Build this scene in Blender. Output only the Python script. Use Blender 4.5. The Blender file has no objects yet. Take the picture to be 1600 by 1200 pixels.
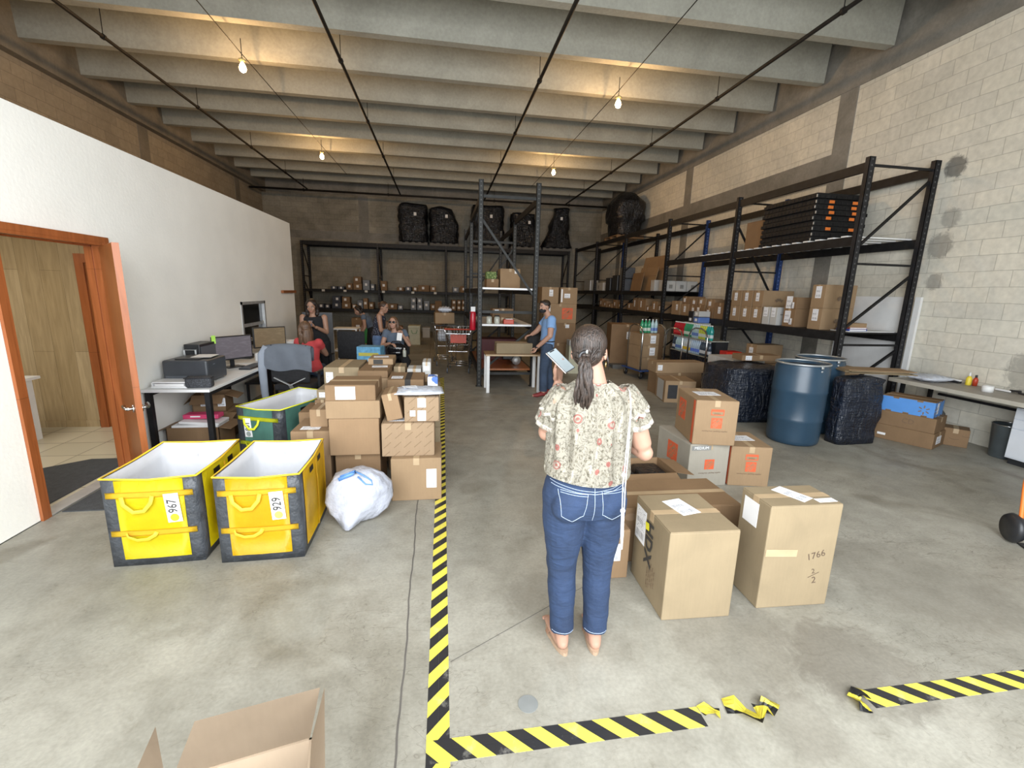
import bpy, bmesh, math, random
from mathutils import Vector, Matrix
random.seed(7)
C = bpy.context.scene.collection
SC = bpy.context.scene
PI = math.pi

# ------------------------------------------------------------------ camera
H = 1.8
FPX = 697.5
YAW, PIT, ROL = 0.1564, 0.20374, -0.02723
_r = Vector((math.cos(YAW), -math.sin(YAW), 0))
_f = Vector((math.sin(YAW)*math.cos(PIT), math.cos(YAW)*math.cos(PIT), -math.sin(PIT)))
_d = _f.cross(_r)
_r2 = math.cos(ROL)*_r + math.sin(ROL)*_d
_d2 = -math.sin(ROL)*_r + math.cos(ROL)*_d
CAM = Vector((0, 0, H))
cam_data = bpy.data.cameras.new('camera')
cam_data.sensor_width = 36.0
cam_data.lens = FPX/1600*36
cam_data.clip_start = 0.05
cam = bpy.data.objects.new('camera', cam_data)
C.objects.link(cam)
_m = Matrix((( _r2.x, -_d2.x, -_f.x, 0), (_r2.y, -_d2.y, -_f.y, 0), (_r2.z, -_d2.z, -_f.z, H), (0, 0, 0, 1)))
cam.matrix_world = _m
SC.camera = cam

def ray(x, y):
    return _r2*((x-800)/FPX) + _d2*((y-600)/FPX) + _f
def onZ(x, y, z=0.0):
    v = ray(x, y); return CAM + v*((z-H)/v.z)
def onY(x, y, Y):
    v = ray(x, y); return CAM + v*(Y/v.y)
def onX(x, y, X):
    v = ray(x, y); return CAM + v*(X/v.x)

# ------------------------------------------------------------------ world, daylight through the open loading door, exposure
W = bpy.data.worlds.new('world'); SC.world = W
W.use_nodes = True
bg = W.node_tree.nodes['Background']
bg.inputs[0].default_value = (0.78, 0.88, 1.0, 1)
bg.inputs[1].default_value = 1.0
SC.view_settings.view_transform = 'Standard'
SC.view_settings.look = 'None'
SC.view_settings.gamma = 1.0
SC.view_settings.use_curve_mapping = False
SC.view_settings.exposure = 0.5
SC.cycles.max_bounces = 8
SC.cycles.diffuse_bounces = 6
SC.cycles.use_denoising = True
DAY = 520.0
def area(name, loc, size, power, target, col=(1, 1, 1)):
    l = bpy.data.lights.new(name, 'AREA'); l.shape = 'RECTANGLE'
    l.size, l.size_y = size; l.energy = power; l.color = col
    o = bpy.data.objects.new(name, l); C.objects.link(o)
    o.location = loc
    o.rotation_euler = (Vector(target)-Vector(loc)).to_track_quat('-Z', 'Y').to_euler()
    return o
# the sky seen through the open loading door behind the photographer
area('loading_door_daylight', (0.35, -0.88, 2.55), (6.3, 4.0), DAY, (0.35, 3.4, 1.3), (0.95, 0.98, 1.0))
# warm area light below the office ceiling, pointing down
area('office_light', (-4.6, 4.4, 2.62), (1.0, 1.0), 26, (-4.6, 4.4, 0), (1.0, 0.93, 0.8))

# ------------------------------------------------------------------ materials
def nodes(name):
    m = bpy.data.materials.new(name); m.use_nodes = True
    nt = m.node_tree
    return m, nt, nt.nodes['Principled BSDF']
def N(nt, t, **k):
    n = nt.nodes.new(t)
    for a, b in k.items(): setattr(n, a, b)
    return n
def rgba(c): return (c[0], c[1], c[2], 1)
def pm(name, col, rough=0.6, metal=0.0, var=0.10, scale=9.0, bump=0.0, spec=0.5, stretch=(1, 1, 1), **k):
    """principled material with a soft procedural colour variation"""
    m, nt, b = nodes(name)
    tc = N(nt, 'ShaderNodeTexCoord'); mp = N(nt, 'ShaderNodeMapping')
    mp.inputs['Scale'].default_value = stretch
    nt.links.new(tc.outputs['Object'], mp.inputs[0])
    nz = N(nt, 'ShaderNodeTexNoise'); nz.inputs['Scale'].default_value = scale; nz.inputs['Detail'].default_value = 5
    nt.links.new(mp.outputs[0], nz.inputs['Vector'])
    rp = N(nt, 'ShaderNodeValToRGB')
    rp.color_ramp.elements[0].position = 0.3; rp.color_ramp.elements[1].position = 0.7
    rp.color_ramp.elements[0].color = rgba([max(0, c*(1-var)) for c in col])
    rp.color_ramp.elements[1].color = rgba([min(1, c*(1+var)) for c in col])
    nt.links.new(nz.outputs['Fac'], rp.inputs[0]); nt.links.new(rp.outputs[0], b.inputs['Base Color'])
    b.inputs['Roughness'].default_value = rough; b.inputs['Metallic'].default_value = metal
    b.inputs['Specular IOR Level'].default_value = spec
    if 'trans' in k: b.inputs['Transmission Weight'].default_value = k['trans']
    if 'alpha' in k: b.inputs['Alpha'].default_value = k['alpha']
    if 'emit' in k:
        b.inputs['Emission Color'].default_value = rgba(k['emit']); b.inputs['Emission Strength'].default_value = k.get('power', 1)
    if bump:
        bp = N(nt, 'ShaderNodeBump'); bp.inputs['Strength'].default_value = bump; bp.inputs['Distance'].default_value = 0.02
        n2 = N(nt, 'ShaderNodeTexNoise'); n2.inputs['Scale'].default_value = scale*k.get('bs', 3); n2.inputs['Detail'].default_value = 6
        nt.links.new(mp.outputs[0], n2.inputs['Vector']); nt.links.new(n2.outputs['Fac'], bp.inputs['Height']); nt.links.new(bp.outputs[0], b.inputs['Normal'])
    m.diffuse_color = rgba(col)
    return m

def ramp(nt, src, stops):
    r = N(nt, 'ShaderNodeValToRGB'); cr = r.color_ramp
    while len(cr.elements) < len(stops): cr.elements.new(0.5)
    for e, (p, c) in zip(cr.elements, stops):
        e.position = p; e.color = rgba(c) if len(c) == 3 else c
    nt.links.new(src, r.inputs[0]); return r.outputs[0]
def mix(nt, a, b, fac, mode='MIX'):
    n = N(nt, 'ShaderNodeMix', data_type='RGBA', blend_type=mode)
    for s, v in ((0, fac), (6, a), (7, b)):
        if hasattr(v, 'is_linked') or hasattr(v, 'links'): nt.links.new(v, n.inputs[s])
        elif isinstance(v, (int, float)): n.inputs[s].default_value = v
        else: n.inputs[s].default_value = rgba(v)
    return n.outputs[2]
def noise(nt, vec, scale, detail=5, dist=0.0, rough=0.5):
    n = N(nt, 'ShaderNodeTexNoise'); n.inputs['Scale'].default_value = scale; n.inputs['Detail'].default_value = detail
    n.inputs['Distortion'].default_value = dist; n.inputs['Roughness'].default_value = rough
    nt.links.new(vec, n.inputs['Vector']); return n.outputs['Fac']
def mapping(nt, vec, scale=(1, 1, 1), rot=(0, 0, 0), loc=(0, 0, 0)):
    m = N(nt, 'ShaderNodeMapping'); m.inputs['Scale'].default_value = scale; m.inputs['Rotation'].default_value = rot; m.inputs['Location'].default_value = loc
    nt.links.new(vec, m.inputs[0]); return m.outputs[0]
def bump(nt, b, h, strength, dist=0.01):
    n = N(nt, 'ShaderNodeBump'); n.inputs['Strength'].default_value = strength; n.inputs['Distance'].default_value = dist
    nt.links.new(h, n.inputs['Height']); nt.links.new(n.outputs[0], b.inputs['Normal'])

def dirt(nt, c, tc, spots_, col):
    for (x, y, z, r, k) in spots_:
        d = N(nt, 'ShaderNodeVectorMath', operation='DISTANCE'); nt.links.new(tc, d.inputs[0]); d.inputs[1].default_value = (x, y, z)
        n_ = noise(nt, tc, 7.0, 8, 1.2, 0.75)
        a = N(nt, 'ShaderNodeMath', operation='MULTIPLY_ADD'); nt.links.new(n_, a.inputs[0]); a.inputs[1].default_value = -r*2.3; nt.links.new(d.outputs['Value'], a.inputs[2])
        f = ramp(nt, a.outputs[0], [(0.0, (k, k, k)), (min(0.95, max(0.02, r*0.45)), (0, 0, 0))])
        c = mix(nt, c, col, f)
    return c
def concrete_floor():
    m, nt, b = nodes('floor_concrete'); tc = N(nt, 'ShaderNodeTexCoord').outputs['Object']
    big = noise(nt, tc, 0.55, 6, 0.6)
    c = ramp(nt, big, [(0.25, (0.205, 0.196, 0.165)), (0.5, (0.295, 0.283, 0.24)), (0.75, (0.385, 0.373, 0.325))])
    mid = ramp(nt, noise(nt, tc, 4.5, 8, 0.3, 0.65), [(0.3, (0.78, 0.77, 0.75)), (0.7, (1.12, 1.12, 1.12))])
    c = mix(nt, c, mid, 1.0, 'MULTIPLY')
    # oil stains
    st = ramp(nt, noise(nt, mapping(nt, tc, (1, 1, 1), (0, 0, 0.4), (3.1, 1.7, 0)), 0.9, 4, 1.2), [(0.60, (1, 1, 1)), (0.72, (0.66, 0.63, 0.58))])
    c = mix(nt, c, st, 0.8, 'MULTIPLY')
    # scuffs and hairline scratches
    msk = ramp(nt, noise(nt, tc, 0.9, 3, 0.5), [(0.42, (0.1, 0.1, 0.1)), (0.6, (1, 1, 1))])
    for rot, lo, sc_, wd in ((0.5, 0.0, (1.0, 3.2, 1), 0.004), (-0.75, 5.0, (0.8, 3.6, 1), 0.0035), (1.4, 9.0, (1.2, 2.4, 1), 0.003), (0.1, 14.0, (0.9, 4.0, 1), 0.003)):
        v = mapping(nt, tc, sc_, (0, 0, rot), (lo, lo, 0))
        s = ramp(nt, noise(nt, v, 1.7, 3, 1.4, 0.6), [(0.5-wd, (1, 1, 1)), (0.5, (0.52, 0.50, 0.47)), (0.5+wd, (1, 1, 1))])
        k_ = N(nt, 'ShaderNodeMath', operation='MULTIPLY'); nt.links.new(msk, k_.inputs[0]); k_.inputs[1].default_value = 0.75
        c = mix(nt, c, s, k_.outputs[0], 'MULTIPLY')
    spk = ramp(nt, noise(nt, tc, 9, 8, 0.8, 0.75), [(0.30, (0.66, 0.64, 0.6)), (0.40, (1, 1, 1))])
    c = mix(nt, c, spk, 0.8, 'MULTIPLY')
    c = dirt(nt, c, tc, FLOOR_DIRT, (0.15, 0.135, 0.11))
    fine = ramp(nt, noise(nt, tc, 55, 4), [(0.3, (0.9, 0.9, 0.9)), (0.7, (1.08, 1.08, 1.08))])
    c = mix(nt, c, fine, 1.0, 'MULTIPLY')
    nt.links.new(c, b.inputs['Base Color'])
    r = ramp(nt, noise(nt, tc, 1.4, 5), [(0.3, (0.38, 0.38, 0.38)), (0.7, (0.6, 0.6, 0.6))])
    nt.links.new(r, b.inputs['Roughness'])
    bump(nt, b, noise(nt, tc, 30, 6), 0.12, 0.004)
    return m
def block_wall(name, axis, c1, c2, mortar, dark=(0.8, 0.8, 0.8), stain=0.5, msize=0.008):
    """painted concrete blocks; axis = which object axis runs along the wall"""
    m, nt, b = nodes(name); tc = N(nt, 'ShaderNodeTexCoord').outputs['Object']
    sp = N(nt, 'ShaderNodeSeparateXYZ'); nt.links.new(tc, sp.inputs[0])
    cb = N(nt, 'ShaderNodeCombineXYZ'); nt.links.new(sp.outputs[axis], cb.inputs[0]); nt.links.new(sp.outputs['Z'], cb.inputs[1])
    br = N(nt, 'ShaderNodeTexBrick'); br.inputs['Scale'].default_value = 1.0
    br.inputs['Brick Width'].default_value = 0.406; br.inputs['Row Height'].default_value = 0.203
    br.inputs['Mortar Size'].default_value = msize; br.inputs['Mortar Smooth'].default_value = 0.6; br.inputs['Bias'].default_value = -0.2
    br.inputs['Color1'].default_value = rgba(c1); br.inputs['Color2'].default_value = rgba(c2); br.inputs['Mortar'].default_value = rgba(mortar)
    wob = noise(nt, tc, 3.0, 3)
    wv = N(nt, 'ShaderNodeVectorMath', operation='SCALE'); nt.links.new(wob, wv.inputs[0]); wv.inputs[3].default_value = 0.02
    ad = N(nt, 'ShaderNodeVectorMath', operation='ADD'); nt.links.new(cb.outputs[0], ad.inputs[0]); nt.links.new(wv.outputs[0], ad.inputs[1])
    nt.links.new(ad.outputs[0], br.inputs['Vector'])
    c = br.outputs['Color']
    s = ramp(nt, noise(nt, tc, 0.8, 7, 0.8, 0.6), [(0.35, dark), (0.65, (1.06, 1.06, 1.06))])
    c = mix(nt, c, s, stain, 'MULTIPLY')
    if name == 'block_right': c = dirt(nt, c, tc, [(6.92, 5.58, 3.62, 0.10, 0.75), (6.92, 5.5, 2.95, 0.09, 0.4), (6.92, 5.58, 2.6, 0.12, 0.5), (6.92, 5.55, 2.1, 0.08, 0.45), (6.92, 4.2, 1.0, 0.2, 0.45), (6.92, 4.75, 3.9, 0.10, 0.4)], (0.07, 0.068, 0.065))
    s2 = ramp(nt, noise(nt, tc, 14, 6), [(0.25, (0.82, 0.82, 0.82)), (0.75, (1.1, 1.1, 1.1))])
    c = mix(nt, c, s2, 0.7, 'MULTIPLY')
    nt.links.new(c, b.inputs['Base Color']); b.inputs['Roughness'].default_value = 0.88
    bump(nt, b, mix(nt, br.outputs['Fac'], noise(nt, tc, 40, 5), 0.35), 0.3, -0.010)
    return m
def rough_concrete(name, c1, c2, scale=1.5):
    m, nt, b = nodes(name); tc = N(nt, 'ShaderNodeTexCoord').outputs['Object']
    c = ramp(nt, noise(nt, tc, scale, 8, 0.7, 0.65), [(0.28, c1), (0.72, c2)])
    s2 = ramp(nt, noise(nt, tc, 22, 6), [(0.25, (0.86, 0.86, 0.86)), (0.75, (1.1, 1.1, 1.1))])
    c = mix(nt, c, s2, 0.8, 'MULTIPLY')
    nt.links.new(c, b.inputs['Base Color']); b.inputs['Roughness'].default_value = 0.9
    bump(nt, b, noise(nt, tc, 12, 8), 0.35, 0.01)
    return m
def stripes(name):
    m, nt, b = nodes(name); tc = N(nt, 'ShaderNodeTexCoord').outputs['Object']
    sp = N(nt, 'ShaderNodeSeparateXYZ'); nt.links.new(tc, sp.inputs[0])
    a = N(nt, 'ShaderNodeMath', operation='MULTIPLY_ADD'); nt.links.new(sp.outputs['Y'], a.inputs[0]); a.inputs[1].default_value = 1.08
    nt.links.new(sp.outputs['X'], a.inputs[2])
    d = N(nt, 'ShaderNodeMath', operation='DIVIDE'); nt.links.new(a.outputs[0], d.inputs[0]); d.inputs[1].default_value = 0.150
    f = N(nt, 'ShaderNodeMath', operation='FRACT'); nt.links.new(d.outputs[0], f.inputs[0])
    g = N(nt, 'ShaderNodeMath', operation='GREATER_THAN'); nt.links.new(f.outputs[0], g.inputs[0]); g.inputs[1].default_value = 0.5
    c = mix(nt, (0.75, 0.66, 0.085), (0.022, 0.022, 0.024), g.outputs[0])
    # worn patches where the concrete dust greys the print
    w = ramp(nt, noise(nt, tc, 9, 7, 0.5, 0.7), [(0.58, (0, 0, 0)), (0.72, (0.5, 0.5, 0.5))])
    c = mix(nt, c, (0.36, 0.35, 0.31), w)
    nt.links.new(c, b.inputs['Base Color']); b.inputs['Roughness'].default_value = 0.42
    return m
def cardboard(name, col, var=0.1, print_=None):
    m, nt, b = nodes(name); tc = N(nt, 'ShaderNodeTexCoord').outputs['Object']
    c = ramp(nt, noise(nt, tc, 3.0, 6, 0.4, 0.6), [(0.3, [x*(1-var) for x in col]), (0.7, [x*(1+var) for x in col])])
    fl = ramp(nt, noise(nt, mapping(nt, tc, (40, 40, 3)), 2.0, 3), [(0.3, (0.975, 0.975, 0.975)), (0.7, (1.02, 1.02, 1.02))])
    c = mix(nt, c, fl, 1.0, 'MULTIPLY')
    if print_:      # slanted rows of small grey print repeated over the board
        sp = N(nt, 'ShaderNodeSeparateXYZ'); nt.links.new(tc, sp.inputs[0])
        cb = N(nt, 'ShaderNodeCombineXYZ'); nt.links.new(sp.outputs['X'], cb.inputs[0]); nt.links.new(sp.outputs['Z'], cb.inputs[1])
        br = N(nt, 'ShaderNodeTexBrick'); nt.links.new(mapping(nt, cb.outputs[0], (1, 1, 1), (0, 0, -0.72)), br.inputs['Vector'])
        br.inputs['Scale'].default_value = 1; br.inputs['Brick Width'].default_value = 0.13; br.inputs['Row Height'].default_value = 0.055
        br.inputs['Mortar Size'].default_value = 0.024; br.inputs['Mortar Smooth'].default_value = 0.0
        k = ramp(nt, br.outputs['Fac'], [(0.4, (0.62, 0.58, 0.53)), (0.6, (1, 1, 1))])
        c = mix(nt, c, k, print_, 'MULTIPLY')
    nt.links.new(c, b.inputs['Base Color']); b.inputs['Roughness'].default_value = 0.75
    b.inputs['Specular IOR Level'].default_value = 0.3
    bump(nt, b, noise(nt, tc, 7, 4), 0.12, 0.01)
    return m
def label_print(name, base=(0.82, 0.84, 0.88)):
    """shipping label: bar code band, address lines"""
    m, nt, b = nodes(name); tc = N(nt, 'ShaderNodeTexCoord').outputs['UV']
    sp = N(nt, 'ShaderNodeSeparateXYZ'); nt.links.new(tc, sp.inputs[0])
    def cmp(op, src, v):
        n = N(nt, 'ShaderNodeMath', operation=op); nt.links.new(src, n.inputs[0]); n.inputs[1].default_value = v; return n.outputs[0]
    def mul(a, c_):
        n = N(nt, 'ShaderNodeMath', operation='MULTIPLY'); nt.links.new(a, n.inputs[0]); nt.links.new(c_, n.inputs[1]); return n.outputs[0]
    U, V = sp.outputs['X'], sp.outputs['Y']
    bars = cmp('GREATER_THAN', noise(nt, mapping(nt, tc, (45, 0.01, 1)), 1.0, 0), 0.52)
    band1 = mul(mul(cmp('GREATER_THAN', V, 0.10), cmp('LESS_THAN', V, 0.30)), mul(cmp('GREATER_THAN', U, 0.1), cmp('LESS_THAN', U, 0.9)))
    k1 = mul(bars, band1)
    band2 = mul(mul(cmp('GREATER_THAN', V, 0.52), cmp('LESS_THAN', V, 0.66)), mul(cmp('GREATER_THAN', U, 0.08), cmp('LESS_THAN', U, 0.7)))
    k2 = mul(bars, band2)
    txt = cmp('GREATER_THAN', noise(nt, mapping(nt, tc, (16, 12, 1)), 1.0, 1), 0.55)
    rows = N(nt, 'ShaderNodeMath', operation='FRACT'); t_ = N(nt, 'ShaderNodeMath', operation='MULTIPLY'); nt.links.new(V, t_.inputs[0]); t_.inputs[1].default_value = 16
    nt.links.new(t_.outputs[0], rows.inputs[0])
    k3 = mul(mul(txt, cmp('LESS_THAN', rows.outputs[0], 0.45)), mul(cmp('GREATER_THAN', V, 0.34), mul(cmp('GREATER_THAN', U, 0.08), cmp('LESS_THAN', U, 0.9))))
    k3 = mul(k3, cmp('LESS_THAN', V, 0.95))
    c = mix(nt, base, (0.1, 0.1, 0.12), k1); c = mix(nt, c, (0.12, 0.12, 0.14), k2); c = mix(nt, c, (0.35, 0.36, 0.4), k3)
    nt.links.new(c, b.inputs['Base Color']); b.inputs['Roughness'].default_value = 0.45
    return m
def wrapped(name, col, rough=0.11):
    """stretch film pulled over cartons: creased and shiny"""
    m, nt, b = nodes(name); tc = N(nt, 'ShaderNodeTexCoord').outputs['Object']
    b.inputs['Base Color'].default_value = rgba(col)
    nt.links.new(ramp(nt, noise(nt, tc, 4, 4), [(0.3, (rough,)*3), (0.7, (rough*2.2,)*3)]), b.inputs['Roughness'])
    h1 = noise(nt, mapping(nt, tc, (5, 5, 1.3), (0.15, 0.1, 0)), 3.0, 4, 1.2)
    h2 = noise(nt, mapping(nt, tc, (3, 3, 16), (0.2, -0.25, 0)), 2.0, 3, 0.8)
    bump(nt, b, mix(nt, h1, h2, 0.4), 1.0, 0.06)
    nt.links.new(ramp(nt, noise(nt, tc, 6, 6, 1.0), [(0.5, [x*0.8 for x in col]), (0.8, [min(1, x*1.6+0.004) for x in col])]), b.inputs['Base Color'])
    return m
def wood_panel(name, cols, plank=0.16, rough=0.5):
    m, nt, b = nodes(name); tc = N(nt, 'ShaderNodeTexCoord').outputs['Object']
    sp = N(nt, 'ShaderNodeSeparateXYZ'); nt.links.new(tc, sp.inputs[0])
    cb = N(nt, 'ShaderNodeCombineXYZ'); nt.links.new(sp.outputs['Z'], cb.inputs[0]); nt.links.new(sp.outputs['X'], cb.inputs[1])
    br = N(nt, 'ShaderNodeTexBrick'); nt.links.new(cb.outputs[0], br.inputs['Vector']); br.inputs['Scale'].default_value = 1
    br.inputs['Brick Width'].default_value = 1.9; br.inputs['Row Height'].default_value = plank; br.inputs['Mortar Size'].default_value = 0.002
    br.inputs['Color1'].default_value = rgba(cols[0]); br.inputs['Color2'].default_value = rgba(cols[1]); br.inputs['Mortar'].default_value = rgba([x*0.55 for x in cols[0]])
    g = ramp(nt, noise(nt, mapping(nt, tc, (9, 9, 0.8)), 2.2, 6, 1.5), [(0.3, (0.8, 0.78, 0.74)), (0.7, (1.1, 1.1, 1.1))])
    nt.links.new(mix(nt, br.outputs['Color'], g, 1.0, 'MULTIPLY'), b.inputs['Base Color']); b.inputs['Roughness'].default_value = rough
    return m
def tile_floor(name):
    m, nt, b = nodes(name); tc = N(nt, 'ShaderNodeTexCoord').outputs['Object']
    br = N(nt, 'ShaderNodeTexBrick'); nt.links.new(mapping(nt, tc, rot=(0, 0, 0.0)), br.inputs['Vector']); br.inputs['Scale'].default_value = 1
    br.offset = 0.0; br.inputs['Brick Width'].default_value = 0.42; br.inputs['Row Height'].default_value = 0.42; br.inputs['Mortar Size'].default_value = 0.006
    br.inputs['Color1'].default_value = (0.62, 0.57, 0.44, 1); br.inputs['Color2'].default_value = (0.56, 0.52, 0.40, 1); br.inputs['Mortar'].default_value = (0.25, 0.22, 0.17, 1)
    nt.links.new(br.outputs['Color'], b.inputs['Base Color']); b.inputs['Roughness'].default_value = 0.3
    return m
def floral(name):
    """cream blouse print: thin vines, small grey-green leaves, dusty red flowers"""
    m, nt, b = nodes(name); tc = N(nt, 'ShaderNodeTexCoord').outputs['Object']
    base = (0.43, 0.40, 0.33)
    line = ramp(nt, noise(nt, tc, 17, 2, 3.2), [(0.46, (1, 1, 1)), (0.5, (0.25, 0.235, 0.20)), (0.54, (1, 1, 1))])
    c = mix(nt, base, line, 0.9, 'MULTIPLY')
    v1 = N(nt, 'ShaderNodeTexVoronoi'); v1.inputs['Scale'].default_value = 60; nt.links.new(mapping(nt, tc, (1, 1, 0.7), (0.3, 0.2, 0.4)), v1.inputs['Vector'])
    leaf = ramp(nt, v1.outputs['Distance'], [(0.16, (0.42, 0.42, 0.36)), (0.26, (0.62, 0.58, 0.50)), (0.33, (1, 1, 1))])
    c = mix(nt, c, leaf, 0.75, 'MULTIPLY')
    v2 = N(nt, 'ShaderNodeTexVoronoi'); v2.inputs['Scale'].default_value = 13; nt.links.new(tc, v2.inputs['Vector'])
    f = ramp(nt, v2.outputs['Distance'], [(0.06, (1, 1, 1)), (0.12, (0.1, 0.1, 0.1)), (0.19, (0.1, 0.1, 0.1)), (0.2, (1, 1, 1)), (0.27, (1, 1, 1)), (0.28, (0, 0, 0))])
    spr = N(nt, 'ShaderNodeSeparateColor'); nt.links.new(v2.outputs['Color'], spr.inputs[0])
    g = N(nt, 'ShaderNodeMath', operation='GREATER_THAN'); nt.links.new(spr.outputs[0], g.inputs[0]); g.inputs[1].default_value = 0.45
    mm = N(nt, 'ShaderNodeMath', operation='MULTIPLY'); nt.links.new(f, mm.inputs[0]); nt.links.new(g.outputs[0], mm.inputs[1])
    ms = N(nt, 'ShaderNodeMath', operation='MULTIPLY'); nt.links.new(mm.outputs[0], ms.inputs[0]); ms.inputs[1].default_value = 0.75
    c = mix(nt, c, (0.38, 0.085, 0.075), ms.outputs[0])
    nt.links.new(c, b.inputs['Base Color']); b.inputs['Roughness'].default_value = 0.85
    bump(nt, b, noise(nt, mapping(nt, tc, (22, 22, 1.5)), 1.5, 3), 0.6, 0.012)
    return m
def spots(name, base, ink, scale=60, thr=0.3):
    m, nt, b = nodes(name); tc = N(nt, 'ShaderNodeTexCoord').outputs['Object']
    v = N(nt, 'ShaderNodeTexVoronoi'); v.inputs['Scale'].default_value = scale; nt.links.new(tc, v.inputs['Vector'])
    nt.links.new(ramp(nt, v.outputs['Distance'], [(thr, ink), (thr+0.08, base)]), b.inputs['Base Color']); b.inputs['Roughness'].default_value = 0.85
    return m
def denim(name, col, lo=0.72):
    m, nt, b = nodes(name); tc = N(nt, 'ShaderNodeTexCoord').outputs['Object']
    c = ramp(nt, noise(nt, tc, 6, 6, 0.6), [(0.3, [x*lo for x in col]), (0.7, [min(1, x*1.25) for x in col])])
    f = ramp(nt, noise(nt, mapping(nt, tc, (3, 3, 1), (0, 0.5, 0)), 160, 3), [(0.3, (0.85, 0.85, 0.85)), (0.7, (1.12, 1.12, 1.12))])
    nt.links.new(mix(nt, c, f, 1.0, 'MULTIPLY'), b.inputs['Base Color']); b.inputs['Roughness'].default_value = 0.85
    bump(nt, b, noise(nt, mapping(nt, tc, (3, 3, 9)), 3.0, 4, 0.6), 0.5, 0.02)
    return m
def hair_mat(name, a, bcol, vs=(26, 26, 1.2)):
    m, nt, b = nodes(name); tc = N(nt, 'ShaderNodeTexCoord').outputs['Object']
    n_ = noise(nt, mapping(nt, tc, vs), 5, 4, 0.6)
    nt.links.new(ramp(nt, n_, [(0.35, a), (0.7, bcol)]), b.inputs['Base Color']); b.inputs['Roughness'].default_value = 0.42
    bump(nt, b, n_, 0.6, 0.012)
    return m

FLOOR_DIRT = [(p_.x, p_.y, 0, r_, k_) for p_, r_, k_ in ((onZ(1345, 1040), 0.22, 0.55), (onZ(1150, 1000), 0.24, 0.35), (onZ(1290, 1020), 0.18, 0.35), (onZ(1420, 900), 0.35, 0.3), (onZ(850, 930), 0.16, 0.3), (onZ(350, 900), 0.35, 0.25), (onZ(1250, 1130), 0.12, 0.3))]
M = {}
M['floor'] = concrete_floor()
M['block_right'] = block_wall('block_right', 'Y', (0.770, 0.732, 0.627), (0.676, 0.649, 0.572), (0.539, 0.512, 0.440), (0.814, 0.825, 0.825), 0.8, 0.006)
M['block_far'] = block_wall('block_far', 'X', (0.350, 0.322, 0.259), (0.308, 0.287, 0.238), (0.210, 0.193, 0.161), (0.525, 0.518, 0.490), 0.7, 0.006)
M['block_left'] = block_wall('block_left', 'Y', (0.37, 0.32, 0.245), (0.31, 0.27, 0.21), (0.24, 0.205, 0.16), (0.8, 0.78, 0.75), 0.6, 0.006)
M['concrete'] = rough_concrete('concrete_band', (0.170, 0.162, 0.140), (0.306, 0.289, 0.255))
M['concrete_l'] = rough_concrete('concrete_band_left', (0.15, 0.135, 0.108), (0.26, 0.23, 0.185))
M['slab'] = rough_concrete('ceiling_concrete', (0.246, 0.242, 0.211), (0.352, 0.348, 0.299), 0.9)
M['beam'] = rough_concrete('beam_concrete', (0.299, 0.295, 0.251), (0.414, 0.409, 0.352), 1.1)
M['plaster'] = pm('white_plaster', (0.933, 0.927, 0.880), 0.75, var=0.035, scale=2.2, bump=0.08, bs=14)
M['steel_black'] = pm('black_steel', (0.014, 0.014, 0.015), 0.5, 0.0, var=0.3, scale=12, spec=0.25)
M['steel_grey'] = pm('grey_steel', (0.09, 0.092, 0.09), 0.5, 0.0, var=0.15, scale=12)
M['steel_blue'] = pm('blue_steel', (0.03, 0.07, 0.22), 0.5, 0.0, var=0.25, scale=12)
M['chrome'] = pm('chrome', (0.62, 0.63, 0.64), 0.22, 1.0, var=0.08)
M['galv'] = pm('galvanised', (0.55, 0.56, 0.56), 0.45, 0.6, var=0.1)
M['pipe'] = pm('black_pipe', (0.016, 0.014, 0.012), 0.6, 0.0, var=0.3, spec=0.2)
M['tape'] = stripes('hazard_tape')
M['wood_door'] = wood_panel('door_wood', ((0.30, 0.098, 0.027), (0.27, 0.087, 0.024)), 3.0, 0.32)
M['wood_frame'] = wood_panel('frame_wood', ((0.34, 0.105, 0.032), (0.29, 0.088, 0.027)), 3.0, 0.35)
M['wood_wall'] = wood_panel('plank_wall', ((0.36, 0.265, 0.14), (0.48, 0.37, 0.22)), 0.22, 0.6)
M['tile'] = tile_floor('office_tiles')
M['white'] = pm('white_paint', (0.76, 0.77, 0.77), 0.5, var=0.03)
M['white_gloss'] = pm('white_plastic', (0.78, 0.79, 0.80), 0.3, var=0.03)
M['dark'] = pm('dark_plastic', (0.02, 0.021, 0.024), 0.4, var=0.15)
M['black_fab'] = pm('black_fabric', (0.016, 0.016, 0.018), 0.9, var=0.3, scale=30)
M['grey_pl'] = pm('grey_plastic', (0.10, 0.11, 0.125), 0.4, var=0.1)
M['mat'] = pm('rubber_mat', (0.055, 0.06, 0.065), 0.9, var=0.15, scale=20, bump=0.3)
CB = [cardboard('cardboard_tan', (0.296, 0.201, 0.116)), cardboard('cardboard_brown', (0.218, 0.137, 0.074)),
      cardboard('cardboard_pale', (0.250, 0.194, 0.119)), cardboard('cardboard_kraft', (0.271, 0.176, 0.099)),
      cardboard('cardboard_printed', (0.296, 0.208, 0.130), 0.08, 0.75), cardboard('cardboard_beige', (0.434, 0.350, 0.245))]
M['cb_white'] = cardboard('cardboard_white', (0.465, 0.465, 0.451), 0.05)
M['cb_in'] = cardboard('cardboard_inside', (0.296, 0.228, 0.160), 0.06)
M['ptape'] = pm('packing_tape', (0.416, 0.304, 0.184), 0.5, var=0.1)
M['label'] = label_print('label_print')
M['white_paper'] = pm('paper', (0.80, 0.80, 0.80), 0.6, var=0.02)
M['ink'] = pm('black_ink', (0.03, 0.028, 0.026), 0.7)
M['inkbrown'] = pm('brown_ink', (0.16, 0.10, 0.06), 0.7)
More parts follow.
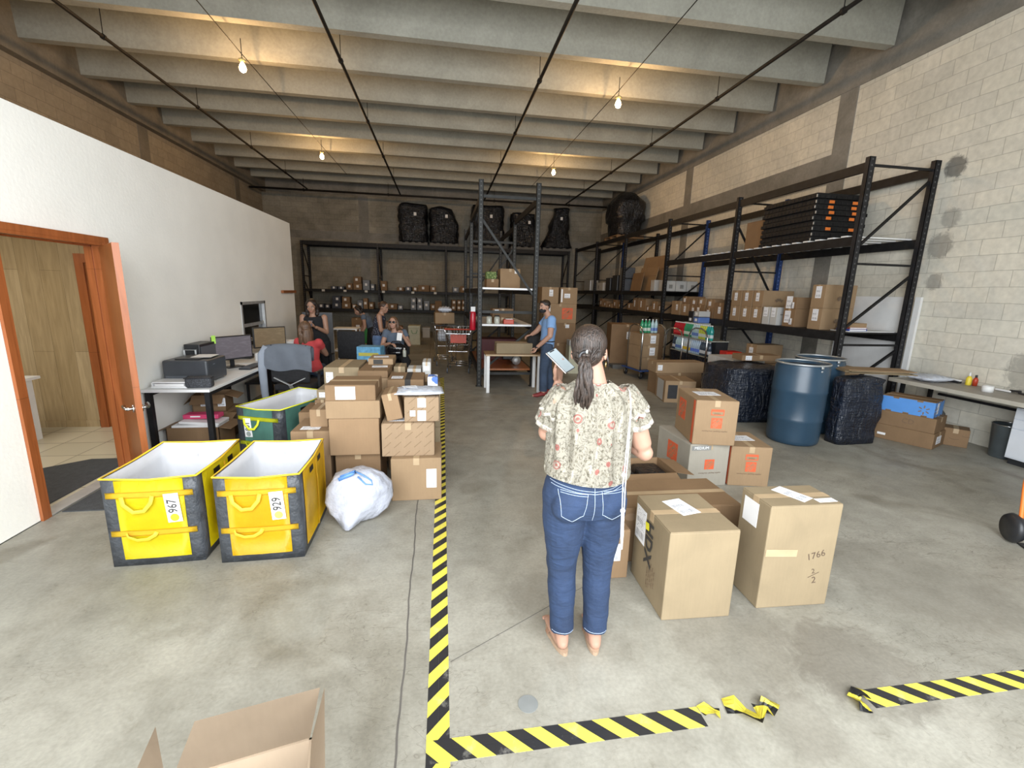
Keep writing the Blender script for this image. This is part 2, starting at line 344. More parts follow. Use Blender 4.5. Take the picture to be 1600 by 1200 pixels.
M['orange'] = pm('orange_print', (0.629, 0.106, 0.038), 0.6, var=0.08)
M['orange_pl'] = pm('orange_plastic', (0.80, 0.20, 0.03), 0.5)
M['film'] = wrapped('black_film', (0.008, 0.009, 0.012))
M['film_navy'] = wrapped('navy_film', (0.012, 0.017, 0.03), 0.18)
M['yellow'] = pm('bright_yellow_fabric', (0.810, 0.662, 0.007), 0.38, var=0.06, scale=5, bump=0.35, bs=1.5)
M['amber'] = pm('amber_fabric', (0.84, 0.50, 0.01), 0.38, var=0.08, scale=5, bump=0.35, bs=1.5)
M['amber_web'] = pm('amber_webbing', (0.86, 0.56, 0.03), 0.6, var=0.08)
M['green'] = pm('green_fabric', (0.0, 0.30, 0.17), 0.4, var=0.12, scale=5, bump=0.35, bs=1.5)
M['green_dull'] = pm('dusty_green_fabric', (0.13, 0.32, 0.26), 0.5, var=0.18, scale=6)
M['lime_web'] = pm('lime_webbing', (0.74, 0.76, 0.03), 0.6, var=0.08)
M['char'] = pm('charcoal_fabric', (0.045, 0.05, 0.058), 0.35, var=0.3, scale=14, bump=0.5, bs=2)
M['liner'] = pm('white_liner', (0.648, 0.657, 0.684), 0.5, var=0.04, scale=4, bump=0.4, bs=1.6)
M['skin'] = pm('skin', (0.414, 0.236, 0.168), 0.55, var=0.06, scale=14)
M['skin_pale'] = pm('skin_fair', (0.36, 0.205, 0.145), 0.55, var=0.06, scale=14)
M['skin_tan'] = pm('skin_tan', (0.343, 0.189, 0.125), 0.55, var=0.06, scale=14)
M['hair_b'] = hair_mat('dark_hair', (0.007, 0.004, 0.003), (0.032, 0.017, 0.01))
M['hair_br'] = hair_mat('brown_hair', (0.012, 0.006, 0.004), (0.10, 0.052, 0.03))
M['hair_lt'] = hair_mat('light_brown_hair', (0.05, 0.026, 0.014), (0.20, 0.11, 0.06))
M['hair_pony'] = hair_mat('greying_hair', (0.005, 0.003, 0.002), (0.055, 0.035, 0.026), (34, 34, 3))
M['barrel'] = pm('blue_barrel_plastic', (0.024, 0.055, 0.092), 0.33, var=0.12, scale=5)

# ------------------------------------------------------------------ object helpers
def link(o, parent=None):
    C.objects.link(o)
    if parent is not None: o.parent = parent
    return o
def mob(name, bm, mat, parent=None, smooth=False, loc=None, rot=None):
    me = bpy.data.meshes.new(name); bm.to_mesh(me); bm.free()
    for mt in (mat if isinstance(mat, (list, tuple)) else [mat]): me.materials.append(mt)
    if smooth:
        me.polygons.foreach_set('use_smooth', [True]*len(me.polygons))
    o = bpy.data.objects.new(name, me); link(o, parent)
    if loc is not None: o.location = loc
    if rot is not None: o.rotation_euler = rot
    return o
def tag(o, label=None, cat=None, group=None, kind=None):
    if label: o['label'] = label
    if cat: o['category'] = cat
    if group: o['group'] = group
    if kind: o['kind'] = kind
    return o
def empty(name, loc=(0, 0, 0), rz=0.0, label=None, cat=None, group=None, rot=None):
    o = bpy.data.objects.new(name, None); link(o); o.location = loc
    o.rotation_euler = rot if rot else (0, 0, rz); o.empty_display_size = 0.1
    return tag(o, label, cat, group)
def copy_tree(o, parent=None):
    c = o.copy(); C.objects.link(c)
    if parent is not None:
        c.parent = parent
    for ch in list(o.children): copy_tree(ch, c)
    return c
def box(bm, lo, hi, mtx=None, bev=0.0, mi=0):
    x0, y0, z0 = lo; x1, y1, z1 = hi
    vs = [bm.verts.new(v) for v in ((x0, y0, z0), (x1, y0, z0), (x1, y1, z0), (x0, y1, z0), (x0, y0, z1), (x1, y0, z1), (x1, y1, z1), (x0, y1, z1))]
    fs = [bm.faces.new([vs[i] for i in f]) for f in ((0, 3, 2, 1), (4, 5, 6, 7), (0, 1, 5, 4), (1, 2, 6, 5), (2, 3, 7, 6), (3, 0, 4, 7))]
    for f in fs: f.material_index = mi
    if bev > 0:
        es = list({e for f in fs for e in f.edges})
        r = bmesh.ops.bevel(bm, geom=es, offset=bev, segments=2, affect='EDGES', profile=0.5)
        vs = list({v for f in r['faces'] for v in f.verts} | {v for v in vs if v.is_valid})
        for f in r['faces']: f.material_index = mi
    if mtx is not None: bmesh.ops.transform(bm, matrix=mtx, verts=[v for v in vs if v.is_valid])
    return vs
def cbox(bm, c, s, mtx=None, bev=0.0, mi=0):
    return box(bm, [c[i]-s[i]/2 for i in range(3)], [c[i]+s[i]/2 for i in range(3)], mtx, bev, mi)
def frame_to(a, b, up=Vector((0, 0, 1))):
    a, b = Vector(a), Vector(b); z = (b-a).normalized()
    x = up.cross(z)
    if x.length < 1e-4: x = Vector((1, 0, 0)).cross(z)
    if x.length < 1e-4: x = Vector((0, 1, 0)).cross(z)
    x.normalize(); y = z.cross(x)
    return Matrix(((x.x, y.x, z.x, a.x), (x.y, y.y, z.y, a.y), (x.z, y.z, z.z, a.z), (0, 0, 0, 1))), (b-a).length
def bar(bm, a, b, w, t, up=Vector((0, 0, 1)), bev=0.0):
    """rectangular bar from a to b; w across, t in the 'up' sense"""
    m, L = frame_to(a, b, up); box(bm, (-w/2, -t/2, 0), (w/2, t/2, L), m, bev)
def tube(bm, pts, rad, seg=10, closed=False, cap=True, mi=0, flat=None, up=None):
    """tube along points; rad number or list; flat = (sx, sy) ellipse scale; up = reference for the ellipse"""
    pts = [Vector(p) for p in pts]; n = len(pts); rs = rad if isinstance(rad, (list, tuple)) else [rad]*n
    rings = []; ref = Vector(up) if up is not None else None; px = None
    for i in range(n):
        if closed: t = pts[(i+1) % n]-pts[i-1]
        else: t = pts[min(i+1, n-1)]-pts[max(i-1, 0)]
        if t.length < 1e-9: t = Vector((0, 0, 1))
        t.normalize()
        if ref is not None: x = ref-t*ref.dot(t)
        elif px is not None: x = px-t*px.dot(t)
        else: x = (Vector((0, 0, 1)) if abs(t.z) < 0.9 else Vector((1, 0, 0))).cross(t)
        if x.length < 1e-5: x = Vector((1, 0, 0)).cross(t)
        if x.length < 1e-5: x = Vector((0, 1, 0)).cross(t)
        x.normalize(); px = x; y = t.cross(x)
        fx, fy = (1, 1)
        if flat is not None: fx, fy = flat[i] if isinstance(flat[0], (list, tuple)) else flat
        rings.append([bm.verts.new(pts[i]+x*(math.cos(2*PI*k/seg)*rs[i]*fx)+y*(math.sin(2*PI*k/seg)*rs[i]*fy)) for k in range(seg)])
    m = n if closed else n-1
    for i in range(m):
        a, b = rings[i], rings[(i+1) % n]
        for k in range(seg):
            f = bm.faces.new((a[k], a[(k+1) % seg], b[(k+1) % seg], b[k])); f.material_index = mi
    if cap and not closed:
        f = bm.faces.new(list(reversed(rings[0]))); f.material_index = mi
        f = bm.faces.new(rings[-1]); f.material_index = mi
    return rings
def lathe(bm, prof, seg=24, mtx=None, mi=0, capb=True, capt=True):
    """prof list of (r, z)"""
    rings = []; new = []
    for r, z in prof:
        rg = [bm.verts.new((math.cos(2*PI*k/seg)*r, math.sin(2*PI*k/seg)*r, z)) for k in range(seg)]
        rings.append(rg); new += rg
    for a, b in zip(rings, rings[1:]):
        for k in range(seg):
            f = bm.faces.new((a[k], a[(k+1) % seg], b[(k+1) % seg], b[k])); f.material_index = mi
    if capb: bm.faces.new(list(reversed(rings[0]))).material_index = mi
    if capt: bm.faces.new(rings[-1]).material_index = mi
    if mtx is not None: bmesh.ops.transform(bm, matrix=mtx, verts=new)
    return new
def part(name, parent, mat, fn, smooth=False, **k):
    bm = bmesh.new(); fn(bm); return mob(name, bm, mat, parent, smooth, **k)
def bx(name, parent, mat, lo, hi, bev=0.0, **k):
    return part(name, parent, mat, lambda bm: box(bm, lo, hi, None, bev), **k)
def text_mesh(s, size, depth=0.0006, bold=0.0):
    cu = bpy.data.curves.new('t', 'FONT'); cu.body = s; cu.size = size; cu.align_x = 'CENTER'; cu.align_y = 'CENTER'; cu.extrude = depth; cu.offset = bold
    cu.resolution_u = 2
    o = bpy.data.objects.new('t', cu); C.objects.link(o)
    dg = bpy.context.evaluated_depsgraph_get()
    me = bpy.data.meshes.new_from_object(o.evaluated_get(dg)); bpy.data.objects.remove(o); bpy.data.curves.remove(cu)
    return me
def lettering(name, s, size, mat, parent, loc, rot, depth=0.0006, bold=0.0, sx=1.0):
    me = text_mesh(s, size, depth, bold); me.materials.clear(); me.materials.append(mat)
    o = bpy.data.objects.new(name, me); link(o, parent); o.location = loc; o.rotation_euler = rot; o.scale = (sx, 1, 1)
    return o
def apply_mods(o):
    dg = bpy.context.evaluated_depsgraph_get()
    me = bpy.data.meshes.new_from_object(o.evaluated_get(dg)); old = o.data
    o.modifiers.clear(); o.data = me; bpy.data.meshes.remove(old)
    return o

# ------------------------------------------------------------------ the building
XL, XR, YF, YN, ZC = -6.95, 6.92, 19.8, -0.95, 6.25
def struct(name, mat, fn, **k):
    return tag(part(name, None, mat, fn, **k), kind='structure')
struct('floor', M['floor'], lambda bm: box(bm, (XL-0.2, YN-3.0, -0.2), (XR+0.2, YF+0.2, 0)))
wr = struct('wall_right', M['block_right'], lambda bm: box(bm, (XR, YN, 0), (XR+0.2, YF+0.2, ZC)))
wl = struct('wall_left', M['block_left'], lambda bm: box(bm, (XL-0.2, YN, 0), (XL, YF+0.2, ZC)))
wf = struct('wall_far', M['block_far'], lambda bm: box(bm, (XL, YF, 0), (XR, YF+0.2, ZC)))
def wall_front(bm):
    box(bm, (XL, YN-0.2, 0), (-2.85, YN, ZC)); box(bm, (3.55, YN-0.2, 0), (XR, YN, ZC)); box(bm, (-2.85, YN-0.2, 4.65), (3.55, YN, ZC))
struct('wall_front', M['block_right'], wall_front)
# cast columns and bond beams, a little proud of the blocks
for y in (7.55, 12.65, 17.6):
    bx('concrete_column', wr, M['concrete'], (XR-0.012, y-0.18, 0), (XR, y+0.18, 5.6))
    bx('concrete_column', wl, M['concrete_l'], (XL, y-0.18, 0), (XL+0.012, y+0.18, 5.6))
for y in (2.6,):
    bx('concrete_column', wl, M['concrete_l'], (XL, y-0.18, 0), (XL+0.012, y+0.18, 5.6))
for x in (-3.15, 2.6):
    bx('concrete_column', wf, M['concrete'], (x-0.19, YF-0.012, 0), (x+0.19, YF, 5.6))
bx('bond_beam', wr, M['concrete'], (XR-0.02, YN, 5.33), (XR, YF, ZC))
bx('bond_beam', wr, M['concrete'], (XR-0.014, 7.4, 3.86), (XR, YF, 4.36))
bx('bond_beam', wl, M['concrete_l'], (XL, YN, 5.36), (XL+0.16, YF, ZC))
bx('bond_beam', wf, M['concrete'], (XL, YF-0.014, 3.7), (XR, YF, 4.0))
bx('bond_beam', wf, M['concrete'], (XL, YF-0.014, 5.4), (XR, YF, ZC))
ceil = struct('ceiling', M['slab'], lambda bm: box(bm, (XL, YN-0.1, ZC), (XR, YF, ZC+0.2)))
by = 6.83-1.3*7
k = 0
while by < YF-0.3:
    def beam(bm, y=by):
        prof = [(-0.075, 5.63), (0.075, 5.63), (0.13, ZC), (-0.13, ZC)]
        a = [bm.verts.new((XL+0.16, y+p, z)) for p, z in prof]; b = [bm.verts.new((XR-0.1, y+p, z)) for p, z in prof]
        for i in range(4): bm.faces.new((a[i], b[i], b[(i+1) % 4], a[(i+1) % 4]))
        bm.faces.new(a[::-1]); bm.faces.new(b)
        bmesh.ops.recalc_face_normals(bm, faces=bm.faces)
    if by > YN: part('ceiling_beam', ceil, M['beam'], beam)
    by += 1.3
# floor joints and the round cap set in the floor
def strip(bm, pts, w, z=0.0012):
    for a, b in zip(pts, pts[1:]):
        a = Vector((a[0], a[1], 0)); b = Vector((b[0], b[1], 0)); n = (b-a).cross(Vector((0, 0, 1))).normalized()*w/2
        f = bm.faces.new([bm.verts.new(v+Vector((0, 0, z))) for v in (a-n, b-n, b+n, a+n)])
        bmesh.ops.recalc_face_normals(bm, faces=[f])
        if f.normal.z < 0: f.normal_flip()
fl = bpy.data.objects['floor']
M['joint'] = pm('joint_filler', (0.11, 0.10, 0.088), 0.9)
JA, JB = -0.187, -0.016
def JX(y): return JA+(y-1.42)*JB+0.004*math.sin(y*7)+0.002*math.sin(y*31)
jz = [(-0.205+0.048*t+0.004*math.sin(t*9)+0.003*math.sin(t*23), -2.3+t*1.0) for t in [i*0.25 for i in range(60)]]
j1 = [(JX(y), y) for y in [-1.4+i*0.06 for i in range(350)]]
part('floor_joint', fl, M['joint'], lambda bm: strip(bm, j1, 0.009))
part('floor_joint', fl, M['joint'], lambda bm: strip(bm, [(0.03, 1.9), (0.6, 2.23), (1.5, 2.75)], 0.004))
part('floor_joint', fl, M['joint'], lambda bm: strip(bm, [(-3.0, 6.62), (6.9, 6.62)], 0.008))
part('floor_joint', fl, M['joint'], lambda bm: strip(bm, [(-6.9, 12.9), (6.9, 12.9)], 0.008))
M['cap'] = pm('round_cap', (0.19, 0.20, 0.195), 0.6)
cp = onZ(825, 1100)
part('round_cap', fl, M['cap'], lambda bm: lathe(bm, [(0.045, 0), (0.045, 0.002)], 24), loc=cp)

# office: white partition wall with its doorway, and the room behind it
XW, YW0, YW1, ZW = -3.02, YN, 9.95, 3.02
D0, D1, DH = 3.62, 4.72, 2.16           # rough opening
W0, W1, WZ0, WZ1 = 7.38, 8.32, 0.80, 1.54  # office window
def part_wall(bm):
    t = -0.12
    for (y0, y1, z0, z1) in ((YW0, D0, 0, ZW), (D0, D1, DH, ZW), (D1, W0, 0, ZW), (W0, W1, 0, WZ0), (W0, W1, WZ1, ZW), (W1, YW1, 0, ZW)):
        box(bm, (XW+t, y0, z0), (XW, y1, z1))
    box(bm, (XL, YW1-0.12, 0), (XW+t, YW1, ZW))
struct('wall_office', M['plaster'], part_wall)
struct('ceiling_office', M['white'], lambda bm: box(bm, (XL, YW0, 2.75), (XW-0.12, YW1-0.12, ZW-0.01)))
struct('floor_office', M['tile'], lambda bm: box(bm, (XL, YW0, 0), (XW, 6.1, 0.006)))
struct('wall_office_back', M['wood_wall'], lambda bm: box(bm, (-6.5, 6.1, 0), (XW-0.13, 6.18, 2.75)))
struct('wall_office_side', M['wood_wall'], lambda bm: box(bm, (-6.58, 0.5, 0), (-6.5, 6.18, 2.75)))
struct('baseboard_office', M['wood_wall'], lambda bm: box(bm, (-6.5, 6.085, 0.006), (-4.25, 6.1, 0.09)))
struct('trim_1', M['galv'], lambda bm: box(bm, (XW-0.10, D0+0.06, 0.004), (XW+0.02, D1-0.06, 0.012)))
# door frame, leaf and handles
d1 = tag(empty('door_1', (XW, D0, 0)), kind='structure')
def jambs(bm):
    f = 0.055
    box(bm, (-0.14, 0, 0), (0.02, f, DH)); box(bm, (-0.14, D1-D0-f, 0), (0.02, D1-D0, DH)); box(bm, (-0.139, f, DH-f), (0.019, D1-D0-f, DH+0.002))
    box(bm, (-0.10, f, 0), (-0.075, f+0.012, DH-f)); box(bm, (-0.10, D1-D0-f-0.012, 0), (-0.075, D1-D0-f, DH-f)); box(bm, (-0.10, f, DH-f-0.012), (-0.075, D1-D0-f, DH-f))
    box(bm, (0.0, -0.02, 0), (0.022, 0.03, DH+0.02)); box(bm, (0.0, D1-D0-0.03, 0), (0.022, D1-D0+0.02, DH+0.02)); box(bm, (0.0, 0.03, DH-0.03), (0.0215, D1-D0-0.03, DH+0.02))
part('door_frame', d1, M['wood_frame'], jambs)
hin = Vector((0.028, D1-D0-0.05, 0)); fe = Vector((-2.46, 4.00, 0))-Vector((XW, D0, 0))
vec = (fe-hin).normalized(); ang = math.atan2(vec.y, vec.x)
leaf = bx('door_leaf', d1, M['wood_door'], (0, -0.045, 0.012), (0.83, 0.0, 2.09), 0.003, loc=hin, rot=(0, 0, ang))
bx('leaf_edge', leaf, M['wood_frame'], (0.83, -0.045, 0.012), (0.836, 0.0, 2.09))
for sgn, y0 in ((-1, -0.045), (1, 0.0)):
    def hdl(bm, sgn=sgn, y0=y0):
        tube(bm, [(0.765, y0, 0.76), (0.765, y0+sgn*0.012, 0.76)], 0.033, 16)
        tube(bm, [(0.765, y0, 0.76), (0.765, y0+sgn*0.05, 0.76)], 0.012, 10)
        tube(bm, [(0.765, y0+sgn*0.045, 0.76), (0.72, y0+sgn*0.058, 0.762), (0.655, y0+sgn*0.056, 0.765)], [0.014, 0.011, 0.016], 10)
    part('door_handle', leaf, M['chrome'], hdl, True)
# door in the office's back wall
d2 = tag(empty('door_2', (-4.22, 6.1, 0)), kind='structure')
part('door_frame', d2, M['wood_frame'], lambda bm: (box(bm, (0, -0.05, 0.006), (0.09, 0.0, 2.1)), box(bm, (0.92, -0.05, 0.006), (1.02, 0.0, 2.1)), box(bm, (0.09, -0.049, 2.0), (0.92, 0.0, 2.099))))
bx('door_leaf', d2, M['wood_door'], (0.09, -0.03, 0.01), (0.92, 0.0, 2.0))
# sliding reception window
w1 = tag(empty('window_1', (XW, W0, WZ0)), kind='structure')
def wframe(bm):
    a, b = W1-W0, WZ1-WZ0; t = 0.045
    box(bm, (-0.12, 0, 0), (0.012, t, b)); box(bm, (-0.12, a-t, 0), (0.012, a, b)); box(bm, (-0.12, 0, 0), (0.012, a, t)); box(bm, (-0.12, 0, b-t), (0.012, a, b))
    box(bm, (-0.07, t, b*0.47), (-0.01, a-t, b*0.47+0.05))
part('window_frame', w1, M['galv'], wframe)
M['glass_dark'] = pm('dark_glass', (0.012, 0.013, 0.013), 0.06, var=0.1)
bx('window_pane', w1, M['glass_dark'], (-0.055, 0.045, 0.045), (-0.047, W1-W0-0.045, (WZ1-WZ0)*0.47))
bx('window_pane', w1, M['glass_dark'], (-0.04, 0.045, (WZ1-WZ0)*0.47+0.05), (-0.032, W1-W0-0.045, WZ1-WZ0-0.045))
# ceiling pipes (sprinkler mains)
def pipe(name, pts, r, label, mats=M['pipe'], hangers=None):
    e = empty(name, pts[0]); tag(e, label, 'pipe', 'sprinkler pipes under the ceiling beams')
    o = Vector(pts[0])
    part('pipe_run', e, mats, lambda bm: tube(bm, [Vector(p)-o for p in pts], r, 10), True)
    for h in hangers or []:
        hp = Vector(h)-o
        part('hanger', e, mats, lambda bm, hp=hp: (tube(bm, [hp, hp+Vector((0, 0, 5.66-h[2]))], 0.006, 6), tube(bm, [hp+Vector((0, -0.02, 0)), hp+Vector((0, 0.02, 0))], r*1.5, 10)))
    return e
ZP = 5.27
for x, nm in ((-4.86, 'black sprinkler pipe under the ceiling beams nearest the white office wall'), (-1.56, 'black sprinkler pipe under the beams between the left bulb string and the room centre'),
              (1.62, 'black sprinkler pipe under the beams above the grey steel rack'), (4.86, 'black sprinkler pipe under the beams nearest the long black pallet rack')):
    pipe('sprinkler_pipe', [(x, -2.2, ZP), (x, 18.3, ZP)], 0.026 if x < 0 else 0.028, nm, hangers=[(x, y, ZP) for y in (3.0, 5.6, 8.2, 10.8, 13.4, 16.0)])
pipe('sprinkler_main', [(XL+0.1, 18.36, ZP-0.03), (XR-0.1, 18.36, ZP-0.03)], 0.036, 'black cross main pipe running along the far block wall', hangers=[(x, 18.36, ZP-0.03) for x in (-5, -2, 2, 5)])
# festoon wires and bulbs
def wire(x, names):
    e = empty('light_wire', (x, -2.2, 5.52)); tag(e, names, 'wire')
    part('cable', e, M['pipe'], lambda bm: tube(bm, [(0, 0, 0), (0, 6, -0.06), (0, 10.85, -0.1), (0, 15.8, -0.05), (0, 19, 0)], 0.007, 6))
    return e
wire(-3.17, 'thin cable carrying the two bulbs nearer the white office wall')
wire(3.17, 'thin cable carrying the two bulbs nearer the pallet rack wall')
M['bulb'] = pm('lit_bulb', (1, 0.8, 0.5), 0.3, emit=(1.0, 0.62, 0.26), power=38)
M['brass'] = pm('socket', (0.5, 0.42, 0.2), 0.4)
for px, py, Y, nm in ((379, 103, 8.66, 'glowing bulb above the office wall, first on its cable'), (503, 243, 13.65, 'glowing bulb beyond the office wall, second on its cable'),
                   (966, 160, 8.62, 'glowing bulb between the grey rack and the camera, first on its cable'), (865, 268, 13.6, 'glowing bulb above the grey rack, second on its cable')):
    p = onY(px, py, Y)
    b = empty('light_bulb', (p.x, Y, p.z)); tag(b, nm, 'light bulb', 'bare bulbs hung under the ceiling')
    part('glass', b, M['bulb'], lambda bm: lathe(bm, [(0.004, -0.10), (0.04, -0.08), (0.055, -0.04), (0.046, 0.0), (0.025, 0.04), (0.016, 0.05)], 16), True)
    part('hanging_cord', b, M['pipe'], lambda bm: tube(bm, [(0, 0, 0.12), (0, 0, 5.64-p.z)], 0.006, 6))
    part('socket', b, M['brass'], lambda bm: lathe(bm, [(0.018, 0.045), (0.024, 0.06), (0.06, 0.075), (0.055, 0.09), (0.02, 0.11), (0.006, 0.13)], 16), True)
    l = bpy.data.lights.new('bulb_glow', 'POINT'); l.energy = 60; l.color = (1.0, 0.60, 0.27); l.shadow_soft_size = 0.045
    lo = bpy.data.objects.new('bulb_glow', l); link(lo, b); lo.location = (0, 0, -0.16)
# ------------------------------------------------------------------ pallet racks
def post_mat(name, col):
    m, nt, b = nodes(name); tc = N(nt, 'ShaderNodeTexCoord').outputs['Object']
    sp = N(nt, 'ShaderNodeSeparateXYZ'); nt.links.new(tc, sp.inputs[0])
    def op(o, a, v, w=None):
        n = N(nt, 'ShaderNodeMath', operation=o)
        for i, q in enumerate((a, v)):
            if q is None: continue
            if isinstance(q, (int, float)): n.inputs[i].default_value = q
            else: nt.links.new(q, n.inputs[i])
        return n.outputs[0]
    fz = op('FRACT', op('DIVIDE', sp.outputs['Z'], 0.076), None)
    kz = op('MULTIPLY', op('GREATER_THAN', fz, 0.35), op('LESS_THAN', fz, 0.62))
    ky = op('LESS_THAN', op('ABSOLUTE', sp.outputs['X'], None), 0.011)
    k = op('MULTIPLY', kz, ky)
    base = ramp(nt, noise(nt, tc, 10, 5), [(0.3, [c*0.7 for c in col]), (0.7, [c*1.3 for c in col])])
    nt.links.new(mix(nt, base, [min(1, c*2.2+0.05) for c in col], k), b.inputs['Base Color']); b.inputs['Roughness'].default_value = 0.5; b.inputs['Specular IOR Level'].default_value = 0.25
    return m
M['post'] = post_mat('black_post', (0.018, 0.018, 0.02))
M['post_blue'] = post_mat('blue_post', (0.028, 0.06, 0.19))
M['post_grey'] = post_mat('grey_post', (0.030, 0.031, 0.030))
def rpost(rack, x, y, h, mat, w=0.075, d=0.07):
    def f(bm):
        box(bm, (-w/2, -d/2, 0), (w/2, -d/2+0.006, h)); box(bm, (-w/2, -d/2, 0), (-w/2+0.006, d/2, h)); box(bm, (w/2-0.006, -d/2, 0), (w/2, d/2, h))
        box(bm, (-w/2-0.02, -d/2-0.015, 0), (w/2+0.02, d/2+0.015, 0.008))
    return part('upright_post', rack, mat, f, loc=(x, y, 0))
def rbar(rack, name, a, b, w, t, mat, up=Vector((0, 0, 1))):
    a = Vector(a); b = Vector(b)
    return part(name, rack, mat, lambda bm: bar(bm, Vector((0, 0, 0)), b-a, w, t, up), loc=a)

RX0, RX1 = 5.75, 6.80
ry = [5.75, 8.5, 11.25, 14.05, 16.8, 19.5]
rack_r = empty('pallet_rack', (0, 0, 0)); tag(rack_r, 'long black pallet rack of five bays standing along the pale block wall', 'pallet rack')
for i, y in enumerate(ry):
    rpost(rack_r, RX0, y, 3.72, M['post'], 0.09, 0.07); rpost(rack_r, RX1, y, 3.74, M['post'] if i in (0, 3, 5) else M['post_blue'], 0.09, 0.07)
    for z in (3.62, 2.32, 1.16, 0.18): rbar(rack_r, 'cross_brace', (RX0, y+0.01, z), (RX1, y+0.01, z), 0.03, 0.03, M['steel_black'])
    if i in (0, 2, 3, 4, 5): dg = ((RX1, 3.5, RX0, 2.5), (RX1, 2.2, RX0, 1.35), (RX1, 1.1, RX0, 0.35))
    else: dg = ((RX0, 3.25, RX1, 1.75), (RX0, 1.6, RX1, 0.5))
    for xa, za, xb, zb in dg: rbar(rack_r, 'diagonal_brace', (xa, y+0.02, za), (xb, y+0.02, zb), 0.034, 0.03, M['steel_black'])
for i in range(5):
    ya, yb = ry[i]+0.035, ry[i+1]-0.035
    for x in (RX0, RX1):
        for z in [3.60, 1.28]+([2.63] if i < 2 else [1.86]):
            rbar(rack_r, 'load_beam', (x, ya, z), (x, yb, z), 0.045, 0.125 if z > 1.3 else 0.13, M['steel_black'])
    bx('shelf_deck', rack_r, M['steel_black'], (RX0+0.03, ya, 1.325), (RX1-0.03, yb, 1.345))
    if i >= 2: bx('shelf_deck', rack_r, M['steel_black'], (RX0+0.03, ya, 1.905), (RX1-0.03, yb, 1.925))
for i in range(2):
    n = 11 if i == 0 else 5
    for k in range(n):
        y = ry[i]+0.2+(0.235*k)
        bx('deck_slat', rack_r, M['white'], (RX0-0.02, y-0.05, 2.695), (RX1+0.02, y+0.05, 2.715))
# far rack against the back wall
FY0, FY1 = 18.7, 19.6
rack_f = empty('pallet_rack', (0, 0, 0)); tag(rack_f, 'black pallet rack against the far wall with wrapped pallets on top', 'pallet rack')
fx = [-5.30, -2.5, 0.14, 2.75, 5.19]
for i, x in enumerate(fx):
    rpost(rack_f, x, FY0, 3.5, M['post'], 0.08); rpost(rack_f, x, FY1, 3.5, M['post'], 0.08)
    for z in (3.4, 2.2, 1.2, 0.2): rbar(rack_f, 'cross_brace', (x, FY0, z), (x, FY1, z), 0.03, 0.03, M['steel_black'])
    for za, zb in ((3.35, 2.3), (2.1, 1.3), (1.1, 0.3)): rbar(rack_f, 'diagonal_brace', (x+0.01, FY0, za), (x+0.01, FY1, zb), 0.03, 0.03, M['steel_black'])
M['tagpaper'] = pm('shelf_tag', (0.62, 0.62, 0.58), 0.6)
for i in range(4):
    xa, xb = fx[i]+0.04, fx[i+1]-0.04
    for y in (FY0, FY1):
        for z in [3.43]+([1.66, 0.92] if i < 3 else []):
            rbar(rack_f, 'load_beam', (xa, y, z), (xb, y, z), 0.045, 0.15 if z > 3 else 0.10, M['steel_black'])
    bx('shelf_deck', rack_f, M['steel_black'], (xa, FY0+0.02, 3.49), (xb, FY1-0.02, 3.505))
    if i < 3:
        for z in (1.66, 0.92): bx('shelf_deck', rack_f, M['steel_black'], (xa, FY0+0.02, z+0.035), (xb, FY1-0.02, z+0.05))
for i, (px) in enumerate((505, 539, 572, 599, 645, 680)):
    p = onY(px, 452, FY0-0.03); bx('shelf_tag', rack_f, M['tagpaper'], (p.x-0.055, FY0-0.033, 1.62), (p.x+0.055, FY0-0.029, 1.70))
# grey free standing rack in the middle
rack_c = empty('pallet_rack', (0, 0, 0)); tag(rack_c, 'tall grey steel rack standing alone in the aisle beside the man', 'pallet rack')
cx0, cx1 = 0.68, 1.72
for i, y in enumerate((8.42, 11.1, 13.8)):
    h = (3.72, 3.42, 3.55)[i]
    rpost(rack_c, cx0, y, h, M['post_grey'], 0.085, 0.07); rpost(rack_c, cx1, y, h, M['post_grey'], 0.085, 0.07)
    for z in ((3.45, 1.42, 0.25) if i == 0 else (2.95, 2.2, 1.2, 0.3)): rbar(rack_c, 'cross_brace', (cx0, y, z), (cx1, y, z), 0.03, 0.05, M['post_grey'])
    if i == 0: dg = ((cx0, 3.1, cx1, 1.7), (cx1, 1.15, cx0, 0.25))
    else: dg = ((cx1, 2.85, cx0, 1.35), (cx1, 1.2, cx0, 0.3))
    for xa, za, xb, zb in dg: rbar(rack_c, 'diagonal_brace', (xa, y+0.025, za), (xb, y+0.025, zb), 0.04, 0.04, M['post_grey'])
for i, (ya, yb) in enumerate(((8.455, 11.065), (11.135, 13.765))):
    for x in (cx0, cx1):
        rbar(rack_c, 'load_beam', (x, ya, 3.42 if i == 0 else 3.3), (x, yb, 3.42 if i == 0 else 3.3), 0.045, 0.11, M['steel_black'])
        for z in (1.80, 1.12, 0.27): rbar(rack_c, 'load_beam', (x, ya, z), (x, yb, z), 0.045, 0.10, M['steel_black'])
for z in (1.85, 1.17): bx('shelf_board', rack_c, M['white_gloss'], (cx0+0.03, 8.47, z-0.018), (cx1-0.03, 11.0, z+0.018), 0.004)
bx('shelf_board', rack_c, M['wood_door'], (cx0+0.03, 8.47, 0.30), (cx1-0.03, 11.0, 0.335), 0.004)

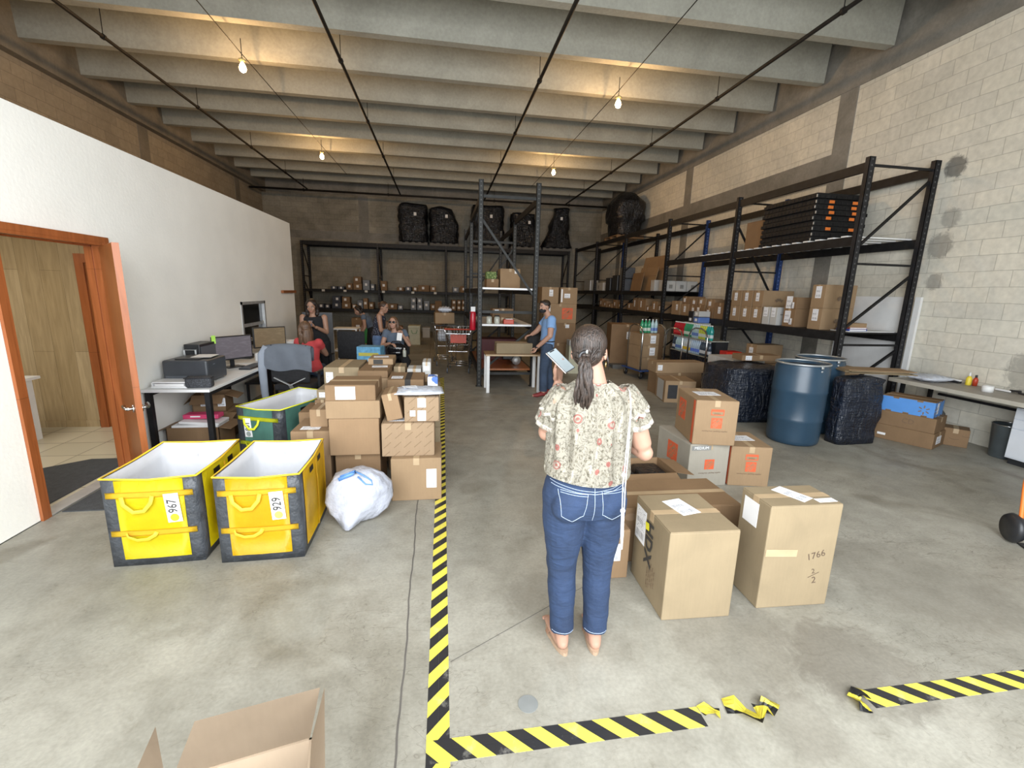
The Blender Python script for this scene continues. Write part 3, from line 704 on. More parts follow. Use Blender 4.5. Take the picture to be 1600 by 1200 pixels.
# ------------------------------------------------------------------ cartons
def quad_uv(me_o):
    me = me_o.data; uv = me.uv_layers.new(name='UVMap')
    xs = [v.co.x for v in me.vertices]; ys = [v.co.y for v in me.vertices]
    x0, x1, y0, y1 = min(xs), max(xs), min(ys), max(ys)
    for l in me.loops:
        c = me.vertices[l.vertex_index].co; uv.data[l.index].uv = ((c.x-x0)/(x1-x0+1e-9), (c.y-y0)/(y1-y0+1e-9))
def sheet(name, parent, mat, w, h, loc, rot, t=0.0015):
    o = part(name, parent, mat, lambda bm: box(bm, (-w/2, -h/2, 0), (w/2, h/2, t)), loc=loc, rot=rot); quad_uv(o); return o
FACE = {'front': ((PI/2, 0, 0), lambda u, v, w, d, h: (u*w, -0.0008, v*h)),
        'top': ((0, 0, 0), lambda u, v, w, d, h: (u*w, v*d, h+0.0008)),
        'left': ((PI/2, 0, -PI/2), lambda u, v, w, d, h: (-w/2-0.0008, (0.5-u)*d, v*h)),
        'right': ((PI/2, 0, PI/2), lambda u, v, w, d, h: (w/2+0.0008, (0.5+u)*d, v*h))}
def face_at(face, u, v, w, d, h, spin=0.0):
    r, f = FACE[face]; m = Matrix.Rotation(0, 4, 'X')
    from mathutils import Euler
    e = (Euler(r, 'XYZ').to_matrix() @ Matrix.Rotation(spin, 3, 'Z')).to_euler('XYZ')
    return f(u, v, w, d, h), e
def cartonize(e, w, d, h, mat, seam='y', tape=True, bulge=0.004, sub=True):
    """closed carton: origin bottom front centre, y runs back"""
    def f(bm):
        if not sub: box(bm, (-w/2, 0, 0), (w/2, d, h), None, min(0.006, w/20)); return
        box(bm, (-w/2, 0, 0), (w/2, d, h-0.005), None, 0.006)
        g = 0.003
        if seam == 'y':   # flaps meet on a line running front to back
            box(bm, (-w/2+0.003, 0.003, h-0.006), (-g/2, d-0.003, h), None, 0.0012); box(bm, (g/2, 0.003, h-0.006), (w/2-0.003, d-0.003, h), None, 0.0012)
        else:
            box(bm, (-w/2+0.003, 0.003, h-0.006), (w/2-0.003, d/2-g/2, h), None, 0.0012); box(bm, (-w/2+0.003, d/2+g/2, h-0.006), (w/2-0.003, d-0.003, h), None, 0.0012)
    b = part('box_body', e, mat, f)
    if tape and sub:
        tw = min(0.05, w*0.2)
        if seam == 'y':
            def t(bm):
                box(bm, (-tw/2, -0.0012, h-0.07), (tw/2, d+0.0012, h+0.0006)) if False else None
                box(bm, (-tw/2, 0, h), (tw/2, d, h+0.0007)); box(bm, (-tw/2, -0.001, h-0.06), (tw/2, 0.0, h+0.0007)); box(bm, (-tw/2, d, h-0.06), (tw/2, d+0.001, h+0.0007))
        else:
            def t(bm):
                box(bm, (-w/2, d/2-tw/2, h), (w/2, d/2+tw/2, h+0.0007)); box(bm, (-w/2-0.001, d/2-tw/2, h-0.06), (-w/2, d/2+tw/2, h+0.0007)); box(bm, (w/2, d/2-tw/2, h-0.06), (w/2+0.001, d/2+tw/2, h+0.0007))
        part('packing_tape', e, M['ptape'], t)
    return b
def carton(label, w, d, h, loc, rz=0.0, mat=0, labels=(), seam='y', tape=True, group=None, name='cardboard_box', sub=True, cat='box'):
    e = empty(name, loc, rz); tag(e, label, cat, group)
    cartonize(e, w, d, h, CB[mat] if isinstance(mat, int) else mat, seam, tape, sub=sub)
    for L in labels:
        face, u, v, lw, lh = L[:5]; spin = L[5] if len(L) > 5 else 0.0; mt = L[6] if len(L) > 6 else M['label']; nm = L[7] if len(L) > 7 else 'shipping_label'
        loc_, e_ = face_at(face, u, v, w, d, h, spin)
        sheet(nm, e, mt, lw, lh, loc_, e_)
    e['_d'] = d; e['_h'] = h
    del e['_d']; del e['_h']
    return e
def carton_px(label, bl, br, d, h, z0=0.0, **k):
    """front bottom corners given where they show in the photograph, on the height z0"""
    a = onZ(bl[0], bl[1], z0); b = onZ(br[0], br[1], z0); m = (a+b)/2; v = b-a
    return carton(label, v.length, d, h, (m.x, m.y, z0), math.atan2(v.y, v.x), **k)
def carton_at(label, x0, yt, x1, yb, Y, d, z0=None, h=None, **k):
    """front face spans these photograph columns at depth Y; z0 / h override what the rows give"""
    a = onY(x0, yb, Y); b = onY(x1, yb, Y); t = onY((x0+x1)/2, yt, Y)
    z = (a.z+b.z)/2 if z0 is None else z0
    hh = (t.z-z) if h is None else h
    return carton(label, b.x-a.x, d, hh, ((a.x+b.x)/2, Y, z), **k)
def logo_square(e, s, loc, rot, name='orange_logo'):
    """orange square with slanted pale strokes"""
    sheet(name, e, M['orange'], s, s, loc, rot)
    me = text_mesh('THE', s*0.3, 0.0003, 0.002)
    from mathutils import Euler
    R = Euler(rot, 'XYZ').to_matrix() if not hasattr(rot, 'to_matrix') else rot.to_matrix()
    for txt, off, sz in (('THE', (-0.22, 0.24), 0.18), ('HOME', (-0.04, 0.06), 0.30), ('DEPOT', (0.12, -0.14), 0.30)):
        o = lettering('logo_writing', txt, s*sz, CB[0], e, Vector(loc)+R@Vector((off[0]*s, off[1]*s, 0.0019)), (R@Matrix.Rotation(0.72, 3, 'Z')).to_euler('XYZ'), 0.0002, s*0.006)

GD = 'cartons standing in the aisle'
# two tall cartons beside the woman
e = carton_px('tall tan carton with HDX printed on its side, standing beside the woman', (1033, 970), (1139, 963), 0.46, 0.545, group=GD,
    mat=2, seam='x', labels=(('top', 0.0, 0.62, 0.13, 0.19, 0.25), ('left', -0.30, 0.72, 0.14, 0.22, 0.0)))
w_, d_, h_ = 0.42, 0.46, 0.545
e.children[0].data.materials[0] = CB[2]
def on(e, face, u, v, w, d, h, spin=0.0):
    return face_at(face, u, v, w, d, h, spin)
l_, r_ = on(e, 'left', -0.02, 0.62, w_, d_, h_, -PI/2); lettering('printed_writing', 'HDX', 0.13, M['ink'], e, l_, r_, 0.0005, 0.003)
for k in range(5):
    l_, r_ = on(e, 'left', 0.02+0.05*k, 0.30, w_, d_, h_, -PI/2); lettering('printed_writing', 'keep dry - this side up - handle with care'[:34-4*k], 0.016, M['inkbrown'], e, l_, r_, 0.0004)
M['sticker_y'] = pm('yellow_sticker', (0.78, 0.72, 0.03), 0.5)
l_, r_ = on(e, 'left', -0.08, 0.80, w_, d_, h_, 0.2); sheet('yellow_sticker', e, M['sticker_y'], 0.045, 0.045, l_, r_)
e = carton_px('tall battered carton with 1766 handwritten on its face and labels on top', (1181, 951), (1289, 944), 0.26, 0.655, group=GD, mat=2, seam='x',
    labels=(('top', 0.02, 0.55, 0.10, 0.19, 0.45), ('top', 0.34, 0.2, 0.12, 0.045, 0.05), ('left', -0.12, 0.83, 0.13, 0.15, 0.0, M['white_paper'], 'document_pouch')))
w_, d_, h_ = 0.44, 0.26, 0.655
l_, r_ = on(e, 'left', 0.02, 0.55, w_, d_, h_, -PI/2); lettering('printed_writing', 'KONOKO', 0.05, M['ink'], e, l_, r_, 0.0005, 0.002)
l_, r_ = on(e, 'left', -0.12, 0.55, w_, d_, h_, -PI/2); lettering('printed_writing', 'PLASTICS', 0.05, M['ink'], e, l_, r_, 0.0005, 0.002)
M['pen'] = pm('pen_ink', (0.09, 0.06, 0.04), 0.6)
l_, r_ = on(e, 'front', 0.24, 0.51, w_, d_, h_, 0.25); lettering('handwriting', '1766', 0.06, M['pen'], e, l_, r_, 0.0004)
l_, r_ = on(e, 'front', 0.24, 0.35, w_, d_, h_, 0.2); lettering('handwriting', '2', 0.045, M['pen'], e, l_, r_, 0.0004)
l_, r_ = on(e, 'front', 0.25, 0.315, w_, d_, h_, 0.45); sheet('handwriting', e, M['pen'], 0.075, 0.003, l_, r_, 0.001)
l_, r_ = on(e, 'front', 0.27, 0.26, w_, d_, h_, 0.1); lettering('handwriting', '2', 0.06, M['pen'], e, l_, r_, 0.0004)
sheet('packing_tape', e, M['ptape'], 0.20, 0.045, (-0.12, -0.0012, 0.36), (PI/2, 0.05, 0))
# open brown carton behind them (flaps up) and the long one under it
def open_carton(label, w, d, h, loc, rz, mat, flaps, group=None, fl=None, name='open_cardboard_box', inside=None, labels=()):
    """flaps = (front, back, left, right) opening angles in degrees from flat-in; None leaves one out"""
    e = empty(name, loc, rz); tag(e, label, 'box', group); t = 0.006
    def f(bm):
        box(bm, (-w/2, 0, 0), (w/2, d, t)); box(bm, (-w/2, 0, 0), (w/2, t, h)); box(bm, (-w/2, d-t, 0), (w/2, d, h)); box(bm, (-w/2, 0, 0), (-w/2+t, d, h)); box(bm, (w/2-t, 0, 0), (w/2, d, h))
    part('box_body', e, mat, f)
    fd = fl or d/2; fw = min(fd, w/2)
    for i, a in enumerate(flaps):
        if a is None: continue
        a = math.radians(a)
        if i == 0: bx('box_flap', e, mat, (-w/2+0.01, 0, 0), (w/2-0.01, fd, t*0.7), loc=(0, 0.002, h), rot=(a, 0, 0))
        if i == 1: bx('box_flap', e, mat, (-w/2+0.01, -fd, 0), (w/2-0.01, 0, t*0.7), loc=(0, d-0.002, h), rot=(-a, 0, 0))
        if i == 2: bx('box_flap', e, mat, (0, 0.01, 0), (fd, d-0.01, t*0.7), loc=(-w/2+0.002, 0, h), rot=(0, -a, 0))
        if i == 3: bx('box_flap', e, mat, (-fd, 0.01, 0), (0, d-0.01, t*0.7), loc=(w/2-0.002, 0, h), rot=(0, a, 0))
    for L in labels:
        loc_, e_ = face_at(L[0], L[1], L[2], w, d, h, L[5] if len(L) > 5 else 0); sheet('shipping_label', e, M['label'], L[3], L[4], loc_, e_)
    return e
# long brown carton behind the tall ones
p = onZ(1093, 742, 0.42)
e = carton('long low brown carton lying behind the tall tan carton with a faded oval mark', 1.0, 0.44, 0.40, (1.545, 2.60, 0), -0.02, mat=1, seam='x', tape=True, group=GD)
M['faded'] = pm('faded_print', (0.26, 0.17, 0.10), 0.7)
l_, r_ = face_at('front', -0.30, 0.84, 1.0, 0.44, 0.40)
part('printed_oval', e, M['faded'], lambda bm: lathe(bm, [(0.03, 0), (0.03, 0.001)], 20, Matrix.Diagonal((1.5, 0.9, 1, 1))), loc=l_, rot=r_)
e = open_carton('open dark carton with black goods in it behind the long brown carton', 0.62, 0.36, 0.36, (1.62, 3.24, 0), 0.0, CB[1], (200, 215, None, 190), GD, 0.16)
for i, (x, y, lab) in enumerate(((-0.14, 0.17, 'black item under film in the open dark carton, nearer the woman'), (0.14, 0.17, 'black item under film in the open dark carton, nearer the grey moving box'))):
    g = empty('wrapped_goods', (1.62+x, 3.25+y, 0.008)); tag(g, lab, 'goods', 'black goods in the open carton')
    part('film_wrap', g, M['film'], lambda bm: box(bm, (-0.12, -0.13, 0), (0.12, 0.13, 0.33), None, 0.03), True)
e = carton('narrow brown carton standing at the woman\'s side, half hidden by her', 0.17, 0.12, 0.34, (1.09, 2.44, 0), 0.0, mat=3, labels=(('front', -0.1, 0.55, 0.09, 0.12),), group=GD)
# moving boxes
def moving_box(label, bl, br, d, h, z0, mat, stripe, medium=False):
    a = onZ(bl[0], bl[1], z0); b = onZ(br[0], br[1], z0); v = b-a; w = v.length; m = (a+b)/2
    e = carton(label, w, d, h, (m.x, m.y, z0), math.atan2(v.y, v.x), mat=mat, labels=() if medium else (('top', 0.0, 0.55, 0.22, 0.16, 0.1),), group='moving boxes behind the tall cartons')
    if not medium:
        sheet('orange_stripe', e, M['orange'], 0.045, h*0.96, *face_at('left', 0.43, 0.5, w, d, h))
        l_, r_ = face_at('front', 0.02, 0.74, w, d, h)
        part('orange_handle_mark', e, M['orange'], lambda bm: (box(bm, (-0.06, -0.028, 0), (0.06, -0.020, 0.001)), box(bm, (-0.06, 0.008, 0), (0.06, 0.03, 0.001)), box(bm, (-0.06, -0.02, 0), (-0.052, 0.01, 0.001)), box(bm, (0.052, -0.02, 0), (0.06, 0.01, 0.001))), loc=l_, rot=r_)
        lettering('printed_writing', 'SMALL', 0.022, M['inkbrown'], e, face_at('front', 0.02, 0.71, w, d, h)[0], r_)
        logo_square(e, 0.10, *face_at('front', 0.02, 0.50, w, d, h))
        lettering('printed_writing', 'moving box  packing supplies', 0.02, M['inkbrown'], e, *face_at('front', 0.0, 0.32, w, d, h))
        logo_square(e, 0.20, *face_at('left', -0.16, 0.60, w, d, h))
    else:
        sheet('size_band', e, M['faded_grey'], 0.20, 0.045, *face_at('front', -0.22, 0.91, w, d, h))
        lettering('printed_writing', 'MEDIUM', 0.04, M['white_paper'], e, *[x if i else Vector(x)+Vector((0, -0.002, 0)) for i, x in enumerate(face_at('front', -0.22, 0.91, w, d, h))])
        logo_square(e, 0.10, *face_at('front', 0.02, 0.52, w, d, h))
        lettering('printed_writing', 'moving box  packing supplies', 0.02, M['inkbrown'], e, *face_at('front', 0.05, 0.32, w, d, h))
        logo_square(e, 0.19, *face_at('left', 0.0, 0.6, w, d, h))
    return e
M['faded_grey'] = pm('grey_print', (0.22, 0.22, 0.21), 0.7)
CB.append(cardboard('cardboard_grey', (0.33, 0.305, 0.255)))
moving_box('grey medium moving box under the upper orange-logo moving box', (1072, 761), (1133, 758), 0.62, 0.43, 0.0, 6, False, True)
moving_box('tan moving box with an orange logo standing on the floor near the blue barrel', (1136, 758), (1199, 761), 0.50, 0.40, 0.0, 0, True)
moving_box('tan moving box with an orange logo on top of the grey moving box', (1081, 694), (1147, 697), 0.56, 0.43, 0.4315, 0, True)
# ------------------------------------------------------------------ rolling fabric bins
def bin_(label, x, y, rz, w, d, h, panel, web, side, num, dot, side_full=False, front_w=0.72):
    e = empty('fabric_bin', (x, y, 0), rz); tag(e, label, 'bin', 'tall open fabric bins' if h > 0.5 else None)
    t = 0.012
    def wall(bm):
        n = 10
        def skin(off, zlo, bulge):
            ring = []
            for (x0, y0), (x1, y1) in (((-1, 0), (1, 0)), ((1, 0), (1, 1)), ((1, 1), (-1, 1)), ((-1, 1), (-1, 0))):
                for i in range(n):
                    u = i/n; ring.append((x0+(x1-x0)*u, y0+(y1-y0)*u, u))
            return ring
        rings = []
        for off in (0, 1):
            R = []
            for zi in range(7):
                z = h*zi/6; row = []
                for (gx, gy, u) in skin(0, 0, 0):
                    px = gx*(w/2-off*t); py = off*t+gy*(d-2*off*t)
                    b = 0.014*math.sin(u*PI)*math.sin(PI*min(1, z/h*0.8+0.1))
                    nx = (1 if gx >= 1 else -1 if gx <= -1 else 0); ny = (-1 if gy <= 0 else 1 if gy >= 1 else 0)
                    sag = -0.012*math.sin(u*PI) if zi == 6 else 0
                    row.append(bm.verts.new((px+nx*b*(abs(gx) >= 1), py+ny*b, z+sag+(t if (off and zi == 0) else 0))))
                R.append(row)
            rings.append(R)
        m = len(rings[0][0])
        for off in (0, 1):
            for zi in range(6):
                for k in range(m):
                    q = (rings[off][zi][k], rings[off][zi][(k+1) % m], rings[off][zi+1][(k+1) % m], rings[off][zi+1][k])
                    f = bm.faces.new(q if off == 0 else q[::-1]); f.material_index = off
        for k in range(m):
            f = bm.faces.new((rings[0][6][k], rings[0][6][(k+1) % m], rings[1][6][(k+1) % m], rings[1][6][k]))
        f = bm.faces.new(rings[0][0][::-1]); f = bm.faces.new(rings[1][0]); f.material_index = 1
    part('bin_body', e, [M['char'], M['liner']], wall, True)
    # edge piping around the rim
    part('rim_piping', e, web, lambda bm: tube(bm, [(-w/2-0.002, 0, h), (0, -0.010, h-0.012), (w/2+0.002, 0, h), (w/2+0.01, d/2, h-0.012), (w/2+0.002, d, h), (0, d+0.01, h-0.012), (-w/2-0.002, d, h), (-w/2-0.01, d/2, h-0.012)], 0.0065, 8, True), True)
    def curved(bm, x0, x1, z0, z1, off, n=8, face=0):
        rows = []
        for j in range(5):
            z = z0+(z1-z0)*j/4; r = []
            for i in range(n+1):
                xx = x0+(x1-x0)*i/n
                if face == 0:
                    u = (xx+w/2)/w; b = 0.014*math.sin(u*PI)*math.sin(PI*min(1, z/h*0.8+0.1))
                    r.append(bm.verts.new((xx, -b-off-0.004*math.sin(j*1.7+i*2.1)*0.3, z)))
                else:
                    u = xx/d; b = 0.014*math.sin(u*PI)*math.sin(PI*min(1, z/h*0.8+0.1))
                    r.append(bm.verts.new(((w/2+b+off)*face, xx, z)))
            rows.append(r)
        for a, b_ in zip(rows, rows[1:]):
            for i in range(n):
                q = (a[i], a[i+1], b_[i+1], b_[i]); bm.faces.new(q)
        g = bmesh.ops.solidify(bm, geom=bm.faces[:], thickness=0.003)
        bmesh.ops.recalc_face_normals(bm, faces=bm.faces)
    fw = w*front_w/2
    part('front_panel', e, panel, lambda bm: curved(bm, -fw, fw, 0.05, h-0.012, 0.004), True)
    for s in (1, -1):
        part('side_panel', e, side, lambda bm, s=s: curved(bm, 0.07 if not side_full else 0.05, d-0.01, 0.05, h-0.012, 0.004, face=s), True)
        for yy in (0.30, 0.62):
            part('velcro_patch', e, M['dark'], lambda bm, s=s, yy=yy: curved(bm, d*yy, d*yy+0.09, h-0.085, h-0.045, 0.0085, face=s))
        part('side_strap', e, web if s > 0 else web, lambda bm, s=s: curved(bm, d*0.52, d*0.56, 0.04, h-0.05, 0.008, face=s), True)
    for z in (h*0.82, h*0.39):
        part('webbing_strap', e, web, lambda bm, z=z: curved(bm, -w*0.46, w*0.46, z-0.02, z+0.02, 0.009), True)
    def loop(bm, z, dz):
        tube(bm, [(-0.15, -0.026, z), (-0.14, -0.034, z-dz*0.5), (-0.09, -0.038, z-dz), (-0.03, -0.038, z-dz*0.95), (0.01, -0.034, z-dz*0.45), (0.02, -0.026, z)], 0.013, 8, flat=(0.25, 1))
    part('handle', e, web, lambda bm: loop(bm, h*0.81, 0.10), True)
    part('handle', e, web, lambda bm: loop(bm, h*0.40, 0.045), True)
    lx = fw-0.065 if num != '801' else -fw+0.05
    lz = h*0.66
    ly = -0.014*math.sin((lx+w/2)/w*PI)-0.0105
    lab = sheet('number_label', e, M['white_paper'], 0.195, 0.084, (lx, ly, lz), (PI/2, PI/2, 0), 0.0015)
    lab.rotation_euler = (Matrix.Rotation(PI/2, 3, 'X') @ Matrix.Rotation(PI/2+0.06, 3, 'Z')).to_euler()
    lettering('number_writing', num, 0.076, M['ink'], lab, (0.012, 0, 0.0022), (0, 0, 0), 0.0005, 0.001, 0.82)
    part('colour_dot', lab, dot, lambda bm: lathe(bm, [(0.026, 0.0015), (0.026, 0.0028)], 20, Matrix.Translation((-0.066, 0, 0))))
    # the same number inside the far wall
    lab2 = sheet('liner_label', e, M['label'], 0.035, 0.035, (-0.05, d-t-0.003, h-0.10), (PI/2, 0, 0), 0.001)
    return e
M['dot_y'] = pm('yellow_dot', (0.80, 0.80, 0.02), 0.5); M['dot_a'] = pm('amber_dot', (0.62, 0.58, 0.1), 0.5); M['dot_g'] = pm('grey_dot', (0.3, 0.34, 0.32), 0.5)
eb = bin_('bright yellow fabric bin numbered 967, standing by the open wooden door', -1.83, 2.93, 0.04, 0.53, 0.70, 0.60, M['yellow'], M['amber_web'], M['yellow'], '967', M['dot_y'])
bin_('amber yellow fabric bin numbered 929, between the bright yellow bin and white sack', -1.19, 2.90, 0.03, 0.51, 0.70, 0.60, M['amber'], M['amber_web'], M['amber'], '929', M['dot_a'])
M['lime_pipe'] = M['lime_web']
pg = onZ(372, 634, 0.6); pg2 = onZ(434, 642, 0.6); v = pg2-pg; mg = (pg+pg2)/2
bin_('green fabric bin with lime straps and white liner, behind the yellow bins', mg.x, mg.y, math.atan2(v.y, v.x)+0.10, v.length, 0.95, 0.60, M['green'], M['lime_web'], M['green_dull'], '801', M['dot_g'], front_w=0.66)
bpy.data.objects['fabric_bin.002'].children[1].data.materials[0] = M['green_dull']
pch = empty('paper_sheet', (-1.72, 3.42, 0.013)); tag(pch, 'white paper parcel lying in the bright yellow bin', 'parcel')
part('parcel_body', pch, M['white_paper'], lambda bm: cbox(bm, (0, 0, 0.17), (0.24, 0.30, 0.34), None, 0.02))
pch.name = 'paper_parcel'

# ------------------------------------------------------------------ sack of laundry-like white film
def lumpy(name, label, cat, loc, prof, mat, seed, squash=(1, 1), amp=0.03, seg=40, group=None, rz=0, fold=9, extra=None, sub=1):
    rnd = random.Random(seed); ph = [rnd.uniform(0, 6.28) for _ in range(12)]
    e = empty(name, loc, rz); tag(e, label, cat, group)
    def f(bm):
        vs = lathe(bm, prof, seg)
        for v in vs:
            a = math.atan2(v.co.y, v.co.x); r = math.hypot(v.co.x, v.co.y); z = v.co.z
            k = amp*(math.sin(3*a+ph[0]+z*5)+0.7*math.sin(5*a+ph[1]-z*9)+0.45*math.sin(fold*a+ph[2]+z*14)+0.3*math.sin(17*a+ph[3]-z*23))
            if r > 1e-4:
                v.co.x *= (1+k/max(r, 0.05)*min(1, r/0.1)); v.co.y *= (1+k/max(r, 0.05)*min(1, r/0.1))
            v.co.x *= squash[0]; v.co.y *= squash[1]
            if extra: extra(v)
    part('sack_body' if cat == 'bag' else 'film_wrap', e, mat, f, True)
    return e
M['sackm'] = pm('white_film', (0.44, 0.46, 0.53), 0.3, var=0.22, scale=5, bump=1.0, bs=2.5)
def tip(v):
    g = 1-min(1, v.co.z/0.24); a_ = math.atan2(v.co.y, v.co.x); k_ = math.exp(-((a_+1.75)**2)/0.5); v.co.y -= 0.13*k_*(g**0.8)+0.05*g; v.co.x += 0.10*(1-g)*0.3-0.02*k_*g; v.co.z += 0.0
sk = lumpy('plastic_sack', 'white plastic sack with blue drawstring slumped against the carton stack', 'bag', (-0.685, 3.43, 0), [(0.02, 0), (0.13, 0.03), (0.20, 0.11), (0.235, 0.20), (0.225, 0.29), (0.17, 0.37), (0.09, 0.405), (0.02, 0.41)], M['sackm'], 3, (1.05, 0.72), 0.016, 48, extra=tip)
M['blue_tie'] = pm('blue_drawstring', (0.10, 0.24, 0.55), 0.4)
part('drawstring', sk, M['blue_tie'], lambda bm: (tube(bm, [(-0.09, -0.10, 0.385), (-0.04, -0.09, 0.40), (0.02, -0.08, 0.42), (0.0, -0.10, 0.41), (-0.10, -0.12, 0.375)], 0.009, 8, flat=(0.5, 1.6)), tube(bm, [(0.02, -0.08, 0.42), (0.08, -0.11, 0.40), (0.14, -0.12, 0.36), (0.15, -0.13, 0.33), (0.10, -0.14, 0.34), (0.04, -0.11, 0.39)], 0.006, 8)), True)

# ------------------------------------------------------------------ carton pile on the left of the hazard tape
GP = 'cartons piled beside the hazard tape'
def C_(label, *a, **k): return carton_at(label, *a, group=GP, **k)
C_('tan carton with a tall white label, bottom of the pile by the tape', 612, 715, 690, 780, 3.68, 0.42, z0=0, h=0.385, mat=0, labels=(('front', 0.30, 0.52, 0.085, 0.17),))
C_('printed tan carton resting on the labelled bottom carton', 597, 659, 679, 709, 3.74, 0.40, z0=0.3855, h=0.295, mat=4, labels=(('top', -0.2, 0.3, 0.16, 0.1),))
C_('small printed carton with white labels, under the white mailer', 632, 620, 686, 659, 3.78, 0.30, z0=0.681, h=0.215, mat=4, labels=(('front', 0.0, 0.78, 0.07, 0.08), ('front', 0.0, 0.25, 0.07, 0.09), ('front', -0.26, 0.35, 0.045, 0.05)))
ln = C_('thin carton leaning between the pile columns', 605, 612, 630, 660, 3.80, 0.30, z0=0.682, h=0.235, mat=3); ln.rotation_euler = (0, -0.20, 0); ln.location.x += 0.0; ln.location.z = 0.694
C_('brown carton at the bottom of the pile behind the white sack', 528, 712, 597, 790, 3.86, 0.42, z0=0, h=0.385, mat=1)
C_('plain square carton with an upright seam, second in the left column', 516, 656, 594, 712, 3.80, 0.45, z0=0.3855, h=0.325, mat=3, tape=False)
C_('shallow plain carton under the taped labelled carton', 509, 626, 594, 652, 3.80, 0.44, z0=0.711, h=0.155, mat=0, tape=False)
C_('taped carton with a wide white label, top of the front stack', 508, 606, 587, 625, 3.80, 0.42, z0=0.8665, h=0.135, mat=1, labels=(('front', -0.1, 0.5, 0.16, 0.11),), seam='x')
C_('carton with a label on top, low beside the green bin', 455, 673, 516, 700, 3.90, 0.40, z0=0, h=0.575, mat=3, labels=(('top', -0.05, 0.25, 0.16, 0.09),))
C_('small carton with arrows, sitting on the low carton beside the green bin', 485, 645, 513, 673, 4.02, 0.25, z0=0.5755, h=0.16, mat=3)
C_('brown carton behind the front stack, lowest of its column', 470, 640, 520, 700, 4.36, 0.40, z0=0, h=0.62, mat=1)
C_('brown parcel with a barcode strip, behind the front stack', 492, 617, 516, 635, 4.36, 0.30, z0=0.6205, h=0.12, mat=1, labels=(('front', 0.0, 0.5, 0.12, 0.05),))
C_('pale parcel with a barcode end, topmost behind the small carton with arrows', 494, 590, 527, 603, 4.36, 0.30, z0=0.741, h=0.10, mat=2, labels=(('front', -0.15, 0.5, 0.09, 0.05),))
C_('carton hidden under the yellow-stickered one', 513, 620, 564, 660, 4.80, 0.60, z0=0, h=0.50, mat=3)
e = C_('wide carton with a white label and a yellow sticker behind the front stack', 507, 569, 562, 605, 4.80, 0.55, z0=0.5005, h=0.48, mat=2, labels=(('front', -0.34, 0.78, 0.07, 0.11), ('front', 0.22, 0.72, 0.035, 0.05, 0, M['sticker_y'], 'yellow_sticker')))
C_('lower carton of the middle stack in the pile', 560, 620, 612, 680, 4.62, 0.75, z0=0, h=0.46, mat=0)
C_('second carton of the middle stack in the pile', 560, 600, 612, 640, 4.62, 0.75, z0=0.4605, h=0.44, mat=0)
C_('flat wide carton with a label on its lid, top of the middle stack', 559, 578, 606, 590, 4.62, 0.78, z0=0.901, h=0.075, mat=1, labels=(('top', 0.12, 0.35, 0.16, 0.11, 0.1),), tape=False)
C_('small flat carton with black tape and paper on it, topmost of the pile', 575, 556, 614, 562, 5.0, 0.34, z0=0.9765, h=0.065, mat=0, labels=(('top', -0.05, 0.5, 0.16, 0.10, 0.1), ('front', -0.1, 0.5, 0.10, 0.05, 0, M['ink'], 'black_tape')), tape=False)
C_('lower carton under the black-taped box', 606, 620, 664, 680, 4.38, 0.42, z0=0, h=0.42, mat=3)
C_('upper carton under the black-taped box', 606, 610, 664, 640, 4.38, 0.42, z0=0.4205, h=0.41, mat=3)
C_('flat carton with shiny black tape over its lid beside the white mailer', 605, 593, 662, 607, 4.38, 0.42, z0=0.831, h=0.10, mat=1, tape=False, labels=(('top', 0.06, 0.5, 0.055, 0.42, 0, M['ink'], 'black_tape'), ('front', 0.06, 0.5, 0.055, 0.10, 0, M['ink'], 'black_tape'), ('top', -0.25, 0.3, 0.11, 0.12)))
C_('lower carton at the far edge of the pile', 617, 600, 672, 640, 4.95, 0.5, z0=0, h=0.45, mat=0)
C_('upper carton at the far edge of the pile', 617, 590, 672, 620, 4.95, 0.5, z0=0.4505, h=0.42, mat=0)
C_('small pale carton behind the black-taped box', 615, 567, 633, 577, 5.0, 0.25, z0=0.871, h=0.085, mat=2, sub=True)
C_('cream flat parcel behind the black-taped box', 636, 569, 658, 575, 5.0, 0.25, z0=0.871, h=0.06, mat=M['cb_white'])
C_('small upright white-ended carton at the far edge of the pile', 660, 564, 673, 583, 4.98, 0.28, z0=0.871, h=0.14, mat=M['cb_white'], labels=(('front', 0, 0.5, 0.06, 0.05),))
C_('lower carton beneath the blue and white packet', 664, 620, 688, 660, 4.42, 0.32, z0=0, h=0.43, mat=2)
C_('upper carton beneath the blue and white packet', 664, 605, 688, 640, 4.42, 0.32, z0=0.4305, h=0.41, mat=2)
M['bluewhite'] = spots('blue_white_print', (0.70, 0.73, 0.80), (0.10, 0.20, 0.55), 14, 0.42)
C_('blue and white printed packet at the aisle edge of the pile', 668, 586, 684, 602, 4.46, 0.16, z0=0.841, h=0.10, mat=M['bluewhite'], tape=False)
M['mailer'] = pm('poly_mailer', (0.56, 0.60, 0.68), 0.35, var=0.05, bump=0.7, bs=2)
ml = empty('padded_mailer', (-0.21, 3.93, 0.9), 0.06); tag(ml, 'white padded mailer lying on the small printed carton', 'mailer')
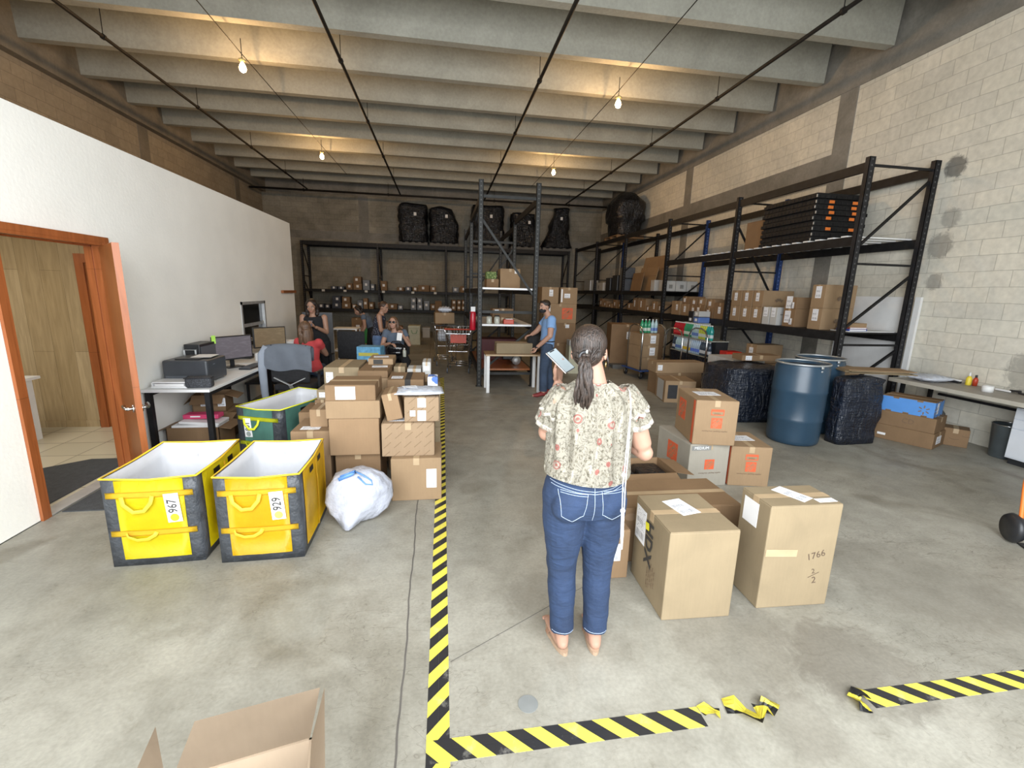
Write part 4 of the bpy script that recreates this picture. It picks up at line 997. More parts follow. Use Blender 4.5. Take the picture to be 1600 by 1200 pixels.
def pillow(bm, w, d, h, nx=16, ny=12, amp=0.006):
    g = {}
    for s in (1, -1):
        for i in range(nx+1):
            for j in range(ny+1):
                u, v = i/nx, j/ny; edge = i in (0, nx) or j in (0, ny)
                if edge and s == -1: g[s, i, j] = g[1, i, j]; continue
                z = h/2*(math.sin(u*PI)*math.sin(v*PI))**0.45 if not edge else 0
                z += 0 if edge else amp*math.sin(i*1.9+j*0.7)*math.cos(j*1.3)
                g[s, i, j] = bm.verts.new(((u-0.5)*w, (v-0.5)*d, h/2+s*z if s > 0 else h/2-z*1.0))
        for i in range(nx):
            for j in range(ny):
                q = (g[s, i, j], g[s, i+1, j], g[s, i+1, j+1], g[s, i, j+1]); bm.faces.new(q if s > 0 else q[::-1])
part('mailer_body', ml, M['mailer'], lambda bm: pillow(bm, 0.42, 0.30, 0.055), True)
bpy.data.objects['padded_mailer'].location.z = 0.8965
sheet('shipping_label', ml, M['label'], 0.12, 0.08, (-0.08, 0.02, 0.058), (0, 0, 0.2))

# ------------------------------------------------------------------ open carton at the camera's feet
R0 = onZ(487, 1152, 0.55); L0 = onZ(325, 1200, 0.55); ux = (R0-L0); ux.z = 0; ux.normalize(); uy = Vector((-ux.y, ux.x, 0))
ob = empty('open_cardboard_box', R0-Vector((0, 0, 0.55)), math.atan2(ux.y, ux.x)); tag(ob, 'open empty tan carton with flaps up, nearest the camera on bare concrete', 'box')
wB, dB, hB, tB = (R0-onZ(262, 1219, 0.55)).length, 0.42, 0.55, 0.006
def obody(bm):
    box(bm, (-wB, -dB, 0), (0, 0, tB)); box(bm, (-wB, -tB, 0), (0, 0, hB)); box(bm, (-wB, -dB, 0), (0, -dB+tB, hB)); box(bm, (-wB, -dB, 0), (-wB+tB, 0, hB)); box(bm, (-tB, -dB, 0), (0, 0, hB))
part('box_body', ob, M['cb_in'], obody)
def flap(pts, nm='box_flap'):
    def f(bm):
        vs = [bm.verts.new(p) for p in pts]; bm.faces.new(vs); bmesh.ops.solidify(bm, geom=bm.faces[:], thickness=tB*0.8); bmesh.ops.recalc_face_normals(bm, faces=bm.faces)
    return part(nm, ob, M['cb_in'], f)
W2 = Matrix.Rotation(-math.atan2(ux.y, ux.x), 3, 'Z')
def loc_(p): return W2 @ (Vector(p)-Vector((R0.x, R0.y, 0)))
fb = loc_(onZ(500, 1074, 0.735)); A_, B_, C_3 = R0, onZ(262, 1219, 0.55), onZ(500, 1074, 0.735)
n_p = (B_-A_).cross(C_3-A_).normalized(); vr = ray(304, 1127); fa = loc_(CAM+vr*((A_-CAM).dot(n_p)/vr.dot(n_p)))
flap([(-wB+0.01, 0, hB), (-0.004, 0, hB), fb, fa])
fc, fd = loc_(onZ(507, 1074, 0.72)), loc_(onZ(506, 1225, 0.66))
flap([(0.0, -0.004, hB), (0.0, -dB+0.02, hB), (0.055, -dB+0.05, hB+0.16), (fc.x, fc.y, fc.z)])
fe_, ff = loc_(onZ(243, 1135, 0.60)), loc_(onZ(215, 1195, 0.58))
flap([(-wB, -0.01, hB), (-wB, -dB+0.02, hB), (ff.x, ff.y-0.12, ff.z), (fe_.x, fe_.y, fe_.z)])
flap([(-wB+0.01, -dB, hB), (-0.01, -dB, hB), (-0.03, -dB-0.18, hB-0.08), (-wB+0.03, -dB-0.18, hB-0.08)])

# ------------------------------------------------------------------ hazard tape
def tape_run(label, a, b, w=0.094, flip=1, tatter=None, name='hazard_tape'):
    a = Vector((a[0], a[1], 0)); b = Vector((b[0], b[1], 0)); v = b-a; L = v.length
    e = part(name, None, M['tape'], lambda bm: (box(bm, (0, -w/2, 0), (L, 0.0, 0.0014)), box(bm, (0, 0.0005, 0), (L, w/2, 0.0018))), loc=a, rot=(0, 0, math.atan2(v.y, v.x)))
    if flip < 0: e.scale = (1, -1, 1)
    return tag(e, label, 'floor tape', 'black and yellow floor tape')
tape_run('black and yellow hazard tape running away along the carton pile', (-0.027, 1.5125), (-0.027, 9.3), 0.094, 1)
tape_run('black and yellow hazard tape crossing the floor from the corner to its torn end', (-0.074, 1.465), (1.115, 1.47), 0.092, 1)
tape_run('detached black and yellow tape strip past the gap, running to the frame edge', (1.93, 1.452), (4.2, 1.452), 0.092, 1)
tape_run('black and yellow hazard tape leading back towards the camera below the corner', (-0.027, 0.3), (-0.027, 1.4175), 0.094, 1)
def crumple(label, pts, w, seed):
    rnd = random.Random(seed); o = Vector(pts[0]); o.z = 0
    def f(bm):
        rows = []
        for i, p in enumerate(pts):
            p = Vector(p)-o; t = (Vector(pts[min(i+1, len(pts)-1)])-Vector(pts[max(i-1, 0)])).normalized(); s = t.cross(Vector((0, 0, 1)))
            if s.length < 0.1: s = Vector((0, 1, 0))
            s.normalize(); tw = rnd.uniform(-0.7, 0.7) if 0 < i < len(pts)-1 else 0
            s = Matrix.Rotation(tw, 3, t) @ s
            row = []
            for k in range(5):
                q = p+s*w*(k/4-0.5)+Vector((0, 0, rnd.uniform(0, 0.006))); q.z = max(q.z, 0.0015); row.append(bm.verts.new(q))
            rows.append(row)
        for a, b in zip(rows, rows[1:]):
            for k in range(4): bm.faces.new((a[k], a[k+1], b[k+1], b[k]))
        bmesh.ops.solidify(bm, geom=bm.faces[:], thickness=0.0012); bmesh.ops.recalc_face_normals(bm, faces=bm.faces)
    e = part('tape_scrap', None, M['tape'], f, loc=o); return tag(e, label, 'floor tape', 'torn tape scraps')
crumple('small torn yellow tape scrap at the end of the crossing tape', [(1.12, 1.49, 0.002), (1.15, 1.50, 0.004), (1.18, 1.48, 0.003), (1.20, 1.47, 0.002)], 0.05, 2)
crumple('crumpled twist of black and yellow tape lying in the gap', [(1.24, 1.50, 0.002), (1.28, 1.49, 0.018), (1.31, 1.46, 0.006), (1.345, 1.41, 0.022), (1.37, 1.45, 0.045), (1.40, 1.44, 0.01), (1.44, 1.47, 0.03), (1.47, 1.50, 0.004)], 0.075, 5)
crumple('curled tape end where the detached tape strip starts', [(1.95, 1.47, 0.003), (1.90, 1.48, 0.02), (1.865, 1.46, 0.008), (1.87, 1.42, 0.018), (1.86, 1.39, 0.003)], 0.055, 9)

# ------------------------------------------------------------------ door mats
def mat_(label, pts, z=0.007):
    c = Vector((sum(p[0] for p in pts)/len(pts), sum(p[1] for p in pts)/len(pts), 0))
    def f(bm):
        a = [bm.verts.new((p[0]-c.x, p[1]-c.y, 0)) for p in pts]; b = [bm.verts.new((p[0]-c.x, p[1]-c.y, 0.008)) for p in pts]
        n = len(pts)
        for i in range(n): bm.faces.new((a[i], a[(i+1) % n], b[(i+1) % n], b[i]))
        bm.faces.new(a[::-1]); bm.faces.new(b); bmesh.ops.recalc_face_normals(bm, faces=bm.faces)
    return tag(part('door_mat', None, M['mat'], f, loc=(c.x, c.y, z)), label, 'mat')
mat_('dark rubber mat inside the office doorway on pale tiles', [(-3.98, 3.6), (-3.17, 3.6), (-3.17, 4.9), (-3.55, 4.9), (-3.98, 4.55)])
mat_('dark rubber mat on the warehouse side of the doorway', [(-2.98, 3.74), (-2.30, 3.74), (-2.30, 4.55), (-2.98, 4.55)], 0.0)
# things in the office seen through the door
os_ = empty('wall_desk', (-4.75, 5.1, 0)); tag(os_, 'white desk edge inside the office past the door jamb', 'desk')
bx('desk_top', os_, M['white'], (-0.5, -0.5, 0.70), (0.25, 0.6, 0.73)); bx('leg', os_, M['white'], (0.12, -0.45, 0.006), (0.2, -0.38, 0.70)); bx('leg', os_, M['white'], (0.12, 0.48, 0.006), (0.2, 0.55, 0.70)); bx('leg', os_, M['white'], (-0.45, -0.45, 0.006), (-0.38, -0.38, 0.70)); bx('leg', os_, M['white'], (-0.45, 0.48, 0.006), (-0.38, 0.55, 0.70))
op = empty('office_printer', (-4.78, 5.12, 0.73)); tag(op, 'dark office machine standing on the white office desk', 'printer')
part('printer_body', op, M['grey_pl'], lambda bm: cbox(bm, (0, 0, 0.14), (0.36, 0.40, 0.28), None, 0.02)); bx('paper_tray', op, M['white_gloss'], (0.02, -0.15, 0.285), (0.16, 0.15, 0.30)); bx('control_panel', op, M['dark'], (0.181, -0.15, 0.18), (0.195, 0.15, 0.26))

# ------------------------------------------------------------------ desks along the white wall
def desk(label, x0, x1, y0, y1, z=0.74, over=0.03):
    e = empty('work_desk', ((x0+x1)/2, (y0+y1)/2, 0)); tag(e, label, 'desk', 'white topped desks along the office wall'); hx, hy = (x1-x0)/2, (y1-y0)/2
    part('desk_top', e, M['white'], lambda bm: cbox(bm, (0, 0, z-0.015), (2*hx, 2*hy, 0.03), None, 0.003))
    for sx in (-1, 1):
        for sy in (-1, 1): bx('leg', e, M['steel_black'], (sx*(hx-0.04)-0.025, sy*(hy-0.05)-0.025, 0), (sx*(hx-0.04)+0.025, sy*(hy-0.05)+0.025, z-0.03))
    for sx in (-1, 1): bx('side_rail', e, M['steel_black'], (sx*(hx-0.04)-0.015, -hy+0.05, z-0.075), (sx*(hx-0.04)+0.015, hy-0.05, z-0.03))
    return e
desk('white topped desk with black legs just past the open wooden door', -2.99, -2.36, 4.86, 6.50)
desk('white topped desk holding the second monitor under the office window', -2.99, -2.36, 6.54, 8.20)
def monitor(label, x, y, rz, w=0.52, h=0.31, z=0.74, tint=None, note=False):
    e = empty('computer_monitor', (x, y, z), rz); tag(e, label, 'monitor', 'monitors on the desks')
    part('stand', e, M['dark'], lambda bm: (cbox(bm, (0, 0.03, 0.006), (0.22, 0.16, 0.012), None, 0.004), cbox(bm, (0, 0.05, 0.09), (0.05, 0.02, 0.17))))
    p = part('screen_frame', e, M['dark'], lambda bm: cbox(bm, (0, 0.015, 0.10+h/2), (w, 0.03, h), None, 0.006))
    bx('screen', e, tint, (-w/2+0.015, -0.0025, 0.12), (w/2-0.015, 0.0, 0.10+h-0.015))
    if note: sheet('sticky_note', e, M['note'], 0.05, 0.10, (-w/2+0.02, -0.004, 0.10+h-0.03), (PI/2, 0, 0.0))
    return e
def screen_mat(name, col, pw):
    m, nt, b = nodes(name); tc = N(nt, 'ShaderNodeTexCoord').outputs['Object']
    c = ramp(nt, noise(nt, mapping(nt, tc, (10, 1, 40)), 1.0, 2), [(0.5, col), (0.7, [min(1, x*1.25) for x in col])])
    nt.links.new(c, b.inputs['Base Color']); nt.links.new(c, b.inputs['Emission Color']); b.inputs['Emission Strength'].default_value = pw; b.inputs['Roughness'].default_value = 0.2
    return m
M['note'] = pm('lime_note', (0.45, 0.80, 0.12), 0.6)
M['scr1'] = screen_mat('screen_grey', (0.09, 0.08, 0.09), 0.5); M['scr2'] = screen_mat('screen_brown', (0.12, 0.09, 0.055), 0.5)
monitor('wide dark monitor with a lime sticky note beside the computer tower', -2.68, 6.22, 0.98, 0.52, 0.31, tint=M['scr1'], note=True)
monitor('monitor showing a brown screen below the office window', -2.68, 7.50, 0.80, 0.50, 0.32, tint=M['scr2'])
tw = empty('computer_tower', (-2.89, 5.86, 0.74)); tag(tw, 'black computer tower standing on the first desk against the wall', 'computer')
part('case', tw, M['dark'], lambda bm: cbox(bm, (0, 0, 0.18), (0.17, 0.38, 0.36), None, 0.008)); bx('front_panel', tw, M['grey_pl'], (0.086, -0.17, 0.04), (0.09, 0.17, 0.33))
kb = empty('keyboard', (-2.47, 6.22, 0.74), 1.5); tag(kb, 'black keyboard on the desk in front of the wide monitor', 'keyboard')
part('key_tray', kb, M['dark'], lambda bm: cbox(bm, (0, 0, 0.01), (0.42, 0.14, 0.02), None, 0.005))
part('keys', kb, M['grey_pl'], lambda bm: [cbox(bm, (-0.19+0.027*i, -0.05+0.026*j, 0.023), (0.022, 0.02, 0.006)) for i in range(15) for j in range(5)])
pr_ = empty('laser_printer', (-2.72, 5.38, 0.74), 0.0); tag(pr_, 'black laser printer on the desk corner near the door', 'printer')
M['printer'] = pm('printer_black', (0.045, 0.05, 0.058), 0.4, var=0.1)
part('printer_body', pr_, M['printer'], lambda bm: (cbox(bm, (0, 0, 0.13), (0.44, 0.44, 0.24), None, 0.02), ))
bx('top_tray', pr_, M['dark'], (-0.12, -0.16, 0.252), (0.12, 0.16, 0.262)); sheet('paper_sheet', pr_, M['white_paper'], 0.20, 0.24, (0.08, 0.05, 0.264), (0, 0, 0.1)); bx('paper_drawer', pr_, M['grey_pl'], (-0.19, -0.226, 0.025), (0.19, -0.221, 0.085)); bx('maker_badge', pr_, M['chrome'], (0.221, -0.09, 0.19), (0.223, -0.05, 0.198))
ts = empty('paper_tray', (-2.76, 5.02, 0.74)); tag(ts, 'white document tray at the desk edge in front of the laser printer', 'tray')
part('tray_body', ts, M['white_gloss'], lambda bm: (cbox(bm, (0, 0, 0.012), (0.34, 0.20, 0.02), None, 0.006), cbox(bm, (0, 0, 0.06), (0.32, 0.19, 0.014), None, 0.005), cbox(bm, (-0.16, 0, 0.035), (0.012, 0.18, 0.05)), cbox(bm, (0.15, 0.08, 0.035), (0.012, 0.02, 0.05)))); bx('paper_stack', ts, M['white_paper'], (-0.14, -0.085, 0.022), (0.13, 0.085, 0.045))
mb = empty('mesh_pouch', (-2.50, 4.98, 0.74), 0.1); tag(mb, 'black mesh organiser pouch on the desk corner beside the white tray', 'pouch')
M['mesh'] = spots('black_mesh', (0.03, 0.032, 0.036), (0.12, 0.13, 0.15), 160, 0.3)
part('pouch_body', mb, M['mesh'], lambda bm: cbox(bm, (0, 0, 0.055), (0.24, 0.11, 0.11), None, 0.02), True); part('zip_edge', mb, M['dark'], lambda bm: tube(bm, [(-0.12, -0.055, 0.105), (0.12, -0.055, 0.105), (0.12, 0.055, 0.105), (-0.12, 0.055, 0.105)], 0.006, 8, True))
wr_ = empty('wire_organiser', (-2.90, 5.655, 0.74)); tag(wr_, 'small wire letter rack between the laser printer and the computer tower', 'organiser')
part('wire_frame', wr_, M['galv'], lambda bm: [tube(bm, [(-0.06, y, 0), (-0.06, y, 0.30), (0.06, y, 0.30), (0.06, y, 0)], 0.004, 6) for y in (-0.02, 0.0, 0.02)]+[tube(bm, [(-0.06, -0.02, z), (-0.06, 0.02, z), (0.06, 0.02, z), (0.06, -0.02, z)], 0.003, 6, True) for z in (0.004, 0.1, 0.2, 0.3)])
lp = empty('label_printer', (-2.49, 6.72, 0.74), 0.0); tag(lp, 'white label printer with a strip of labels hanging off the desk', 'printer')
part('printer_body', lp, M['white_gloss'], lambda bm: cbox(bm, (0, 0, 0.07), (0.20, 0.24, 0.13), None, 0.03), True)
part('label_strip', lp, M['white_paper'], lambda bm: [box(bm, (0.09+0.02*i, -0.10, 0.055-0.006*i*i), (0.113+0.02*i, -0.04, 0.057-0.006*i*i)) for i in range(6)])
cb_ = empty('cable_bundle', (-2.44, 6.60, 0.741)); tag(cb_, 'black cable coiled on the desk by the label printer', 'cable')
part('cable', cb_, M['dark'], lambda bm: tube(bm, [(0.10*math.cos(a)*(1+0.2*math.sin(3*a)), 0.08*math.sin(a), 0.006+0.012*(i % 3)) for i, a in enumerate([k*0.42 for k in range(46)])], 0.005, 6), True)
rdp = empty('scanner_gun', (-2.45, 6.95, 0.74), 0.5); tag(rdp, 'red and black handheld scanner lying on the desk by the label strip', 'scanner')
M['redp'] = pm('red_plastic', (0.45, 0.05, 0.02), 0.4); part('scanner_head', rdp, M['redp'], lambda bm: cbox(bm, (0, 0, 0.03), (0.10, 0.06, 0.05), None, 0.014), True); part('scanner_grip', rdp, M['dark'], lambda bm: tube(bm, [(0.02, -0.02, 0.02), (0.04, -0.12, 0.018)], 0.018, 10), True)
mg_ = empty('mug', (-2.50, 7.24, 0.74)); tag(mg_, 'grey mug on the second desk in front of the brown screen', 'mug'); part('cup', mg_, M['galv'], lambda bm: lathe(bm, [(0.04, 0), (0.045, 0.10), (0.040, 0.10), (0.036, 0.01)], 20, capt=False), True); part('handle', mg_, M['galv'], lambda bm: tube(bm, [(0.043, 0, 0.08), (0.07, 0, 0.07), (0.07, 0, 0.03), (0.043, 0, 0.02)], 0.005, 6))
dc = empty('desk_lamp', (-2.84, 7.02, 0.74)); tag(dc, 'dark desk camera stand between the monitors under the window', 'stand'); part('base', dc, M['dark'], lambda bm: cbox(bm, (0, 0, 0.03), (0.14, 0.14, 0.06), None, 0.01)); part('neck', dc, M['dark'], lambda bm: tube(bm, [(0, 0, 0.05), (0, 0.02, 0.2), (0.03, 0.0, 0.26)], 0.012, 8)); part('head', dc, M['chrome'], lambda bm: cbox(bm, (0.03, 0, 0.28), (0.10, 0.07, 0.05), None, 0.01)); dc.name = 'camera_stand'
# white coffee pot shape and dark things on the far end of the second desk
pt = empty('white_basket', (-2.54, 7.92, 0.74)); tag(pt, 'white plastic basket at the far end of the second desk', 'basket'); part('basket_body', pt, M['white_gloss'], lambda bm: lathe(bm, [(0.10, 0), (0.15, 0.16), (0.14, 0.16), (0.095, 0.01)], 20, capt=False), True); part('rim', pt, M['white_gloss'], lambda bm: tube(bm, [(0.147*math.cos(a*PI/10), 0.147*math.sin(a*PI/10), 0.16) for a in range(20)], 0.006, 6, True))
# under the first desk
GU = 'boxes under the first desk'
open_carton('open brown carton with loose flaps on top of the heap under the desk', 0.34, 0.30, 0.20, (-2.70, 5.52, 0.33), 0.15, CB[1], (215, None, 230, 200), GU, 0.14, labels=(('front', -0.1, 0.5, 0.10, 0.06), ('front', 0.38, 0.55, 0.08, 0.10)))
carton('brown carton at the back under the desk holding up the open one', 0.40, 0.42, 0.33, (-2.70, 5.50, 0), 0.0, mat=1, group=GU)
open_carton('large brown carton full of paper under the desk near the door', 0.52, 0.36, 0.28, (-2.66, 5.05, 0), 0.0, CB[1], (None, 160, 200, 190), GU, 0.12)
pp = empty('paper_pile', (-2.66, 5.23, 0.007)); tag(pp, 'white paper heaped in the carton under the desk', 'paper'); part('paper_sheets', pp, M['white_paper'], lambda bm: [cbox(bm, (0, 0, 0.145+0.001), (0.46, 0.28, 0.28), None, 0.01), cbox(bm, (0.02, -0.0, 0.302), (0.40, 0.26, 0.03), Matrix.Rotation(0.06, 4, 'Y'), 0.01)])
M['pink'] = pm('pink_print', (0.62, 0.06, 0.16), 0.4, var=0.1)
pk = empty('pink_packet', (-2.64, 5.26, 0.345)); tag(pk, 'pink printed packet lying on the paper heap under the desk', 'packet'); part('packet_body', pk, M['pink'], lambda bm: cbox(bm, (0, 0, 0.03), (0.36, 0.14, 0.05), None, 0.01)); sheet('white_print', pk, M['white_paper'], 0.10, 0.015, (-0.05, -0.071, 0.035), (PI/2, 0, 0)); sheet('blue_star', pk, M['bluewhite'], 0.05, 0.03, (0.12, -0.071, 0.03), (PI/2, 0, 0))
pk.location.z = 0.33
carton('brown carton with a white label on its side, under the desk beside the green bin', 0.36, 0.40, 0.30, (-2.24, 5.66, 0), 0.1, mat=1, labels=(('front', 0.30, 0.42, 0.09, 0.12),), group=GU)
bs = empty('black_shelf', (-2.68, 7.35, 0)); tag(bs, 'low dark printer stand under the second desk', 'stand'); part('stand_top', bs, M['dark'], lambda bm: cbox(bm, (0, 0, 0.36), (0.46, 0.7, 0.03), None, 0.004)); [bx('leg', bs, M['dark'], (sx*0.20-0.015, sy*0.32-0.015, 0), (sx*0.20+0.015, sy*0.32+0.015, 0.345)) for sx in (-1, 1) for sy in (-1, 1)]; bs.name = 'low_stand'
# ------------------------------------------------------------------ right side: barrels, wrapped stacks, workbench
def barrel(label, x, y, ring=True):
    e = empty('plastic_barrel', (x, y, 0)); tag(e, label, 'barrel', 'blue barrels by the pallet rack')
    prof = [(0.02, 0.0), (0.27, 0.0), (0.29, 0.02), (0.298, 0.06), (0.302, 0.30), (0.309, 0.315), (0.303, 0.335), (0.306, 0.66), (0.314, 0.675), (0.307, 0.70), (0.30, 0.97), (0.288, 0.995), (0.292, 1.015), (0.275, 1.015), (0.272, 0.98), (0.28, 0.60), (0.27, 0.03), (0.02, 0.02)]
    part('barrel_body', e, [M['barrel']], lambda bm: lathe(bm, prof, 48), True)
    part('rim_ring', e, M['ringm'], lambda bm: (tube(bm, [(0.296*math.cos(a*PI/24), 0.296*math.sin(a*PI/24), 1.022) for a in range(48)], 0.013, 8, True), cbox(bm, (0, -0.305, 1.0), (0.03, 0.02, 0.035)), cbox(bm, (0, -0.305, 0.955), (0.022, 0.012, 0.022))), True)
    part('inner_lid', e, M['dark'], lambda bm: lathe(bm, [(0.274, 0.985), (0.27, 0.99), (0.02, 0.975)], 32, capb=False), True)
    return e
M['ringm'] = pm('pale_ring', (0.42, 0.45, 0.47), 0.35, 0.6, var=0.08)
barrel('blue plastic barrel with a pale rim ring standing between the two film-wrapped stacks', 4.50, 4.96)
barrel('second blue barrel, mostly hidden behind the front one', 5.17, 5.42)
def wrapped_block(label, x, y, rz, w, d, h, mat, group='film wrapped stacks', bulge=0.03, seed=1, taper=0.0):
    rnd = random.Random(seed); e = empty('film_wrapped_stack', (x, y, 0), rz); tag(e, label, 'wrapped stack', group)
    ph = [rnd.uniform(0, 6) for _ in range(6)]
    def f(bm):
        cbox(bm, (0, 0, h/2), (w, d, h), None, 0)
        bmesh.ops.subdivide_edges(bm, edges=bm.edges[:], cuts=9, use_grid_fill=True)
        for v in bm.verts:
            c = v.co
            a = 1+bulge/w*math.sin(PI*min(1, max(0, c.z/h)))*1.2; zf = c.z/h
            k = 0.010*math.sin(c.z*11+ph[0]+c.x*6)+0.008*math.sin(c.z*23+ph[1]+c.y*9)+0.006*math.sin(c.x*17+c.y*13+ph[2])
            sx, sy = abs(c.x)/(w/2), abs(c.y)/(d/2)
            r = max(0, (sx**6+sy**6)**(1/6)); 
            if r > 1: c.x /= r; c.y /= r
            c.x *= a+k/w*2*(c.z > 0.02)-taper*zf; c.y *= a+k/d*2*(c.z > 0.02)-taper*zf
            if zf > 0.999: c.z += 0.012*math.sin(c.x*14+ph[3])*math.cos(c.y*11+ph[4])-0.02*max(0, r-0.8)*5
    part('film_wrap', e, mat, f, True)
    return e
wb1 = wrapped_block('black film-wrapped stack directly behind the upper orange-logo moving box', 4.62, 6.18, -0.05, 0.98, 0.88, 0.80, M['film_navy'], seed=2)
wb2 = wrapped_block('black film-wrapped stack with flattened cardboard on top, beside the front blue barrel', 5.28, 4.88, 0.06, 0.60, 0.24, 0.865, M['film_navy'], seed=4)
wb2.location = (5.24, 4.84, 0)
def flat_sheets(label, x, y, z, rz, w, d, n, mat, seed):
    rnd = random.Random(seed); e = empty('flattened_cardboard', (x, y, z), rz); tag(e, label, 'cardboard')
    for k in range(n):
        def f(bm, k=k):
            a = rnd.uniform(-0.07, 0.07); dx, dy = rnd.uniform(-0.04, 0.04), rnd.uniform(-0.03, 0.03)
            cbox(bm, (dx, dy, 0.006+k*0.011), (w*rnd.uniform(0.86, 1), d*rnd.uniform(0.8, 1), 0.008), Matrix.Rotation(a, 4, 'Z'))
        part('cardboard_sheet', e, mat if k < n-1 else CB[0], f)
    return e
flat_sheets('flattened cardboard sheets laid over the wrapped stack beside the blue barrel', 5.52, 4.92, 0.90, -0.22, 0.85, 0.34, 4, CB[2], 3)
# three boxes with the blue one on top
GW = 'boxes by the workbench'
bwx, bwy, brz = 5.98, 4.80, -1.15
e = carton('low brown carton with shipping labels, bottom of the stack under the blue box', 0.62, 0.44, 0.20, (5.913, 4.733, 0), brz, mat=1, seam='x', labels=(('right', -0.05, 0.5, 0.17, 0.10), ('front', -0.35, 0.35, 0.09, 0.03, 0, M['white_paper'], 'paper_strip')), group=GW)
e = carton('flat brown carton with dark printed marks, middle of the stack under the blue box', 0.60, 0.43, 0.19, (5.913, 4.735, 0.2005), brz+0.01, mat=1, seam='x', group=GW)
l_, r_ = face_at('front', 0.05, 0.5, 0.6, 0.43, 0.19); lettering('printed_writing', 'CD', 0.09, M['inkbrown'], e, l_, r_)
M['skyblue'] = pm('sky_blue_print', (0.085, 0.27, 0.66), 0.5, var=0.05)
e = carton('blue printed box with brown spokes and a long label, top of its stack', 0.54, 0.38, 0.20, (5.915, 4.75, 0.391), brz+0.03, mat=1, seam='x', labels=(('right', -0.15, 0.55, 0.07, 0.14),), group=GW)
def blueband(bm, w, d, h, face):
    n = 9
    for i in range(n):
        a, b = -w/2+w*i/n, -w/2+w*(i+1)/n
        lo = 0.0+(0.018 if i % 3 == 1 else 0.0); hi = h-(0.022 if i % 4 == 2 else 0.004)
        box(bm, (a, -0.001, lo), (b, 0, hi))
part('blue_print', e, M['skyblue'], lambda bm: blueband(bm, 0.54, 0.38, 0.198, 0))
o = part('blue_print', e, M['skyblue'], lambda bm: blueband(bm, 0.38, 0.54, 0.198, 0)); o.location = (0.27, 0.19, 0); o.rotation_euler = (0, 0, PI/2)
for k in range(6):
    a = k*PI/3+0.5
    for (lx, ly, rr) in ((0.17, -0.0022, 0), (0.2722, 0.05, PI/2)):
        part('burst_spoke', e, CB[1], lambda bm: cbox(bm, (0.042, 0, 0), (0.034, 0.012, 0.001), None, 0.0), loc=(lx, ly, 0.085), rot=(Matrix.Rotation(rr, 3, 'Z') @ Matrix.Rotation(PI/2, 3, 'X') @ Matrix.Rotation(a, 3, 'Z')).to_euler())
e = carton('small brown box with curved arrow marks between the blue-box stack and metal bin', 0.26, 0.24, 0.23, (6.50, 4.56, 0), -0.9, mat=1, labels=(), group=GW)
part('arrow_mark', e, M['inkbrown'], lambda bm: tube(bm, [(0.05*math.cos(a), -0.001, 0.11+0.02*math.sin(a)) for a in [PI+0.3+0.25*k for k in range(10)]], 0.003, 5))
part('arrow_mark', e, M['inkbrown'], lambda bm: tube(bm, [(0.1+0.04*math.cos(a), -0.001, 0.16+0.02*math.sin(a)) for a in [PI+0.3+0.25*k for k in range(10)]], 0.003, 5))
tc = empty('waste_bin', (6.68, 4.16, 0)); tag(tc, 'round grey metal waste bin under the workbench beside the white drawer unit', 'waste bin')
M['binm'] = pm('bin_metal', (0.16, 0.19, 0.21), 0.32, 0.7, var=0.1)
part('bin_body', tc, M['binm'], lambda bm: lathe(bm, [(0.115, 0), (0.12, 0.01), (0.15, 0.40), (0.156, 0.405), (0.148, 0.41), (0.118, 0.02)], 28, capt=False), True)
part('bin_rim', tc, M['chrome'], lambda bm: tube(bm, [(0.15*math.cos(a*PI/14), 0.15*math.sin(a*PI/14), 0.405) for a in range(28)], 0.006, 6, True), True)
gb = lumpy('plastic_bag', 'dark grey plastic bag slumped behind the metal bin under the workbench', 'bag', (6.66, 5.0, 0), [(0.02, 0), (0.10, 0.02), (0.125, 0.16), (0.115, 0.32), (0.06, 0.42), (0.02, 0.44)], M['grey_pl'], 8, (1, 0.9), 0.02, 30)
wbn = empty('workbench', (6.53, 3.85, 0)); tag(wbn, 'long grey topped workbench against the block wall beside the rack', 'workbench')
M['benchtop'] = pm('bench_top', (0.30, 0.28, 0.25), 0.5, var=0.12); M['benchedge'] = pm('bench_edge', (0.46, 0.44, 0.38), 0.5)
bx('bench_top', wbn, M['benchtop'], (-0.33, -1.75, 0.735), (0.36, 1.42, 0.765)); bx('bench_edge', wbn, M['benchedge'], (-0.345, -1.75, 0.72), (-0.33, 1.42, 0.768)); bx('bench_edge', wbn, M['benchedge'], (-0.345, 1.42, 0.72), (0.36, 1.435, 0.768))
for y in (-1.6, 1.36):
    for x in (-0.18, 0.30): bx('leg', wbn, M['steel_black'], (x-0.02, y-0.02, 0), (x+0.02, y+0.02, 0.735))
    bx('cross_bar', wbn, M['steel_black'], (-0.18, y-0.015, 0.45), (0.30, y+0.015, 0.48))
for x in (0.30,): bx('cross_bar', wbn, M['steel_black'], (x-0.015, -1.6, 0.55), (x+0.015, 1.25, 0.58))
dw = empty('drawer_unit', (6.66, 3.52, 0)); tag(dw, 'white drawer unit standing under the workbench next to the metal bin', 'drawer unit')
M['offw'] = pm('cool_white', (0.68, 0.72, 0.78), 0.4, var=0.02)
bx('unit_body', dw, M['offw'], (-0.20, -0.40, 0.07), (0.22, 0.48, 0.66), 0.004)
for z0, z1 in ((0.09, 0.42), (0.43, 0.53), (0.54, 0.645)):
    f_ = bx('drawer', dw, M['offw'], (-0.215, -0.39, z0), (-0.20, 0.47, z1), 0.002); bx('drawer_pull', f_, M['dark'], (-0.2165, -0.25, z1-0.014), (-0.215, 0.30, z1-0.008))
bx('plinth', dw, M['dark'], (-0.17, -0.38, 0.0), (0.20, 0.46, 0.07))
